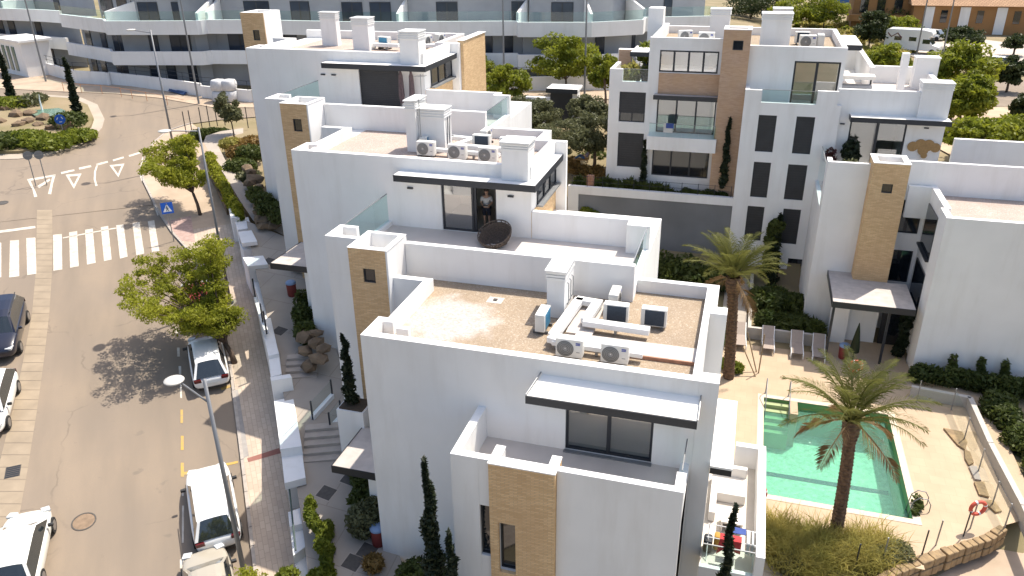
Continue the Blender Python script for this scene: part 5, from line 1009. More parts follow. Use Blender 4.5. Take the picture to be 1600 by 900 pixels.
far_car = lambda lab, p, rz, pm: None
def simplecar(label, p, rz, pm):
    r = thing('parked_car', label, 'car', p, rz); q = MB(); n = 0
    for (x, w_, zb_, zt_) in ((-2.1, .7, .4, .7), (-1.9, .86, .25, .88), (0, .9, .22, .92), (1.2, .88, .22, .86), (1.9, .78, .28, .68), (2.1, .6, .38, .55)):
        q.v += [(x, w_, zb_), (x, w_*1.02, (zb_+zt_)/2), (x, w_*.9, zt_), (x, -w_*.9, zt_), (x, -w_*1.02, (zb_+zt_)/2), (x, -w_, zb_)]
    q.f = [(i*6+k, (i+1)*6+k, (i+1)*6+(k+1) % 6, i*6+(k+1) % 6) for i in range(5) for k in range(6)]+[tuple(range(6)), tuple(35-k for k in range(6))]; q.mi = [0]*len(q.f); q.build('body', pm, r, smooth=True)
    q = MB(); q.add([(-1.75, .74, .88), (-1.75, -.74, .88), (1.05, -.74, .88), (1.05, .74, .88), (-1.2, .58, 1.45), (-1.2, -.58, 1.45), (.2, -.58, 1.45), (.2, .58, 1.45)], [(0, 1, 5, 4), (1, 2, 6, 5), (2, 3, 7, 6), (3, 0, 4, 7)]); q.build('window_band', carglass, r); q = MB(); q.box(-1.2, .2, -.58, .58, 1.44, 1.48); q.build('roof', pm, r)
    for x in (-1.3, 1.3):
        for y in (-.82, .82): q = MB(); q.tube([(x, y-.1, .31), (x, y+.1, .31)], .31, 12); q.build('wheel', tyre, r)
p = PZ(1548, 108, ZN+.05); simplecar('white car on the road beyond the yard trees', tuple(p), 2.9, pw)
p = PZ(1452, 62, ZN+.05); simplecar('white car behind the motorhome', tuple(p), 2.6, pw)
# motorhome
p = PZ(1424, 82, ZN+.05); r = thing('motorhome', 'white motorhome parked at the edge of the yard', 'motorhome', tuple(p), -.35); q = MB()
prof = [(-3.4, .45), (-3.4, 2.75), (-3.1, 3.0), (1.3, 3.05), (2.2, 2.9), (2.45, 2.45), (1.9, 2.0), (2.5, 1.25), (3.4, 1.05), (3.5, .45)]; n = len(prof)
q.v = [(x, 1.1, z) for x, z in prof]+[(x, -1.1, z) for x, z in prof]; q.f = [tuple(range(n-1, -1, -1)), tuple(range(n, 2*n))]+[(i, (i+1) % n, n+(i+1) % n, n+i) for i in range(n)]; q.mi = [0]*len(q.f); q.build('body', pw, r, bevel=.08)
q = MB(); q.add([(1.93, 1.0, 1.98), (1.93, -1.0, 1.98), (2.53, -1.0, 1.28), (2.53, 1.0, 1.28)], [(0, 1, 2, 3)]); q.build('windscreen', carglass, r)
for sg in (-1, 1): q = MB(); q.box(1.3, 2.2, sg*1.105-.01, sg*1.105+.01, 1.35, 1.9); q.build('cab_window', carglass, r)
for x in (-2.2, -.4): q = MB(); q.box(x, x+.9, -1.12, -1.1, 1.6, 2.1); q.build('window', carglass, r)
q = MB(); q.tube([(-3.1, -1.115, 2.5), (-2.6, -1.115, 2.0), (-1.9, -1.115, 2.5), (-1.3, -1.115, 1.9)], .07, 5); q.build('stripe', mat('maroon_decal', (.12, .02, .03), .5), r)
for x in (-1.6, 2.6):
    for y in (-1.0, 1.0): q = MB(); q.tube([(x, y-.12, .36), (x, y+.12, .36)], .36, 14); q.build('wheel', tyre, r)
# ------------------------------------------------------------------ street lamps, posts, signs
def lamp(label, toppx, headpx, h, r0=.09, r1=.05, tilt=0):
    P = PG(*toppx, h); base = Vector((P.x, P.y, P.z-h)); Hd = PG(*headpx, h+.1) ; r = thing('street_lamp', label, 'street lamp', tuple(base)); o = base
    q = MB(); q.tube([(0, 0, 0), (0, 0, h)], [r0, r1], 10); q.build('pole', lampgrey, r, smooth=True); q = MB(); q.cyl((0, 0, 0), .2, .25, 10); q.build('base', lampgrey, r)
    d = Hd-base; a0 = Vector((0, 0, h-.9 if tilt else h-.2)); e_ = Vector((d.x, d.y, h+.05)); dv = Vector((d.x, d.y, 0)).normalized()
    q = MB(); q.tube([a0, e_-dv*.1], .035, 8); arm = q.build('arm', lampgrey, r)
    q = MB(); q.lathe(e_, [(.01, .06), (.2, .055), (.31, .03), (.33, 0), (.29, -.04), (.1, -.06), (.01, -.06)], 24); q.build('lamp_head', ld, r, smooth=True)
    return base
ld = mat('lamp_disc', (.50, .48, .44), .45)
lamp('tall street lamp with disc head nearest the camera', (319, 593), (271, 591), 9.6, .1, .06, 1)
lamp('street lamp rising between the two pavement trees', (310, 199), (257, 205), 10.4)
lamp('street lamp at the roundabout corner', (235, 47), (204, 45), 10.4)
def post(label, topx, basex, hgt, offz=None, gy=None):
    b = PG(*basex) if gy is None else PZ(*basex, gy); r = thing('lamp_post', label, 'lamp post', tuple(b)); q = MB(); q.tube([(0, 0, 0), (0, 0, hgt)], [.10, .06], 8); q.build('pole', lampgrey, r); q = MB(); q.tube([(0, 0, hgt-.1), (-1.2, -.6, hgt+.15)], .04, 6); q.build('arm', lampgrey, r); q = MB(); q.lathe((-1.3, -.65, hgt+.15), [(.01, .06), (.3, .03), (.3, 0), (.01, -.05)], 16); q.build('lamp_head', ld, r)
post('tall lamp post beside the white sacks', 0, (311, 163), 12.5); post('tall lamp post left of the white boundary wall', 0, (72, 128), 11.5)
post('tall lamp post in front of the far block, left of the olive trees', 0, (788, 150), 13, gy=-2.7); post('tall lamp post behind the olive trees', 0, (913, 158), 13, gy=-2.7)
post('lamp post in the car park, left of the motorhome cab', 0, (1427, 112), 12, gy=ZN); post('lamp post in the car park, right of the motorhome', 0, (1472, 90), 12, gy=ZN); post('lamp post in the dry field behind the right-hand roof', 0, (1240, 34), 13, gy=ZN); post('lamp post rising behind the right-hand house, next to the field one', 0, (1246, 33), 13, gy=ZN)
signb = mat('sign_blue', (.012, .10, .48), .4); signw = mat('sign_white', (.78, .78, .76), .5); signback = mat('sign_back', (.20, .21, .22), .5, metal=.4); signk = mat('sign_black', (.02, .02, .02), .5)
def face_frame(p): # towards the camera, upright
    v = Vector(CAM)-p; v.z = 0; v.normalize(); return v, Vector((-v.y, v.x, 0))
P = PG(261, 325, 2.3); g0 = PG(261, 325, 2.3); base = Vector((P.x, P.y, P.z-2.3)); r = thing('crossing_sign', 'blue square pedestrian crossing sign beside the zebra crossing', 'road sign', tuple(base)); v, s_ = face_frame(P); s_ = -s_
v = (v+Vector((0, 0, .25))).normalized(); up_ = s_.cross(v)*-1
if up_.z < 0: up_ = -up_
q = MB(); q.tube([(0, 0, 0), (0, 0, 2.6)], .03, 8); q.build('post', steel, r); c0 = Vector((0, 0, 2.3))+v*.05
q = MB(); q.obox(c0, s_*.36, up_*.36, v*.012); pl = q.build('panel', signb, r); e_ = c0+v*.016
q = MB(); q.quad(e_-s_*.27-up_*.24, e_+s_*.27-up_*.24, e_+up_*.27); q.build('triangle', signw, pl); e_ = c0+v*.02
q = MB(); q.obox(e_+up_*.085, s_*.03, up_*.03, v*.002); q.obox(e_-up_*.01, s_*.028, up_*.065, v*.002); q.obox(e_-up_*.13-s_*.045, (s_*.02-up_*.0), up_*.065+s_*.03, v*.002); q.obox(e_-up_*.13+s_*.045, s_*.02, up_*.065-s_*.03, v*.002); q.obox(e_+up_*.0, s_*.09+up_*.02, up_*.015, v*.002); q.build('walking_figure', signk, pl)
def roundsign(label, px, h, m, rad=.32, back=False):
    P = PG(*px, h); r = thing('round_sign', label, 'road sign', (P.x, P.y, P.z-h)); v, s_ = face_frame(P); q = MB(); q.tube([(0, 0, 0), (0, 0, h+.1)], .035, 8); q.build('post', steel, r); c0 = Vector((0, 0, h))+v*.05; up_ = Vector((0, 0, 1))
    q = MB(); n = 24; pts = [c0+(s_*math.cos(2*pi*k/n)+up_*math.sin(2*pi*k/n))*rad for k in range(n)]; q.add([*pts, *[p_-v*.03 for p_ in pts]], [tuple(range(n)), tuple(range(2*n-1, n-1, -1))]+[(k, n+k, n+(k+1) % n, (k+1) % n) for k in range(n)]); d_ = q.build('disc', m, r)
    if not back:
        q = MB(); e_ = c0+v*.005
        for k in range(3):
            a = 2*pi*k/3+.5; w = s_*math.cos(a)+up_*math.sin(a); u2 = up_*math.cos(a)-s_*math.sin(a); q.obox(e_+w*rad*.5+u2*.02, u2*.11, w*.03, v*.002)
        q.build('arrow', signw, d_)
    else:
        q = MB(); q.obox(c0+v*.01, s_*rad*.7, up_*.03, v*.012); q.build('bracket', steel, d_)
roundsign('round sign seen from behind on the painted island, left one', (43, 243), 2.3, signback, .31, True); roundsign('round sign seen from behind on the painted island, right one', (60.5, 242), 2.3, signback, .31, True); roundsign('blue round arrow sign on the roundabout island', (93.5, 186.5), 1.6, signb, .42)
# ------------------------------------------------------------------ street-side white walls, paths, steps
def zblock(B, name, top_px, z, depth, m=stucco, bevel=.015, thick_to=None):
    pts = [PZ(*p, z) for p in top_px]; q = MB(); q.prism([(p.x, p.y) for p in pts], z-depth, z); return B.part(name, q, m, bevel=bevel)
SW = Bld('garden_wall', 'stepped white wall between the pavement and the villa path', tuple(P_ut(1, 3.3)), 'wall')
zblock(SW, 'wall_block', ((419.5, 556), (436, 552), (440, 584), (423, 589)), -6.95, 3.2)
zblock(SW, 'wall_block', ((422, 589), (453, 584), (456, 589.5), (424, 595)), -6.98, 3.0)
zblock(SW, 'wall_block', ((428, 626), (458, 620), (471.5, 697), (438, 702)), -7.78, 2.6)
zblock(SW, 'wall_block', ((440, 713), (472, 706), (477.5, 746), (444.5, 755)), -8.2, .35)
zblock(SW, 'meter_box_back', ((443, 722), (474, 715), (477, 740), (446, 748)), -8.56, 2.2)
zblock(SW, 'wall_block', ((450, 800), (484, 788), (487, 814), (452.5, 823)), -9.0, 2.2)
zblock(SW, 'wall_block', ((454, 832), (490, 824), (493, 843), (458, 868)), -9.3, 2.2)
zblock(SW, 'wall_block', ((459, 872), (494, 848), (500, 905), (466, 905)), -9.75, 2.2)
q = MB(); c0 = PZ(452, 762, -8.56); q.tube([c0, PZ(462, 860, -8.95)], .035, 6); SW.part('handrail', q, mat('green_rail', (.03, .06, .05), .5))
SW2 = Bld('garden_wall', 'long white street wall beyond the big pavement tree', tuple(P_ut(11, 3.6)), 'wall')
zblock(SW2, 'wall_top', ((386, 404), (399, 402), (417, 470), (434, 545), (436, 552), (419.5, 556), (404, 492)), -6.75, 3)
zblock(SW2, 'gate_pier', ((387, 416), (419, 413), (411, 399), (379, 402)), -5.75, 3.2)
zblock(SW2, 'gate_pier', ((380, 391), (409, 388), (404, 378), (374, 381)), -5.7, 3.2)
zblock(SW2, 'meter_canopy', ((372, 362), (393, 359.5), (402, 377), (378, 380)), -5.2, .25)
zblock(SW2, 'wall_block', ((366, 341), (388, 339), (393, 356), (371, 359)), -5.3, 2.4)
zblock(SW2, 'wall_top', ((355.5, 317), (369.5, 315), (374, 339), (361, 341)), -5.0, 2.4)
zblock(SW2, 'hedge_kerb', ((318, 262), (326, 260), (358, 316), (352, 318)), -5.2, 1.6, m=stone)
OFF = 1.78
def psheet(name, px, m, off=OFF, lift=0.03): return sheet(name, [PG(*p, off+lift) for p in px], m)
psheet('path', ((482, 905), (476, 848), (468, 790), (456, 705), (444, 622), (430, 560), (420, 505), (400, 425), (394, 395), (385, 345), (470, 380), (500, 470), (530, 560), (560, 680), (590, 790), (640, 905)), pave_path)
psheet('path', ((396, 345), (374, 312), (352, 275), (328, 240), (318, 222), (322, 212), (345, 205), (380, 200), (380, 208), (350, 215), (340, 226), (352, 250), (378, 285), (405, 310), (470, 380)), pave_path, OFF*.9)
stp = mat('step_stone', (.44, .38, .32), .9, var=.15, scale=3)
def stairs(label, px, n, w=1.5, rise=.16, run=.34, ang=0.0, off=OFF):
    p = PG(*px, off); r = thing('steps', label, 'steps', tuple(p)); d = Vector((SU.x, SU.y, 0)); d.rotate(Matrix.Rotation(ang, 3, 'Z')); s_ = Vector((-d.y, d.x, 0))
    for k in range(n): q = MB(); q.obox(d*run*(k+.5)+Vector((0, 0, rise*(k+.5)*1.0-.05+.05*0)), d*run*.52, s_*w/2, (0, 0, rise*.62)); q.build('tread', stp, r)
stairs('flight of stone steps beside the stepped white wall', (505, 722), 5, 1.7, .13, .4, -.25); stairs('stone steps below the boulders', (470, 592), 4, 1.5, .13, .4, -.25)
def gpost(label, pxs, h=1.0, off=OFF):
    P = [PG(*p, off) for p in pxs]; r = thing('glass_fence', label, 'fence', tuple(P[0]))
    for p in P: q = MB(); q.obox(p+Vector((0, 0, h/2)), (.03, 0, 0), (0, .03, 0), (0, 0, h/2)); q.build('post', dark, r, off=r.location)
    for a, b in zip(P, P[1:]):
        d = b-a; n_ = Vector((-d.y, d.x, 0)).normalized()*.008; q = MB(); q.obox((a+b)/2+Vector((0, 0, h*.55)), d*.47, n_, (0, 0, h*.4)); q.build('glass_panel', poolglass, r, off=r.location); q = MB(); q.obox((a+b)/2+Vector((0, 0, .12)), d/2, n_*12, (0, 0, .12)); q.build('kerb', stucco, r, off=r.location)
gpost('glass fence with black posts beside the near porch', [(489, 656), (520, 622)]); gpost('single black fence post with glass above the near steps', [(517, 674), (534, 655)])
gpost('dark fence posts along the white street wall', [(400, 470), (412, 510), (417, 522)], 1.3, OFF+.6)
for lab, px, o_ in (('dark square hatch in the path near the red bin', (551, 879), OFF), ('dark square hatch in the path next to the bushes', (574, 861), OFF), ('small dark hatch by the near villa corner', (547, 748), OFF), ('small dark hatch beside the stepped white wall', (510, 770), OFF), ('dark hatch on the path below the boulders', (437, 517), OFF), ('dark hatch in front of the middle villa porch', (421, 408), OFF)):
    p = PG(*px, o_+.035); r = thing('path_hatch', lab, 'hatch', tuple(p)); d = Vector((SU.x, SU.y, .15)); s_ = Vector((ST.x, ST.y, 0)); q = MB(); q.obox((0, 0, 0), (d+s_)*.22, (d-s_)*.22, (0, 0, .006)); q.build('cover', iron, r); q = MB(); q.obox((0, 0, -.002), (d+s_)*.25, (d-s_)*.25, (0, 0, .004)); q.build('frame', stp, r)
# pavement panels: red strip, grey gutter slabs, tree pits
b = MB(); a_ = [PG(*p, .118) for p in ((386, 716), (436, 700), (439, 708), (388, 722))]; sheet('pavement_strip', a_, pave_red)
b = MB(); a_ = [PG(*p, .118) for p in ((362, 610), (372, 609), (389, 712), (376, 718))]; sheet('pavement_strip', a_, pave_grey)
sheet('pavement_strip', [PG(*p, .116) for p in ((259, 346), (298, 337), (305, 378), (281, 376))], mat('pink_tactile', (.48, .33, .28), .9, var=.3, scale=5))
# white sacks by the far wall
for k, (px, lab) in enumerate((((345, 158), 'white bulk sack by the boundary wall, left one'), ((362, 158), 'white bulk sack by the boundary wall, right one'))):
    p = PG(*px, .06); r = thing('bulk_sack', lab, 'sack', tuple(p)); sk = mat('sack_fabric', (.66, .66, .66), .9, var=.15, scale=4)
    for j, (z, s_) in enumerate(((.55, .62), (1.6, .6))):
        q = MB(); n = 10
        for zz, rr in ((-.52, .85), (-.45, 1.0), (0, 1.06), (.4, .98), (.5, .8)): q.v += [(s_*rr*max(-1, min(1, 1.25*math.cos(2*pi*i/n+.3)))+RND.uniform(-.04, .04), s_*rr*max(-1, min(1, 1.25*math.sin(2*pi*i/n+.3)))+RND.uniform(-.04, .04), z+zz) for i in range(n)]
        q.f = [(i*n+k2, i*n+(k2+1) % n, (i+1)*n+(k2+1) % n, (i+1)*n+k2) for i in range(4) for k2 in range(n)]+[tuple(4*n+i for i in range(n))]; q.mi = [0]*len(q.f); q.build('bag', sk, r, smooth=True)
p = PG(276, 146, .1); r = thing('pipe_stack', 'dark blue pipes lying on the far pavement', 'pipes', tuple(p)); dv = (PG(288, 149, .1)-PG(264, 143, .1))
for k in range(4): q = MB(); q.tube([Vector((0, .12*k, .1+.1*(k % 2)))-dv*.5, Vector((0, .12*k, .1+.1*(k % 2)))+dv*.5], .07, 8); q.build('pipe', mat('blue_pipe', (.03, .07, .18), .5), r)
# temporary fence on the far sidewalk
tf = thing('site_fence', 'low orange site fence along the far side of the roundabout', 'fence', tuple(PG(200, 150, .05))); fpx = [(100, 142), (128, 145), (160, 147), (190, 151), (207, 154), (230, 158), (262, 164), (290, 170)]
for a, b in zip(fpx, fpx[1:]):
    A_, B_ = PG(*a, .05), PG(*b, .05); q = MB(); q.tube([A_, A_+Vector((0, 0, .9))], .03, 5); q.build('post', mat('fence_orange', (.5, .24, .12), .8), tf, off=tf.location) if a == fpx[0] else q.build('post', bpy.data.materials['fence_orange'], tf, off=tf.location)
    q = MB(); u_ = Vector((0, 0, .85)); q.tube([A_+u_, B_+u_], .02, 4); q.build('rail', bpy.data.materials['fence_orange'], tf, off=tf.location)
# ------------------------------------------------------------------ roundabout island
ipx = [(147, 188), (143, 200), (128, 215), (105, 226), (70, 236), (30, 241), (-20, 242), (-80, 236), (-110, 215), (-100, 185), (-40, 165), (0, 158), (60, 154), (115, 158), (138, 168)]
ip = [PG(*p) for p in ipx]; q = MB(); q.prism([(p.x, p.y) for p in ip], lambda p: zs(ut(*p)[0])-.1, lambda p: zs(ut(*p)[0])+.28); isl = struct(q.build('roundabout_island', earth))
ap = [Vector((p.x, p.y, 0)) for p in ip]; cc = sum(ap, Vector())/len(ap); q = MB(); op = [cc+(p-cc)*1.16 for p in ap]
q.prism([(p.x, p.y) for p in op], lambda p: zs(ut(*p)[0])-.1, lambda p: zs(ut(*p)[0])+.045); struct(q.build('roundabout_apron', mat('apron_concrete', (.42, .36, .29), .9, var=.15, scale=.8)))
pc_ = PG(72, 174, .3); q = MB(); n = 22; pw_ = mat('pond_water', (.16, .27, .21), .08, spec=.7, var=.2, scale=1.5); rr = lambda a: 1+.12*math.sin(3*a+1)
ea = PG(100, 178, .3)-pc_; eb_ = PG(75, 163, .3)-pc_
q.add([pc_+ea*math.cos(2*pi*k/n)*rr(2*pi*k/n)+eb_*math.sin(2*pi*k/n)*rr(2*pi*k/n)+Vector((0, 0, .03)) for k in range(n)], [tuple(range(n))]); q.v = [(x, y, pc_.z+.05) for x, y, z in q.v]; o = q.build('pond', pw_)
for p in o.data.polygons:
    if p.normal.z < 0: p.flip()
struct(o)
def rock(seed, s, flat=.7):
    r_ = random.Random(seed); bm = bmesh.new(); bmesh.ops.create_icosphere(bm, subdivisions=1, radius=1)
    for v in bm.verts: v.co *= r_.uniform(.75, 1.15); v.co.z *= flat
    for _ in range(3):
        n_ = Vector((r_.uniform(-1, 1), r_.uniform(-1, 1), r_.uniform(-.4, 1))).normalized(); dd_ = r_.uniform(.6, .8)
        for v in bm.verts:
            k = v.co.dot(n_)
            if k > dd_: v.co -= n_*(k-dd_)
    me = bpy.data.meshes.new('boulder'); bm.to_mesh(me); bm.free(); me.materials.append(stone); return me
RK = [rock(k, 1) for k in range(6)]
def rocks(name, label, pts, s0, s1, parentcat='rock wall'):
    r = thing(name, label, parentcat, tuple(pts[0]))
    for k, p in enumerate(pts):
        o = bpy.data.objects.new('boulder', RK[k % 6]); COL.objects.link(o); o.parent = r; o.location = Vector(p)-Vector(pts[0]); s = RND.uniform(s0, s1); o.scale = (s*RND.uniform(.9, 1.4), s, s*RND.uniform(.8, 1.1)); o.rotation_euler = (RND.uniform(-.2, .2), RND.uniform(-.2, .2), RND.uniform(0, 6.28))
    return r
pts = []
for (x, y) in ((392, 268), (398, 280), (404, 292), (386, 262), (408, 305), (399, 310), (412, 318), (408, 330), (416, 330), (405, 342), (418, 345), (412, 352), (424, 340), (390, 285), (402, 322), (425, 352), (394, 300)): pts.append(PG(x, y, OFF*.9+.5))
rocks('rock_wall', 'rough brown boulder wall below the far villa', pts, .45, .7)
pts = [PG(x, y, OFF+o_) for x, y, o_ in ((478, 548, .7), (492, 535, 1.0), (485, 570, .4), (500, 560, .9), (495, 520, 1.3), (476, 525, .9), (505, 545, 1.2))]; rocks('rock_wall', 'large brown boulders under the middle villa overhang', pts, .32, .55)
pts = [PG(x, y, .3) for x, y in ((10, 170), (25, 180), (45, 190), (60, 195), (80, 200), (100, 198), (70, 185), (120, 190), (30, 195), (0, 190), (48, 178))]; rocks('rock_group', 'sandy rocks round the roundabout pond', pts, .5, .95)
q = MB(); fz = PG(66, 172, .3); r = thing('fountain_jet', 'small white water jet in the roundabout pond', 'fountain', tuple(fz)); q.tube([(0, 0, 0), (0, 0, .9), (.1, 0, 1.5)], [.09, .06, .02], 8); q.build('jet', mat('water_spray', (.8, .85, .86), .3), r)
# ------------------------------------------------------------------ pool furniture
mesh_f = mat('lounger_mesh', (.36, .29, .24), .85, var=.1, scale=8)
def lounger():
    r = thing('sun_lounger', 'proto', 'sun lounger', (0, 0, 0), group='sun loungers by the pool')
    for x in (-.32, .32):
        q = MB(); q.tube([(x, -1.0, .05), (x, -.95, .36), (x, .25, .38), (x, 1.0, .82)], .028, 8); q.build('side_rail', white_metal, r, smooth=True)
        for y in (-.75, .35): q = MB(); q.tube([(x, y, .36), (x*1.05, y+.05, 0)], .025, 8); q.build('leg', white_metal, r)
    q = MB(); q.add([(-.3, -.95, .37), (.3, -.95, .37), (.3, .25, .40), (-.3, .25, .40)], [(0, 1, 2, 3)]); q.add([(-.3, .25, .40), (.3, .25, .40), (.3, 1.0, .84), (-.3, 1.0, .84)], [(0, 1, 2, 3)]); q.v = q.v+[(x, y, z-.03) for x, y, z in q.v]; q.f += [(8, 11, 10, 9), (12, 15, 14, 13)]; q.mi += [0, 0]; q.build('sling', mesh_f, r)
    return r
Lg = lounger()
for k, (x, y, lab, rz) in enumerate(((.95, 41.9, 'sun lounger nearest the left palm trunk', .06), (2.5, 41.85, 'second sun lounger from the left palm trunk', .02), (4.05, 41.7, 'third sun lounger from the left palm, half in shade', 0), (5.2, 41.6, 'rightmost sun lounger, fully in the shade', -.03))):
    o = Lg if k == 0 else copy_tree(Lg); o.location = (x, y, DZ+.01); o.rotation_euler = (0, 0, rz); o['label'] = lab
ringm = mat('lifebuoy_orange', (.62, .10, .06), .6); 
def lifebuoy(label, p, rz):
    r = thing('lifebuoy', label, 'lifebuoy', tuple(p), rz); q = MB(); q.tube([(.0, 0, 0), (0, 0, 1.3)], .03, 8); q.build('post', steel, r); n = 24
    q = MB(); q.tube([(.3*math.cos(2*pi*k/n), -.08, 1.1+.3*math.sin(2*pi*k/n)) for k in range(n+1)], .075, 10, False); rg = q.build('ring', ringm, r, smooth=True)
    for k in range(4):
        a = 2*pi*k/4+.4; q = MB(); q.tube([(.3*math.cos(a+e), -.08, 1.1+.3*math.sin(a+e)) for e in (-.12, 0, .12)], .08, 10, False); q.build('band', signw, rg)
lifebuoy('red lifebuoy beside the near villa balcony', (2.15, 27.4, DZ), -.6); lifebuoy('red lifebuoy by the low stone wall at right', (10.3, 28.6, DZ), .4); lifebuoy('red lifebuoy on a post behind the right palm', (6.75, 38.9, DZ), .1)
# litter bins
def bin_(label, p):
    r = thing('litter_bin', label, 'bin', tuple(p)); q = MB(); q.lathe((0, 0, 0), [(.22, 0), (.25, .1), (.27, .75), (.25, .78)], 16); q.build('barrel', mat('bin_red', (.20, .03, .025), .6) if 'bin_red' not in bpy.data.materials else bpy.data.materials['bin_red'], r, smooth=True); q = MB(); q.lathe((0, 0, 0), [(.28, .74), (.29, .82), (.2, .9), (.01, .92)], 16); q.build('lid', mat('bin_lid', (.22, .32, .50), .5) if 'bin_lid' not in bpy.data.materials else bpy.data.materials['bin_lid'], r, smooth=True)
bin_('red bin with blue lid at the near villa corner', PG(592, 850, OFF)); bin_('red bin with blue lid at the pool entrance porch', (6.5, 41.6, DZ)); bin_('red bin in the shade outside the middle villa', PG(457, 462, OFF))
# glass fence round the deck, low walls, loose stones
PFpx = [(1432, 628), (1486, 641), (1506, 688), (1528, 738), (1550, 790), (1569, 826)]
pf = thing('pool_fence', 'glass pool fence with slim posts along the right edge of the deck', 'fence', tuple(PZ(1520, 700, DZ))); P = [PZ(*p, DZ) for p in PFpx]
for k, p in enumerate(P): q = MB(); q.tube([p, p+Vector((0, 0, 1.25))], .03, 8); q.build('post', steel, pf, off=pf.location)
for a, b in zip(P, P[1:]): d = b-a; n_ = Vector((-d.y, d.x, 0)).normalized()*.008; q = MB(); q.obox((a+b)/2+Vector((0, 0, .65)), d*.48, n_, (0, 0, .55)); q.build('glass_panel', poolglass, pf, off=pf.location)
DW = Bld('planter_wall', 'low pale planter wall behind the deck fence', tuple(PZ(1500, 640, DZ)), 'wall'); WP = [PZ(*p, DZ+.55) for p in ((1425, 604), (1516, 621), (1548, 692), (1600, 790), (1640, 880))]
for a, b in zip(WP, WP[1:]): d = b-a; n_ = Vector((-d.y, d.x, 0)).normalized()*.12; q = MB(); q.obox((a+b)/2-Vector((0, 0, .35)), d/2*1.01, n_, (0, 0, .38)); DW.part('wall_section', q, stucco2 if 0 else mat('cream_render', (.50, .46, .41), .9, var=.12) if 'cream_render' not in bpy.data.materials else bpy.data.materials['cream_render'])
DB = Bld('planter_wall', 'low cream planter wall behind the sun loungers', (3.5, 42.9, DZ), 'wall'); DB.box('wall_section', bpy.data.materials['cream_render'], 1.35, 5.3, 42.8, 43.0, DZ-.3, DZ+.6); DB.box('wall_section', bpy.data.materials['cream_render'], 1.35, 1.55, 43.0, 51.4, DZ-.3, DZ+.35)
sw_ = thing('stone_wall', 'low ochre stone wall curving below the pool at bottom right', 'wall', tuple(PZ(1440, 870, -10.3))); cs = [PZ(*p, -9.92) for p in ((1569, 822), (1545, 838), (1515, 848), (1485, 858), (1455, 868), (1425, 879), (1395, 893), (1365, 910), (1330, 935))]; ochre = mat('ochre_stone', (.36, .25, .13), .95, col2=(.22, .155, .09), scale=4, bump=.6, bscale=9)
for a, b in zip(cs, cs[1:]):
    for k in range(3):
        jj = RND.uniform(-.12, .12); p, q2 = a.lerp(b, (k+.04+(jj if k else 0))/3), a.lerp(b, (k+.97+jj*(k < 2))/3); d = q2-p; n_ = Vector((-d.y, d.x, 0)).normalized()*RND.uniform(.17, .22)
        for j in range(2): q = MB(); q.obox((p+q2)/2+Vector((0, 0, -.62+.42*j)), d/2, n_, (0, 0, .2*RND.uniform(.85, 1.02))); q.build('stone', ochre, sw_, off=sw_.location, bevel=.04)
for k, px in enumerate(((1440, 868), (1462, 852), (1505, 838), (1378, 880), (1335, 890))):
    p = PZ(*px, -10.0); q = MB(); q.tube([p, p+Vector((.02, 0, 1.25))], .028, 6); q.build('fence_post', steel if k % 2 else dark, sw_, off=sw_.location)
sheet('path', [PZ(*p, -11.05) for p in ((1585, 846), (1550, 862), (1440, 900), (1300, 980), (1700, 990), (1750, 860))], sandwalk)
sheet('path', [PZ(*p, -10.02) for p in ((1100, 850), (1200, 846), (1260, 905), (1240, 990), (1080, 990))], pave_path)
fs = thing('flagstones', 'loose ochre flagstones along the right deck edge', 'stones', tuple(PZ(1510, 720, DZ)))
for k, px in enumerate((((1474, 668), (1504, 674), (1512, 690), (1508, 702), (1496, 694)), ((1507, 702), (1516, 705), (1522, 722), (1514, 726), (1508, 716)), ((1514, 728), (1526, 727), (1534, 750), (1523, 748)), ((1522, 752), (1538, 752), (1546, 776), (1530, 772)), ((1536, 782), (1552, 780), (1566, 798), (1556, 800)))):
    pts = [PZ(*p, DZ+.1) for p in px]; q = MB(); q.prism([(p.x, p.y) for p in pts], DZ+.01, DZ+.1); q.build('flagstone', ochre if k != 2 else stp, fs, off=fs.location, bevel=.02)
def bedframe(label, p, px2): pass
# timber guy supports by the left palm
r = thing('tree_stake', 'timber stakes propping the left palm trunk', 'stakes', (.9, 38.9, DZ)); tm = mat('timber', (.30, .22, .13), .9, var=.2, scale=5)
for a, b in (((.35, .3, 2.1), (1.05, -.1, .0)), ((.2, -.3, 1.5), (1.0, -.6, 0)), ((1.15, -.2, 0), (1.2, -.1, 2.3))): q = MB(); q.tube([a, b], .035, 6); q.build('stake', tm, r)
# closed parasol by the porch
r = thing('parasol', 'closed dark parasol beside the pool entrance porch', 'parasol', (6.95, 41.2, DZ)); q = MB(); q.tube([(0, 0, 0), (0, 0, 2.4)], .03, 8); q.build('pole', dark, r); q = MB(); q.lathe((0, 0, 0), [(.26, .7), (.22, 1.2), (.12, 1.9), (.02, 2.45)], 10); q.build('canopy', f_cyp, r); q = MB(); q.cyl((0, 0, 0), .3, .08, 14); q.build('base', stp, r)
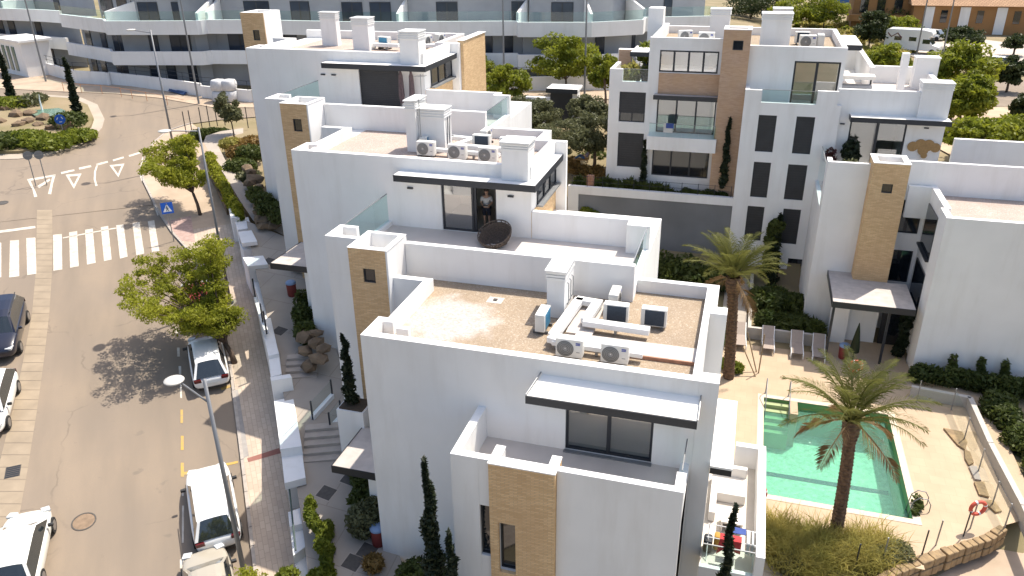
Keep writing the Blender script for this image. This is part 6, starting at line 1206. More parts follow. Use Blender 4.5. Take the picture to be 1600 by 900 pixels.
# ------------------------------------------------------------------ balcony things of the near villa
bz = -6.17
r = thing('outdoor_sofa', 'white corner sofa on the near villa balcony', 'sofa', (.8, 22.6, bz)); so_ = mat('sofa_white', (.76, .72, .66), .8)
q = MB(); q.box(-.62, .55, .2, 1.2, 0, .38); q.build('seat', so_, r, bevel=.03); q = MB(); q.box(-.62, -.4, -.9, .2, 0, .4); q.build('seat', so_, r, bevel=.03); q = MB(); q.box(-.62, .55, 1.2, 1.4, 0, .75); q.build('backrest', so_, r, bevel=.03)
r = thing('low_table', 'white low table with dark opening on the balcony', 'table', (.95, 21.6, bz)); q = MB(); q.box(-.35, .35, -.3, .3, .35, .42); q.build('top', so_, r); 
for x in (-.33, .29): q = MB(); q.box(x, x+.05, -.3, .3, 0, .35); q.build('side', so_, r)
q = MB(); q.box(-.28, .29, .1, .25, .02, .3); q.build('shelf', dark, r)
r = thing('drying_rack', 'drying rack with red and blue washing on the balcony', 'drying rack', (.95, 20.2, bz)); red_c = mat('red_cloth', (.52, .045, .05), .9, var=.2, scale=6); blue_c = mat('blue_cloth', (.05, .09, .30), .9, var=.2, scale=6); gr_c = mat('pale_cloth', (.55, .55, .53), .9)
for y in (-.3, .3): q = MB(); q.tube([(-.75, y, .9), (.75, y, .9)], .015, 6); q.build('rail', white_metal, r)
for x in (-.7, .7): q = MB(); q.tube([(x, -.4, 0), (x, .35, .9)], .015, 6); q.tube([(x, .4, 0), (x, -.35, .9)], .015, 6); q.build('leg', white_metal, r)
q = MB(); q.add([(-.35, -.32, .93), (.3, -.32, .93), (.3, -.32, .45), (.12, -.33, .5), (-.05, -.33, .66), (-.25, -.33, .5), (-.42, -.33, .3), (-.35, -.05, .93), (.3, -.05, .93)], [(0, 1, 2, 3, 4, 5, 6), (0, 7, 8, 1)]); q.build('red_garment', red_c, r); q = MB(); q.box(-.15, .42, .05, .33, .92, .94); q.build('blue_towel', blue_c, r); q = MB(); q.box(.45, .55, -.3, .3, .5, .93); q.box(.6, .66, -.3, .3, .45, .93); q.build('pale_garment', gr_c, r)
r = thing('clothes_pile', 'dark and yellow items heaped by the balcony wall', 'clothes', (.3, 20.5, bz)); q = MB(); q.box(-.18, .1, -.35, .05, 0, .5); q.build('dark_bag', dark, r, bevel=.08); q = MB(); q.box(.14, .32, -.15, .15, 0, .55); q.build('yellow_bag', mat('mustard', (.42, .24, .05), .9), r, bevel=.06)
# terrace furniture on the right-hand house
r = thing('round_table', 'round white table on the right-hand terrace', 'table', tuple(PZ(1483, 262, -2.55)-Vector((0, 0, .65)))); q = MB(); q.lathe((0, 0, 0), [(.01, .74), (.72, .74), (.72, .70), (.01, .69)], 28); q.build('top', so_, r); q = MB(); q.cyl((0, 0, 0), .22, .69, 12); q.build('pedestal', tm, r)
r = thing('sun_bed', 'long timber sun bed beside the right-hand terrace wall', 'sun bed', (12.6, 47.6, -3.2)); q = MB(); q.box(-.9, 2.6, -.3, .35, .95, 1.02); q.build('top', tm, r)
for x in (-.7, .8, 2.3): q = MB(); q.box(x-.05, x+.05, -.25, .3, 0, .95); q.build('leg', tm, r)
r = thing('barbecue', 'grey outdoor kitchen under a white canopy on the roof terrace', 'barbecue', (6.2, 54.2, 1.78)); q = MB(); q.box(-.8, 1.0, -.3, .4, 0, .85); q.build('cabinet', stucco2, r); q = MB(); q.box(-.6, .7, -.32, -.3, .1, .7); q.build('front', dark, r); q = MB(); q.box(-.95, 1.1, -.4, .6, 1.25, 1.45); q.build('canopy', so_, r); q = MB(); q.box(-.8, -.7, .3, .4, .85, 1.25); q.box(.9, 1.0, .3, .4, .85, 1.25); q.build('post', dark, r)
r = thing('wall_ornament', 'tan flower-shaped ornament on the right-hand terrace wall', 'ornament', (10.35, 51.75, -.55)); om = mat('rattan', (.42, .26, .11), .9, var=.2, scale=9)
for k, (x, z, s_) in enumerate(((-.6, .1, .3), (-.2, .25, .32), (.25, .22, .34), (.65, .1, .28), (0, -.1, .3), (.1, -.4, .18))): q = MB(); n = 14; q.add([(x+s_*math.cos(2*pi*i/n), 0, z+s_*math.sin(2*pi*i/n)) for i in range(n)]+[(x+s_*math.cos(2*pi*i/n), -.03-.01*k, z+s_*math.sin(2*pi*i/n)) for i in range(n)], [tuple(range(n)), tuple(range(2*n-1, n-1, -1))]+[(i, (i+1) % n, n+(i+1) % n, n+i) for i in range(n)]); q.build('petal', om, r)
r = thing('outdoor_sofa', 'black sofa behind the right-hand terrace glass doors', 'sofa', (7.6, 51.2, -3.2)); q = MB(); q.box(-1.0, 1.0, -.5, .3, 0, .45); q.build('seat', dark, r, bevel=.05); q = MB(); q.box(-1.0, 1.0, .15, .35, .45, .95); q.build('backrest', dark, r, bevel=.05)
r = thing('balcony_clothes', 'blue and white cloth hanging over the glass balcony rail', 'cloth', (-4.9, 52.38, -.05)); q = MB(); q.box(-.35, .25, -.05, -.02, -.55, .06); q.build('white_cloth', gr_c, r); q = MB(); q.box(-.2, .3, -.07, -.055, -.25, .08); q.build('blue_cloth', blue_c, r)
# ------------------------------------------------------------------ people
skin = mat('skin', (.42, .26, .18), .6); shirt = mat('white_shirt', (.62, .61, .60), .9, var=.1, scale=10); shorts = mat('navy_shorts', (.018, .02, .032), .9); hair = mat('hair', (.03, .02, .015), .8); denim = mat('blue_denim', (.06, .14, .30), .9, var=.2, scale=12); lilac = mat('lilac_top', (.30, .28, .40), .9, var=.1)
def skinmesh(name, verts, edges, radii, m, parent, root=0, sub=2):
    me = bpy.data.meshes.new(name); me.from_pydata(verts, edges, []); o = bpy.data.objects.new(name, me); COL.objects.link(o); o.parent = parent; md = o.modifiers.new('skin', 'SKIN'); md.use_smooth_shade = True
    for i, v in enumerate(me.skin_vertices[0].data if me.skin_vertices else []): v.radius = (radii[i], radii[i])
    s_ = o.modifiers.new('sub', 'SUBSURF'); s_.levels = 1; s_.render_levels = sub; me.materials.append(m); return o
def mk_skin(name, chains, m, parent):
    """chains: list of [(pos, radius), ...]; first vertex shared by position"""
    V = []; E = []; Rr = []; idx = {}
    for ch_ in chains:
        pv = None
        for p, r_ in ch_:
            key = tuple(round(c, 4) for c in p)
            if key not in idx: idx[key] = len(V); V.append(p); Rr.append(r_)
            if pv is not None and pv != idx[key]: E.append((pv, idx[key]))
            pv = idx[key]
    me = bpy.data.meshes.new(name); me.from_pydata(V, E, []); o = bpy.data.objects.new(name, me); COL.objects.link(o); o.parent = parent
    bpy.context.view_layer.objects.active = o; md = o.modifiers.new('skin', 'SKIN'); md.use_smooth_shade = True
    if not me.skin_vertices: me.attributes.new  # layer is added by the modifier
    for i, v in enumerate(me.skin_vertices[0].data): v.radius = (Rr[i], Rr[i])
    me.skin_vertices[0].data[0].use_root = True
    s_ = o.modifiers.new('sub', 'SUBSURF'); s_.levels = 1; s_.render_levels = 2; me.materials.append(m); return o
def head(parent, p, s=1.0, face=(0, -1, 0)):
    bm = bmesh.new(); bmesh.ops.create_uvsphere(bm, u_segments=16, v_segments=12, radius=.105*s)
    for v in bm.verts:
        v.co.z *= 1.2
        if v.co.y < 0 and v.co.z < 0: v.co.x *= .85
    me = bpy.data.meshes.new('head'); bm.to_mesh(me); bm.free(); me.materials.append(skin); me.polygons.foreach_set('use_smooth', [True]*len(me.polygons)); o = bpy.data.objects.new('head', me); COL.objects.link(o); o.parent = parent; o.location = p
    q = MB(); q.add([(-.018, -.10*s, -.02), (.018, -.10*s, -.02), (0, -.125*s, -.025), (0, -.10*s, .03)], [(0, 2, 3), (2, 1, 3), (0, 1, 2)]); q.build('nose', skin, o)
    for x in (-.038, .038): q = MB(); q.lathe((x, -.096*s, .012), [(.001, .006), (.010, 0), (.001, -.006)], 8); q.build('eye', hair, o)
    q = MB(); q.box(-.025, .025, -.101*s, -.094*s, -.062, -.054); q.build('mouth', mat('lips', (.30, .12, .10), .6) if 'lips' not in bpy.data.materials else bpy.data.materials['lips'], o)
    for x in (-1, 1): q = MB(); q.box(x*.098-.012, x*.098+.012, -.02, .025, -.03, .035); q.build('ear', skin, o, bevel=.008)
    q = MB(); q.lathe((0, .012, .0), [(.112*s, .015), (.112*s, .07), (.085*s, .115), (.02, .137)], 16); q.build('hair', hair, o, smooth=True)
    return o
def hand(parent, wrist, d, up_, s=1.0, side=1):
    d = Vector(d).normalized(); up_ = Vector(up_).normalized(); w_ = d.cross(up_)*side; W = Vector(wrist); ch_ = []; palm = W+d*.09*s
    ch_.append([(tuple(W), .026*s), (tuple(palm), .034*s)])
    for k, (o_, l_) in enumerate(((-.030, .070), (-.010, .082), (.010, .078), (.030, .062))): b = palm+w_*o_*s; ch_.append([(tuple(palm), .034*s), (tuple(b+d*l_*.5*s), .0095*s), (tuple(b+d*l_*.85*s-up_*.03*s), .008*s)])
    ch_.append([(tuple(W), .026*s), (tuple(W+d*.05*s-w_*.05*s), .011*s), (tuple(W+d*.09*s-w_*.055*s-up_*.015*s), .009*s)]); return mk_skin('hand', ch_, skin, parent)
pp = thing('person', 'person in white shirt and dark shorts standing in the open terrace door', 'person', (-10.75, 31.75, -.31), .15)
mk_skin('body', [[((0, 0, .95), .13), ((0, .01, 1.1), .13), ((0, .0, 1.28), .155), ((0, 0, 1.42), .12), ((0, 0, 1.52), .055), ((0, -.01, 1.60), .05)], [((0, 0, .95), .13), ((.1, 0, .88), .09), ((.11, -.01, .5), .062), ((.11, .02, .28), .05), ((.11, .01, .09), .035), ((.12, -.09, .04), .035), ((.13, -.17, .03), .028)], [((0, 0, .95), .13), ((-.1, 0, .88), .09), ((-.11, -.01, .5), .062), ((-.11, .02, .28), .05), ((-.11, .01, .09), .035), ((-.12, -.09, .04), .035), ((-.13, -.17, .03), .028)],
    [((0, 0, 1.42), .12), ((.19, 0, 1.40), .062), ((.25, .02, 1.13), .045), ((.12, -.22, 1.10), .034)], [((0, 0, 1.42), .12), ((-.19, 0, 1.40), .062), ((-.25, .02, 1.13), .045), ((-.12, -.22, 1.10), .034)]], skin, pp)
mk_skin('shirt', [[((0, 0, .93), .16), ((0, .01, 1.1), .155), ((0, 0, 1.28), .175), ((0, 0, 1.43), .13), ((0, 0, 1.48), .08)], [((0, 0, 1.43), .13), ((.2, 0, 1.39), .08), ((.235, .01, 1.2), .07)], [((0, 0, 1.43), .13), ((-.2, 0, 1.39), .08), ((-.235, .01, 1.2), .07)]], shirt, pp)
mk_skin('shorts', [[((0, 0, .96), .15), ((.1, 0, .86), .11), ((.115, 0, .52), .095)], [((0, 0, .96), .15), ((-.1, 0, .86), .11), ((-.115, 0, .52), .095)]], shorts, pp)
head(pp, (0, -.02, 1.67)); hand(pp, (.12, -.22, 1.10), (-.5, -.7, .1), (0, 0, 1), 1, 1); hand(pp, (-.12, -.22, 1.10), (.5, -.7, .1), (0, 0, 1), 1, -1)
for x in (-.125, .125): q = MB(); q.obox((x, -.07, .035), (.045, 0, 0), (0, .14, 0), (0, 0, .035)); q.build('shoe', dark, pp, bevel=.02)
rc = thing('remote_controller', 'small dark controller held by the person in the doorway', 'controller', (-10.75+.05, 31.75-.33, -.31+1.13)); q = MB(); q.box(-.1, .1, -.05, .05, -.02, .02); q.build('case', dark, rc, bevel=.01); q = MB(); q.box(-.06, .06, -.03, .03, .02, .024); q.build('screen', darkglass, rc)
gp = PY(912, 240, 57.5); ch_ = thing('garden_chair', 'tan reclining garden chair under the olive trees', 'chair', (gp.x-.2, gp.y, gp.z-.75)); q = MB(); q.obox((0, 0, .32), (.6, 0, .0), (0, .28, 0), (0, 0, .03)); q.build('seat', om, ch_); q = MB(); q.obox((.62, 0, .62), (.16, 0, .32), (0, .28, 0), (.02, 0, -.01)); q.build('backrest', om, ch_)
for x in (-.5, .5):
    for y in (-.22, .22): q = MB(); q.tube([(x, y, 0), (x, y, .32)], .025, 6); q.build('leg', om, ch_)
ps_ = thing('person', 'person in lilac top and blue trousers sitting in the garden', 'person', (gp.x-.2, gp.y, gp.z-.75))
mk_skin('body', [[((.35, 0, .45), .13), ((.5, 0, .68), .14), ((.62, 0, .9), .13), ((.66, 0, 1.0), .05), ((.66, 0, 1.06), .05)], [((.35, 0, .45), .13), ((.25, .1, .46), .085), ((-.1, .12, .62), .062), ((-.42, .12, .36), .045), ((-.5, .12, .33), .035)], [((.35, 0, .45), .13), ((.25, -.1, .46), .085), ((-.1, -.12, .58), .062), ((-.45, -.12, .36), .045), ((-.53, -.12, .33), .035)], [((.62, 0, .9), .13), ((.6, .2, .88), .06), ((.42, .25, .68), .042), ((.2, .2, .62), .032)], [((.62, 0, .9), .13), ((.6, -.2, .88), .06), ((.42, -.25, .68), .042), ((.2, -.2, .62), .032)]], skin, ps_)
mk_skin('top', [[((.36, 0, .47), .15), ((.5, 0, .68), .16), ((.62, 0, .9), .145), ((.65, 0, .97), .07)], [((.62, 0, .9), .145), ((.6, .2, .88), .075), ((.46, .25, .72), .06)], [((.62, 0, .9), .145), ((.6, -.2, .88), .075), ((.46, -.25, .72), .06)]], lilac, ps_)
mk_skin('trousers', [[((.36, 0, .45), .145), ((.25, .1, .46), .10), ((-.1, .12, .62), .08), ((-.42, .12, .38), .062)], [((.36, 0, .45), .145), ((.25, -.1, .46), .10), ((-.1, -.12, .58), .08), ((-.45, -.12, .38), .062)]], denim, ps_)
h_ = head(ps_, (.66, -.01, 1.16)); h_.rotation_euler = (0, 0, -1.2); hand(ps_, (.2, .2, .62), (-1, -.1, -.1), (0, 0, 1), 1, 1); hand(ps_, (.2, -.2, .62), (-1, .1, -.1), (0, 0, 1), 1, -1)
# ------------------------------------------------------------------ vegetation
def leaf_mesh(name, C, S, n, size, m, parent=None, seed=0, asp=1.9, flat=.0, shell=.0, off=None, drop=0.0):
    """n leaf-sized quads scattered round clump centres C (k,3) with radii S (k,3)"""
    rg = np.random.default_rng(seed); C = np.asarray(C, float); S = np.asarray(S, float); k = rg.integers(0, len(C), n)
    d = rg.normal(size=(n, 3)); d /= np.linalg.norm(d, axis=1)[:, None]; rad = rg.random(n)**(1/3 if shell == 0 else shell); p = C[k]+d*rad[:, None]*S[k]
    nn = rg.normal(size=(n, 3))+d*.8+np.array([0, 0, flat]); nn /= np.linalg.norm(nn, axis=1)[:, None]
    a = np.cross(nn, rg.normal(size=(n, 3))); a /= np.linalg.norm(a, axis=1)[:, None]; a[:, 2] -= drop; b = np.cross(nn, a); sz = size*(.6+.8*rg.random(n)); a *= (sz*asp/2)[:, None]; b *= (sz/2)[:, None]
    V = np.empty((n, 4, 3)); V[:, 0] = p-a; V[:, 1] = p+b*.9; V[:, 2] = p+a; V[:, 3] = p-b*.9
    if off is not None: V -= np.asarray(off)
    me = bpy.data.meshes.new(name); me.vertices.add(4*n); me.vertices.foreach_set('co', V.ravel()); me.loops.add(4*n); me.loops.foreach_set('vertex_index', np.arange(4*n, dtype=np.int32)); me.polygons.add(n); me.polygons.foreach_set('loop_start', np.arange(0, 4*n, 4, dtype=np.int32)); me.update(); me.materials.append(m)
    o = bpy.data.objects.new(name, me); COL.objects.link(o)
    if parent is not None: o.parent = parent
    return o
def tree(label, base, crown, R, n=5000, size=.14, m=f_street, clumps=60, trunk=.12, seed=1, name='street_tree', cat='tree', cs=.32, group=None, fork=.55, flat=.3, drop=0, limbs=12):
    base = Vector(base); crown = Vector(crown); rg = random.Random(seed); r = thing(name, label, cat, tuple(base), group=group); c0 = crown-base; C = []; S = []
    while len(C) < clumps:
        v = Vector((rg.uniform(-1, 1), rg.uniform(-1, 1), rg.uniform(-1, 1)))
        if v.length > 1 or v.length < .3: continue
        if v.z < -.55: continue
        C.append(c0+Vector((v.x*R[0], v.y*R[1], v.z*R[2]))); s = cs*rg.uniform(.6, 1.25); S.append((R[0]*s, R[1]*s, R[2]*s*.75))
    leaf_mesh('crown', C, S, n, size, m, r, seed, flat=flat, drop=drop)
    fk = c0*fork; fk.z = c0.z-R[2]*.75 if c0.z-R[2]*.75 > .6 else c0.z*.5; fk.x = c0.x*.25; fk.y = c0.y*.25
    q = MB(); q.tube([(0, 0, -.1), fk*.5+Vector((.03, 0, 0)), fk], [trunk*1.15, trunk*.9, trunk*.8], 9); tr = q.build('trunk', bark, r, smooth=True)
    for k in range(limbs):
        e = C[(k*5) % len(C)]; md = fk.lerp(e, .5)+Vector((rg.uniform(-.1, .1), rg.uniform(-.1, .1), .12*R[2])); q = MB(); q.tube([fk, md, e], [trunk*.5, trunk*.3, trunk*.1], 6); q.build('limb', bark, r, smooth=True)
    return r
def airy_tree(label, base, crown, R, nl=26, n=9000, size=.13, m=f_street, trunk=.13, seed=1, cr=.42, name='street_tree'):
    """limbs fan out to the crown's outline; feathery sprays hang along their outer part, leaving gaps"""
    base = Vector(base); crown = Vector(crown); rg = random.Random(seed); r = thing(name, label, 'tree', tuple(base)); c0 = crown-base; C = []; S = []
    fk = Vector((c0.x*.18, c0.y*.18, max(.9, c0.z-R[2]*.95))); q = MB(); q.tube([(0, 0, -.1), fk*.5+Vector((.04, .02, 0)), fk], [trunk*1.2, trunk*.95, trunk*.8], 10); q.build('trunk', bark, r, smooth=True)
    for k in range(nl):
        az = k*2.39996+rg.uniform(-.3, .3); el = math.asin(max(-.45, min(1, -.35+1.3*((k*.618) % 1)))); f_ = rg.uniform(.72, 1.08); e = c0+Vector((math.cos(az)*math.cos(el)*R[0], math.sin(az)*math.cos(el)*R[1], math.sin(el)*R[2]))*f_
        md = fk.lerp(e, .5)+Vector((rg.uniform(-.15, .15), rg.uniform(-.15, .15), .16*R[2])); q = MB(); q.tube([fk, md, e], [trunk*.42, trunk*.24, trunk*.07], 6); q.build('limb', bark, r, smooth=True)
        for j in range(5):
            t_ = .42+.62*j/4; p = (fk*(1-t_)**2+md*2*t_*(1-t_)+e*t_*t_) if t_ <= 1 else e+(e-md)*(t_-1); p = p+Vector((rg.gauss(0, .2), rg.gauss(0, .2), rg.gauss(0, .12))); s = cr*rg.uniform(.55, 1.25); C.append(p); S.append((s, s, s*.55))
    leaf_mesh('crown', C, S, n, size, m, r, seed, flat=.5, drop=.25, asp=2.2); return r
b = PG(367, 567, .1); d0 = float((np.array(b)-CAM)@FW)
airy_tree('big feathery street tree shading the parked white hatchback', b, PD(293, 452, d0-.3), (3.1, 2.8, 2.75), 44, 34000, .07, trunk=.14, seed=11, cr=.5)
b = PG(313, 336, .1); d0 = float((np.array(b)-CAM)@FW); airy_tree('feathery street tree on the corner by the zebra crossing', b, PD(270, 254, d0), (2.35, 2.1, 1.9), 30, 22000, .078, trunk=.11, seed=12, cr=.5)
b = P_ut(-7.2, 2.0, .1); airy_tree('street tree whose top leaves enter the bottom edge', b, PD(372, 985, 24.8), (1.8, 1.6, 1.8), 26, 17000, .06, trunk=.12, seed=13, cr=.42)
b = PG(367, 222, OFF*.6); tree('small dark round tree beside the far villa', b, PG(366, 222, OFF*.6)+Vector((0, 0, 2.6)), (1.1, 1.1, 1.35), 3500, .14, f_olive, 30, .06, 14, 'garden_tree', cs=.35)
for k, (cx, cy, rx, rz, bx, by, dep, lab, n_) in enumerate(((742, 106, 1.6, 1.25, 743, 138, 76, 'round green tree beside the far villa brick pier', 2600), (793, 130, 1.9, 1.5, 797, 172, 68, 'round green tree behind the far terrace glass rail', 3200), (884, 92, 2.9, 2.2, 884, 150, 72, 'large spreading green tree in front of the far block', 5200), (944, 116, 1.3, 1.7, 946, 160, 68, 'narrow green tree left of the right-hand house', 2200))):
    p = PD(bx, by, dep); tree(lab, (p.x, p.y, p.z), PD(cx, cy, dep), (rx, rx*.9, rz), n_*2, .15, f_far, 46, .11, 20+k, 'street_tree', cs=.34, limbs=6)
for k, (cx, cy, rx, rz, dep, lab, n_) in enumerate(((834, 179, 1.75, 1.25, 61, 'grey-green olive tree left of the garden shelter', 4200), (917, 178, 1.5, 1.4, 60.5, 'grey-green olive tree right of the garden shelter', 4200), (880, 215, 2.0, 1.25, 57.5, 'grey-green olive tree nearest the retaining wall', 4200), (930, 212, 1.5, 1.7, 58.5, 'dark olive tree beside the seated person', 3600), (815, 165, 1.1, .9, 65, 'dark low bush left of the olive trees', 1800))):
    c = PD(cx, cy, dep); tree(lab, (c.x, c.y, c.z-rz-.9), c, (rx, rx*.95, rz), n_*2, .11, f_olive, 44, .14, 30+k, 'olive_tree', cs=.36, limbs=6, flat=0)
def cypress(label, base, h, r_, n, size=.09, m=f_cyp, seed=0):
    base = Vector(base); r = thing('cypress', label, 'cypress', tuple(base)); C = []; S = []; N_ = 18
    for k in range(N_): f_ = k/(N_-1); rr = r_*(1-f_**1.8)*(.75+.25*math.sin(k*2.1+seed))+.03; C.append((.05*math.sin(k*1.3+seed), .05*math.cos(k*1.7), .15+f_*(h-.2))); S.append((rr, rr, h/N_*1.2))
    leaf_mesh('crown', C, S, n, size, m, r, seed, asp=2.2, shell=.4); q = MB(); q.tube([(0, 0, -.1), (0, 0, h*.8)], [.06, .02], 6); q.build('trunk', bark, r)
p = PY(549, 630, 24.0); cypress('slim cypress against the middle villa tower', (p.x, p.y, p.z), PY(541, 527, 24.0).z-p.z, .30, 3600, .085, seed=1)
pb_ = Bld('raised_planter', 'tall white planter holding the slim cypress by the middle tower', (p.x, p.y, -8.7), 'planter'); q = MB(); q.box(p.x-.42, p.x+.75, 23.5, 24.48, -9.2, p.z-.05); pb_.part('planter_wall', q, stucco); q = MB(); q.box(p.x-.34, p.x+.67, 23.58, 24.4, p.z-.05, p.z+.02); pb_.part('soil', q, soil)
p = PY(678, 895, 17.0); cypress('tall cypress left of the near brick tower', (p.x, p.y, -9.6), PY(664, 732, 17.0).z+9.6, .56, 9000, .085, seed=2); p = PY(706, 895, 16.6); cypress('short cypress at the foot of the near brick tower', (p.x, p.y, -9.6), PY(703, 838, 16.6).z+9.6, .44, 4000, .085, seed=3)
p = PY(1133, 895, 18.6); cypress('slim cypress below the near villa balcony', (p.x, p.y, -10), PY(1139, 800, 18.6).z+10, .30, 3000, .09, seed=4)
p = PY(1130, 283, 52.2); cypress('thin dark cypress against the rosy brick tower', (p.x, p.y, p.z-.4), 4.4, .28, 1800, .13, seed=5); p = PY(1205, 440, 50.9); cypress('tall dark cypress between the shuttered windows', (p.x, p.y, -10), PY(1210, 338, 50.9).z+10, .45, 2600, .15, seed=6); p = PY(1006, 262, 53.1); cypress('thin dark cypress at the corner of the garden bay', (p.x, p.y, -4.9), 3.4, .25, 1500, .13, seed=7)
for px, py, h, lab, sd in ((124, 186, 5.2, 'dark cypress at the right end of the roundabout pond', 8), (20, 158, 4.6, 'dark cypress at the left of the roundabout', 9)): p = PG(px, py, .25); cypress(lab, p, h, .42, 2400, .2, seed=sd)
def bush(label, pts, n, size, m, seed=0, name='shrub', cat='shrub', asp=1.9, flat=0, shell=0, drop=0):
    """pts: (centre, radii)"""
    c0 = Vector(pts[0][0]); r = thing(name, label, cat, (c0.x, c0.y, c0.z-pts[0][1][2])); leaf_mesh('foliage', [p[0] for p in pts], [p[1] for p in pts], n, size, m, r, seed, asp, flat, shell, off=r.location, drop=drop)
    rg = random.Random(seed); q = MB()
    for k in range(6): p = Vector(pts[k % len(pts)][0]); R_ = pts[k % len(pts)][1]; q.tube([(p.x, p.y, p.z-R_[2]), (p.x+rg.uniform(-.5, .5)*R_[0], p.y+rg.uniform(-.5, .5)*R_[1], p.z+.3*R_[2])], .02, 5)
    o = q.build('stems', bark, r, off=r.location); o['kind'] = 'stuff'; return r
def row(a, b, k, R, jit=.25, seed=0):
    rg = random.Random(seed); a, b = Vector(a), Vector(b); return [(a.lerp(b, (i+.5)/k)+Vector((rg.uniform(-jit, jit), rg.uniform(-jit, jit), rg.uniform(-.1, .15))), tuple(x*rg.uniform(.75, 1.2) for x in R)) for i in range(k)]
V = Vector
# courtyard planting
bush('bright green bush below the middle terrace corner', [((-1.6+.1, 32.0, -5.0), (.9, .9, 1.3)), ((-2.3, 31.5, -6.2), (.8, .8, 1.4)), ((-1.2, 31.2, -7.0), (.9, .9, 1.4))], 5200, .16, f_lush, 41, 'tall_shrub')
bush('dark shrubs filling the bed under the grey retaining wall', row((-8, 49, -8.8), (-.9, 48.5, -9.2), 12, (1.0, 1.3, 1.0), .7, 3), 9000, .16, f_shrub, 42)
bush('low mixed shrubs in the shaded bed behind the middle villa', row((-6, 44, -9.3), (-1.0, 42.0, -9.4), 10, (1.0, 1.2, .7), .9, 4), 7000, .14, f_shrub, 43)
bush('leafy green creeper at the top of the grey retaining wall', row((-10.2, 51.2, -6.4), (-9.2, 51.2, -6.6), 4, (.45, .4, .4), .2, 5), 1400, .14, f_lush, 44)
bush('dark grassy bed behind the sun loungers', row((1.9, 44.2, -9.6), (5.2, 43.9, -9.6), 9, (.6, .8, .55), .35, 6), 7000, .13, f_shrub, 45, asp=4, drop=0)
bush('dark hedge in front of the right-hand entrance wall', row((1.9, 47.5, -9.5), (4.2, 46.8, -9.4), 7, (.8, 1.1, .7), .5, 7), 6000, .14, f_shrub, 46, asp=3)
bush('climbing plant on the wall left of the courtyard path', row((2.3, 50.9, -9.4), (2.5, 50.9, -5.6), 7, (.45, .35, .5), .1, 8), 2600, .14, f_shrub, 47, name='climber')
bush('thin dark creeper beside the pool entrance door', row((9.4, 42.6, -9.8), (9.6, 42.6, -7.0), 6, (.3, .35, .4), .08, 9), 2600, .12, f_cyp, 48, name='climber')
bush('dark hedge along the foot of the right-edge house', row((9.9, 40.2, -9.7), (15.5, 39.9, -9.4), 12, (.7, .55, .6), .2, 10), 9000, .12, f_shrub, 49)
bush('dark planting behind the planter wall at right', row((13.4, 38.6, -9.8), (14.4, 32.5, -9.8), 9, (.9, .9, .6), .3, 11), 9000, .13, f_shrub, 50)
bush('light green shrub beside the right planter wall', row((14.2, 34.6, -9.9), (14.8, 32.0, -9.9), 5, (.6, .6, .45), .2, 12), 2600, .12, f_lush, 51)
bush('grass tuft bed round the left palm foot', row((.15, 39.0, -9.85), (1.0, 38.4, -9.85), 4, (.4, .4, .22), .12, 13), 1800, .12, f_lush, 52, asp=3)
for k, (x, lab) in enumerate(((11.6, 'small sapling against the right-edge house, left one'), (12.9, 'small sapling against the right-edge house, middle one'), (14.0, 'small sapling against the right-edge house, right one'))): bush(lab, [((x, 40.5, -8.75), (.2, .15, .45)), ((x+.1, 40.5, -9.2), (.25, .15, .3))], 260, .12, f_shrub, 53+k, 'sapling')
# dry ornamental grass below the pool
def grass(label, base_pts, n, h, m, seed=0, w=.03, spread=.35, name='ornamental_grass'):
    rg = np.random.default_rng(seed); c0 = Vector(base_pts[0]); r = thing(name, label, 'grass clump', tuple(c0)); B_ = np.array([tuple(Vector(p)-c0) for p in base_pts]); k = rg.integers(0, len(B_), n); p = B_[k]+rg.normal(size=(n, 3))*np.array([spread, spread, .02]); d = rg.normal(size=(n, 3))*.42; d[:, 2] = 1; d /= np.linalg.norm(d, axis=1)[:, None]; hh = h*(.5+.7*rg.random(n))[:, None]; s_ = np.cross(d, rg.normal(size=(n, 3))); s_ /= np.linalg.norm(s_, axis=1)[:, None]; s_ *= w/2
    mid = p+d*hh*.6; tip = p+d*hh; tip[:, :2] += d[:, :2]*hh*.55; tip[:, 2] -= .12*hh[:, 0]; Vv = np.stack([p-s_, p+s_, mid+s_*.8, mid-s_*.8, tip], 1).reshape(-1, 3); F_ = []
    for i in range(n): F_ += [(5*i, 5*i+1, 5*i+2, 5*i+3), (5*i+3, 5*i+2, 5*i+4)]
    me = bpy.data.meshes.new('blades'); me.from_pydata(Vv.tolist(), [], F_); me.materials.append(m); o = bpy.data.objects.new('blades', me); COL.objects.link(o); o.parent = r; o['kind'] = 'stuff'; return r
rg = random.Random(5)
grass('tall dry grass clump left of the right palm foot', [PZ(1212+rg.uniform(-14, 14), 858+rg.uniform(-24, 18), -10.1) for _ in range(9)], 3000, 1.15, f_grass, 1, .03)
grass('dry grass clump at the right palm foot', [PZ(1262+rg.uniform(-30, 26), 868+rg.uniform(-18, 22), -10.1) for _ in range(12)], 4200, 1.1, f_grass, 2, .03)
grass('dry grass clump right of the palm foot', [PZ(1345+rg.uniform(-30, 32), 868+rg.uniform(-16, 20), -10.1) for _ in range(11)], 3400, .95, f_grass, 3, .03)
bush('dark low shrubs among the dry grass by the pool', [(PZ(1330, 860, -9.9), (.7, .6, .4)), (PZ(1400, 862, -9.9), (.7, .6, .4)), (PZ(1370, 868, -9.9), (.6, .6, .4)), (PZ(1235, 880, -9.8), (.7, .6, .4))], 3200, .1, f_olive, 56)
bush('small dark plant at the near right pool corner', [(PZ(1433, 782, -9.75), (.22, .22, .3)), (PZ(1437, 790, -9.85), (.16, .3, .2)), (PZ(1430, 800, -9.9), (.14, .2, .15))], 260, .09, f_shrub, 57, 'sapling')
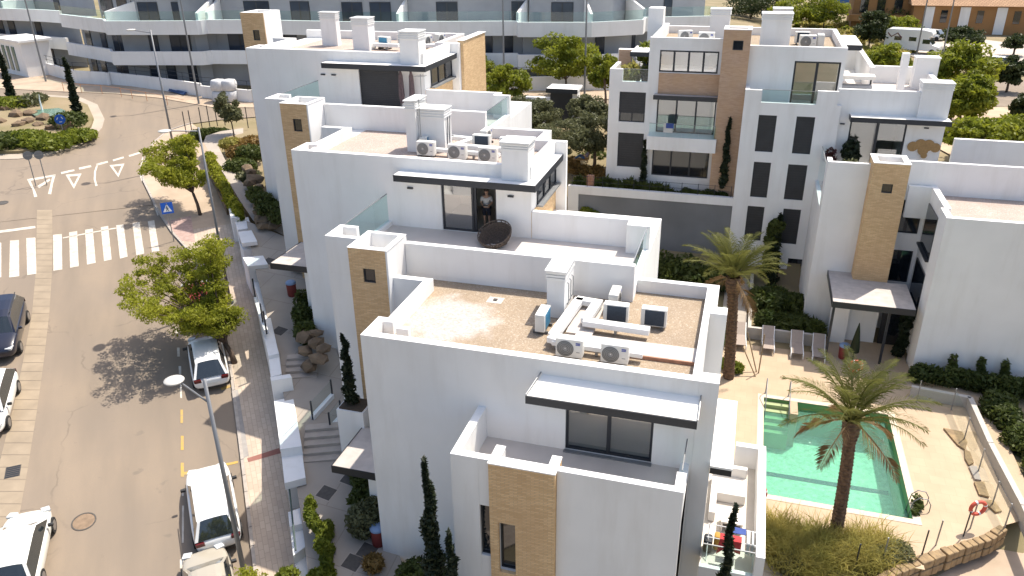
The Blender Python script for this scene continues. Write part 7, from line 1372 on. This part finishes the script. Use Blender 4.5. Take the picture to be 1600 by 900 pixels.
# garden near the far villa
for k, (px, py, o_, R_, m_, n_, lab) in enumerate(((372, 238, .9, (1.0, .9, .55), f_tawny, 2200, 'tawny grassy clump beside the curved path'), (358, 225, .9, (.9, .8, .5), f_grass, 1800, 'dry grass clump at the bend of the garden path'), (374, 262, .8, (1.3, 1.1, .7), f_shrub, 3200, 'rounded green shrub beside the garden path'), (392, 240, 1.2, (1.4, 1.0, .7), f_shrub, 2800, 'green shrub behind the tawny grass'), (395, 222, 1.2, (1.2, 1.0, .5), f_tawny, 1800, 'tawny shrub against the far villa wall'), (385, 275, 1.1, (.8, .8, .4), f_olive, 1500, 'grey-green shrub above the boulder wall'))): bush(lab, [(PG(px, py, OFF*.7+o_*.4), R_), (PG(px+9, py-3, OFF*.7+o_*.4), tuple(x*.7 for x in R_))], n_, .14, m_, 60+k)
bush('clipped hedge strip between pavement and garden path', row(PG(328, 246, 1.5), PG(376, 345, 1.5), 22, (.4, .4, .6), .1, 14), 7000, .13, f_street, 70, 'hedge', 'hedge')
bush('hedge under the corner fence by the far pavement', row(PG(300, 212, .5), PG(352, 206, .7), 10, (.7, .5, .4), .2, 15), 3000, .15, f_shrub, 71, 'hedge', 'hedge')
fc = thing('wire_fence', 'tall dark wire fence at the garden corner by the road', 'fence', tuple(PG(300, 200, .1)))
for px in ((291, 208), (300, 206), (316, 201), (328, 198), (340, 197), (352, 196), (388, 200)): p = PG(*px, .1); q = MB(); q.tube([p, p+V((0, 0, 1.9))], .04, 6); q.build('post', dark, fc, off=fc.location)
bush('dark planting in the bed under the far villa', row(PG(398, 300, 3.2), PG(432, 340, 3.0), 7, (.7, .6, .5), .3, 16), 3600, .13, f_shrub, 72)
bush('dark shrubs in the bed beside the middle villa wall', row(PG(470, 470, 2.6), PG(478, 530, 2.6), 6, (.5, .5, .6), .2, 17), 3600, .12, f_shrub, 73)
bush('dark bushes at the foot of the near villa side wall', row(PG(560, 720, 2.1), PG(578, 800, 2.4), 6, (.55, .6, .55), .2, 18), 5200, .10, f_shrub, 74)
bush('rounded dark bush beside the red bin', [(PG(568, 812, 2.5), (.7, .7, .75)), (PG(585, 800, 2.6), (.5, .5, .7))], 3600, .09, f_olive, 75)
bush('dark bushes in front of the near villa wall', [((-8.6, 18.6, -8.6), (.8, .8, .9)), ((-9.6, 19.2, -8.9), (.7, .7, .6)), ((-7.7, 18.2, -9.0), (.7, .6, .6)), ((-8.4, 17.4, -9.3), (.9, .8, .5)), ((-9.4, 17.8, -9.5), (.8, .7, .4)), ((-7.2, 16.9, -9.3), (.8, .6, .5))], 11000, .09, f_shrub, 76)
bush('tawny tuft on the path edge near the bottom', [(PG(583, 880, 2.1), (.4, .4, .3))], 900, .09, f_tawny, 77, asp=3)
bush('yellow-green creeper spilling over the stepped white wall', row(PG(482, 786, 2.6), PG(505, 860, 2.6), 9, (.25, .25, .35), .1, 19), 2800, .09, f_lush, 78, 'climber')
bush('narrow planted strip behind the stepped white wall', row(PG(506, 820, 2.0), PG(514, 900, 2.0), 7, (.3, .3, .25), .08, 20), 2400, .09, f_lush, 79, 'hedge', 'hedge')
bush('leafy bush at the bottom edge by the stepped wall', [(PG(450, 905, 1.2), (.5, .5, .5)), (PG(495, 905, 2.1), (.4, .4, .4))], 1500, .1, f_lush, 80)
bush('green plants along the garden retaining wall fence', row((-11, 52.5, -4.7), (-4.5, 52.5, -4.7), 14, (.4, .3, .5), .15, 21), 5200, .15, f_shrub, 81, asp=4)
bush('dark planting below the rosy brick tower', row((-4.2, 52.4, -4.8), (-.8, 52.2, -4.8), 7, (.5, .35, .4), .1, 22), 3000, .15, f_shrub, 82)
bush('tawny grasses under the olive trees', row((-13.5, 58.5, -5.0), (-9.6, 56.0, -5.0), 7, (.8, .8, .4), .5, 23), 3000, .15, f_tawny, 83, asp=3)
bush('green ground planting between the olive trees', row((-18, 63, -4.9), (-10, 62, -4.9), 14, (1.2, 1.4, .4), 1.0, 24), 5000, .18, f_shrub, 84)
for lab, x, z, m_ in (('orange bin in the garden near the retaining wall, left one', 921, 270, 0), ('orange bin in the garden near the retaining wall, right one', 925, 272, 0)): p = PY(x, z, 52.1); r = thing('orange_bin', lab, 'bin', (p.x, p.y, -4.55)); q = MB(); q.lathe((0, 0, 0), [(.16, 0), (.18, .05), (.18, .7), (.13, .76), (.01, .77)], 14); q.build('barrel', ringm if 0 else terracotta, r, smooth=True); q = MB(); q.tube([(.0, -.12, .77), (0, .12, .77)], .02, 6); q.build('handle', dark, r)
# roundabout planting
for k, (px, py, R_, m_, n_, lab) in enumerate(((105, 190, (1.6, 1.6, .9), f_shrub, 2600, 'dark round bush at the right of the pond'), (40, 217, (2.2, 1.6, .7), f_lush, 3600, 'green bushes at the front of the roundabout'), (0, 222, (2.0, 1.8, .8), f_shrub, 2600, 'dark bushes at the left edge of the roundabout'), (75, 222, (2.4, 1.6, .6), f_lush, 3000, 'yellow-green ground cover on the near rim of the roundabout'), (118, 212, (2.0, 1.4, .5), f_lush, 2200, 'yellow-green ground cover on the right rim of the roundabout'), (48, 158, (1.2, 1.2, .8), f_olive, 1200, 'small shrub behind the roundabout pond'), (12, 160, (2.4, 1.4, .5), f_lush, 1600, 'low greenery beyond the roundabout pond'))): bush(lab, [(PG(px, py, .6), R_), (PG(px+12, py-4, .5), tuple(x*.7 for x in R_)), (PG(px-10, py+2, .5), tuple(x*.6 for x in R_))], n_, .2, m_, 90+k)
# terrace pot plants
def pot(label, p, h, r_, m, n, size=.1, pm=dark, seed=0, name='potted_plant', asp=2):
    p = Vector(p); r = thing(name, label, 'potted plant', tuple(p)); q = MB(); q.lathe((0, 0, 0), [(.01, 0), (.2, 0), (.27, .42), (.24, .42), (.01, .38)], 14); q.build('pot', pm, r, smooth=True); q = MB(); q.tube([(0, 0, .35), (.02, 0, h*.7)], .025, 6); q.build('stem', bark, r); leaf_mesh('foliage', [(0, 0, h), (.1, .1, h*.8), (-.12, 0, h*.85)], [(r_, r_, r_)]*3, n, size, m, r, seed, asp)
pot('grey-green olive in a pot on the right-hand terrace', (6.2-.4, 46.6, -3.2), 2.5, .62, f_olive, 900, .12, seed=1); pot('dark rubber plant on the right-hand terrace', (9.8, 50.2, -3.2), 1.1, .42, f_cyp, 300, .2, seed=2); pot('tall dark plant beside the terrace glass door', (6.3, 51.2, -3.2), 2.6, .5, f_cyp, 900, .14, seed=3); pot('reddish plant in the corner of the right-hand terrace', (5.15, 50.9, -3.2), 2.3, .3, mat('maroon_leaf', (.06, .015, .015), .6), 200, .14, seed=4)
pot('yellowing plant on the small roof terrace', (-7.9, 54.6, 1.6), 1.3, .6, f_grass, 500, .16, seed=5, asp=4); pot('bowl plant on the small roof terrace', (-7.0, 54.8, 2.2), .8, .3, f_shrub, 200, .14, seed=6); pot('bright green plant at the back of the small roof terrace', (-7.3, 57.8, 2.6), 1.2, .7, f_lush, 500, .2, seed=7)
# ------------------------------------------------------------------ palms
def palm(label, base, top, R_, nf=46, seed=0, tr=.28, dry=6):
    base = Vector(base); top = Vector(top)-base; rg = random.Random(seed); r = thing('palm_tree', label, 'palm', tuple(base)); q = MB(); n = 14; rings = 34; vs = []
    for i in range(rings*2):
        f_ = i/(rings*2-1); c = top*f_+V((.10*math.sin(f_*2.2), 0, 0)); rad = tr*(1.05-.12*f_)+(tr*.12 if i % 2 else -tr*.03)
        if f_ > .82: rad += tr*.45*math.sin((f_-.82)/.18*pi*.75)
        for k in range(n): a = 2*pi*k/n+(.22 if (i//2) % 2 else 0); vs.append((c.x+rad*(1+.10*(k % 2))*math.cos(a), c.y+rad*(1+.10*(k % 2))*math.sin(a), c.z))
    q.v = vs; q.f = [(i*n+k, i*n+(k+1) % n, (i+1)*n+(k+1) % n, (i+1)*n+k) for i in range(rings*2-1) for k in range(n)]; q.mi = [0]*len(q.f); q.build('trunk', palmbark, r)
    ct = top+V((.1*math.sin(2.2), 0, 0))
    for k in range(nf+dry):
        isdry = k >= nf; az = k*2.39996+rg.uniform(-.2, .2); el = math.radians(84-54*((k+.5)/nf)**.9+rg.uniform(-10, 10)) if not isdry else math.radians(rg.uniform(-35, -5)); Lf = R_*(rg.uniform(.88, 1.08) if not isdry else rg.uniform(.6, .9)); pts = []; p = ct+V((math.cos(az), math.sin(az), 0))*tr*.5; e = el; m_ = 12
        for j in range(m_+1):
            pts.append(p.copy()); p = p+V((math.cos(az)*math.cos(e), math.sin(az)*math.cos(e), math.sin(e)))*(Lf/m_); e -= math.radians(2.2+j*.56)*(1.0 if not isdry else .7)
        Vv = []; Ff = []
        q = MB(); q.tube(pts, [.035*(1-j/(m_+1))+.006 for j in range(m_+1)], 4, False); Vv = list(q.v); Ff = list(q.f); nl = 40
        for j in range(nl):
            f_ = .14+.86*(j+.5)/nl; fi = f_*m_; i0 = min(int(fi), m_-1); pp_ = pts[i0].lerp(pts[i0+1], fi-i0); t_ = (pts[i0+1]-pts[i0]).normalized(); sd = t_.cross(V((0, 0, 1))); sd = sd.normalized() if sd.length > .01 else V((-math.sin(az), math.cos(az), 0)); up_ = sd.cross(t_).normalized(); ll = R_*.20*math.sin(pi*(.12+.85*f_)**.8)*rg.uniform(.8, 1.15)+.1
            for sg in (-1, 1):
                d = (t_*.75+sd*sg*.75+up_*rg.uniform(.05, .45)).normalized(); wv = t_*.012+up_*.006; tip = pp_+d*ll-V((0, 0, ll*.25)); md = pp_+d*ll*.55; b0 = len(Vv); Vv += [tuple(pp_-wv), tuple(pp_+wv), tuple(md+wv*1.2), tuple(tip), tuple(md-wv*1.2)]; Ff.append((b0, b0+1, b0+2, b0+3, b0+4))
        me = bpy.data.meshes.new('frond'); me.from_pydata([tuple(v) for v in Vv], [], Ff); me.materials.append(f_palmdry if isdry else f_palm); o = bpy.data.objects.new('frond', me); COL.objects.link(o); o.parent = r
    return r
b = PZ(1138, 590, DZ); t_ = PY(1143, 432, b.y); palm('tall palm behind the near villa roof corner', b, (t_.x, t_.y, t_.z), 2.8, 30, 1, .25, 4)
b = PZ(1305, 838, DZ-.1); t_ = PY(1327, 655, b.y+.2); palm('palm standing in front of the swimming pool', b, (t_.x, t_.y, t_.z), 2.95, 27, 2, .21, 5)
# ------------------------------------------------------------------ far hillside vegetation, top right
FT = [(1498, 125, 100, 3.9, 2.8, f_far, 5200, 'broad yellow-green tree left of the yard road'), (1508, 158, 96, 2.6, 2.0, f_far, 4200, 'yellow-green tree beside the dirt lot'), (1392, 95, 96, 2.6, 1.6, f_far, 3600, 'yellow-green tree right of the roof canopy'), (1362, 44, 118, 2.3, 2.2, f_farD, 3000, 'dark round tree on the dry hillside'), (1408, 42, 128, 2.3, 1.4, f_far, 2400, 'green trees behind the motorhome'), (1505, 58, 130, 2.6, 1.2, f_farD, 2000, 'dark bushes beside the ochre building'), (1580, 112, 110, 2.0, 1.4, f_farD, 2800, 'dark round bush at the right edge beyond the yard'), (1290, 18, 140, 3.4, 2.2, f_far, 3600, 'dark trees below the blue house'), (1175, 8, 140, 5.5, 2.6, f_farD, 3600, 'dark trees at the top edge above the roof chimneys'), (1235, 20, 125, 3.5, 2.0, f_far, 2800, 'green trees at the top behind the big chimney'), (1400, 15, 145, 5.0, 2.0, f_shrub, 3000, 'green trees in front of the ochre building end'), (1530, 212, 84, 3.2, 1.3, f_far, 3800, 'low yellow-green trees right of the roof terrace'), (1590, 208, 84, 2.6, 1.2, f_far, 3000, 'yellow-green trees cut by the right edge'), (1588, 66, 150, 1.6, 1.0, f_farD, 900, 'small green tree beyond the yard at the right'), (1600, 168, 95, 1.4, 1.0, f_farD, 1500, 'dark bush beside the yard road at the right edge')]
for k, (cx, cy, dep, rx, rz, m_, n_, lab) in enumerate(FT):
    rr_ = ray(cx, cy); dep = (12.2-ZN-rz-.7)/(-rr_[2])*float(rr_@FW); sc_ = dep/100 if cy > 60 else 1; rx *= max(.75, sc_); c = PD(cx, cy, dep); tree(lab, (c.x, c.y, H(c.x, c.y)), c, (rx, rx*.9, rz), n_*2, .2, m_, 46, .13, 120+k, 'hillside_tree', cs=.36, limbs=5)
rg = random.Random(9); pts = []
for k in range(70):
    c = PZ(rg.uniform(1255, 1420), rg.uniform(28, 92), ZN); pts.append((c+V((0, 0, rg.uniform(.1, .5))), (rg.uniform(.5, 1.4), rg.uniform(.5, 1.6), rg.uniform(.3, .8))))
o = leaf_mesh('dry_scrub', [p[0] for p in pts], [p[1] for p in pts], 9000, .28, f_grass, None, 7, asp=3); tag(o, 'dry yellow scrub covering the hillside field', 'scrub', kind='stuff')
o = leaf_mesh('green_scrub', [PZ(rg.uniform(1240, 1500), rg.uniform(25, 130), ZN)+V((0, 0, .3)) for _ in range(60)], [(rg.uniform(.6, 1.6),)*2+(rg.uniform(.4, .9),) for _ in range(60)], 7000, .28, f_far, None, 8); tag(o, 'scattered green scrub among the dry field', 'scrub', kind='stuff')
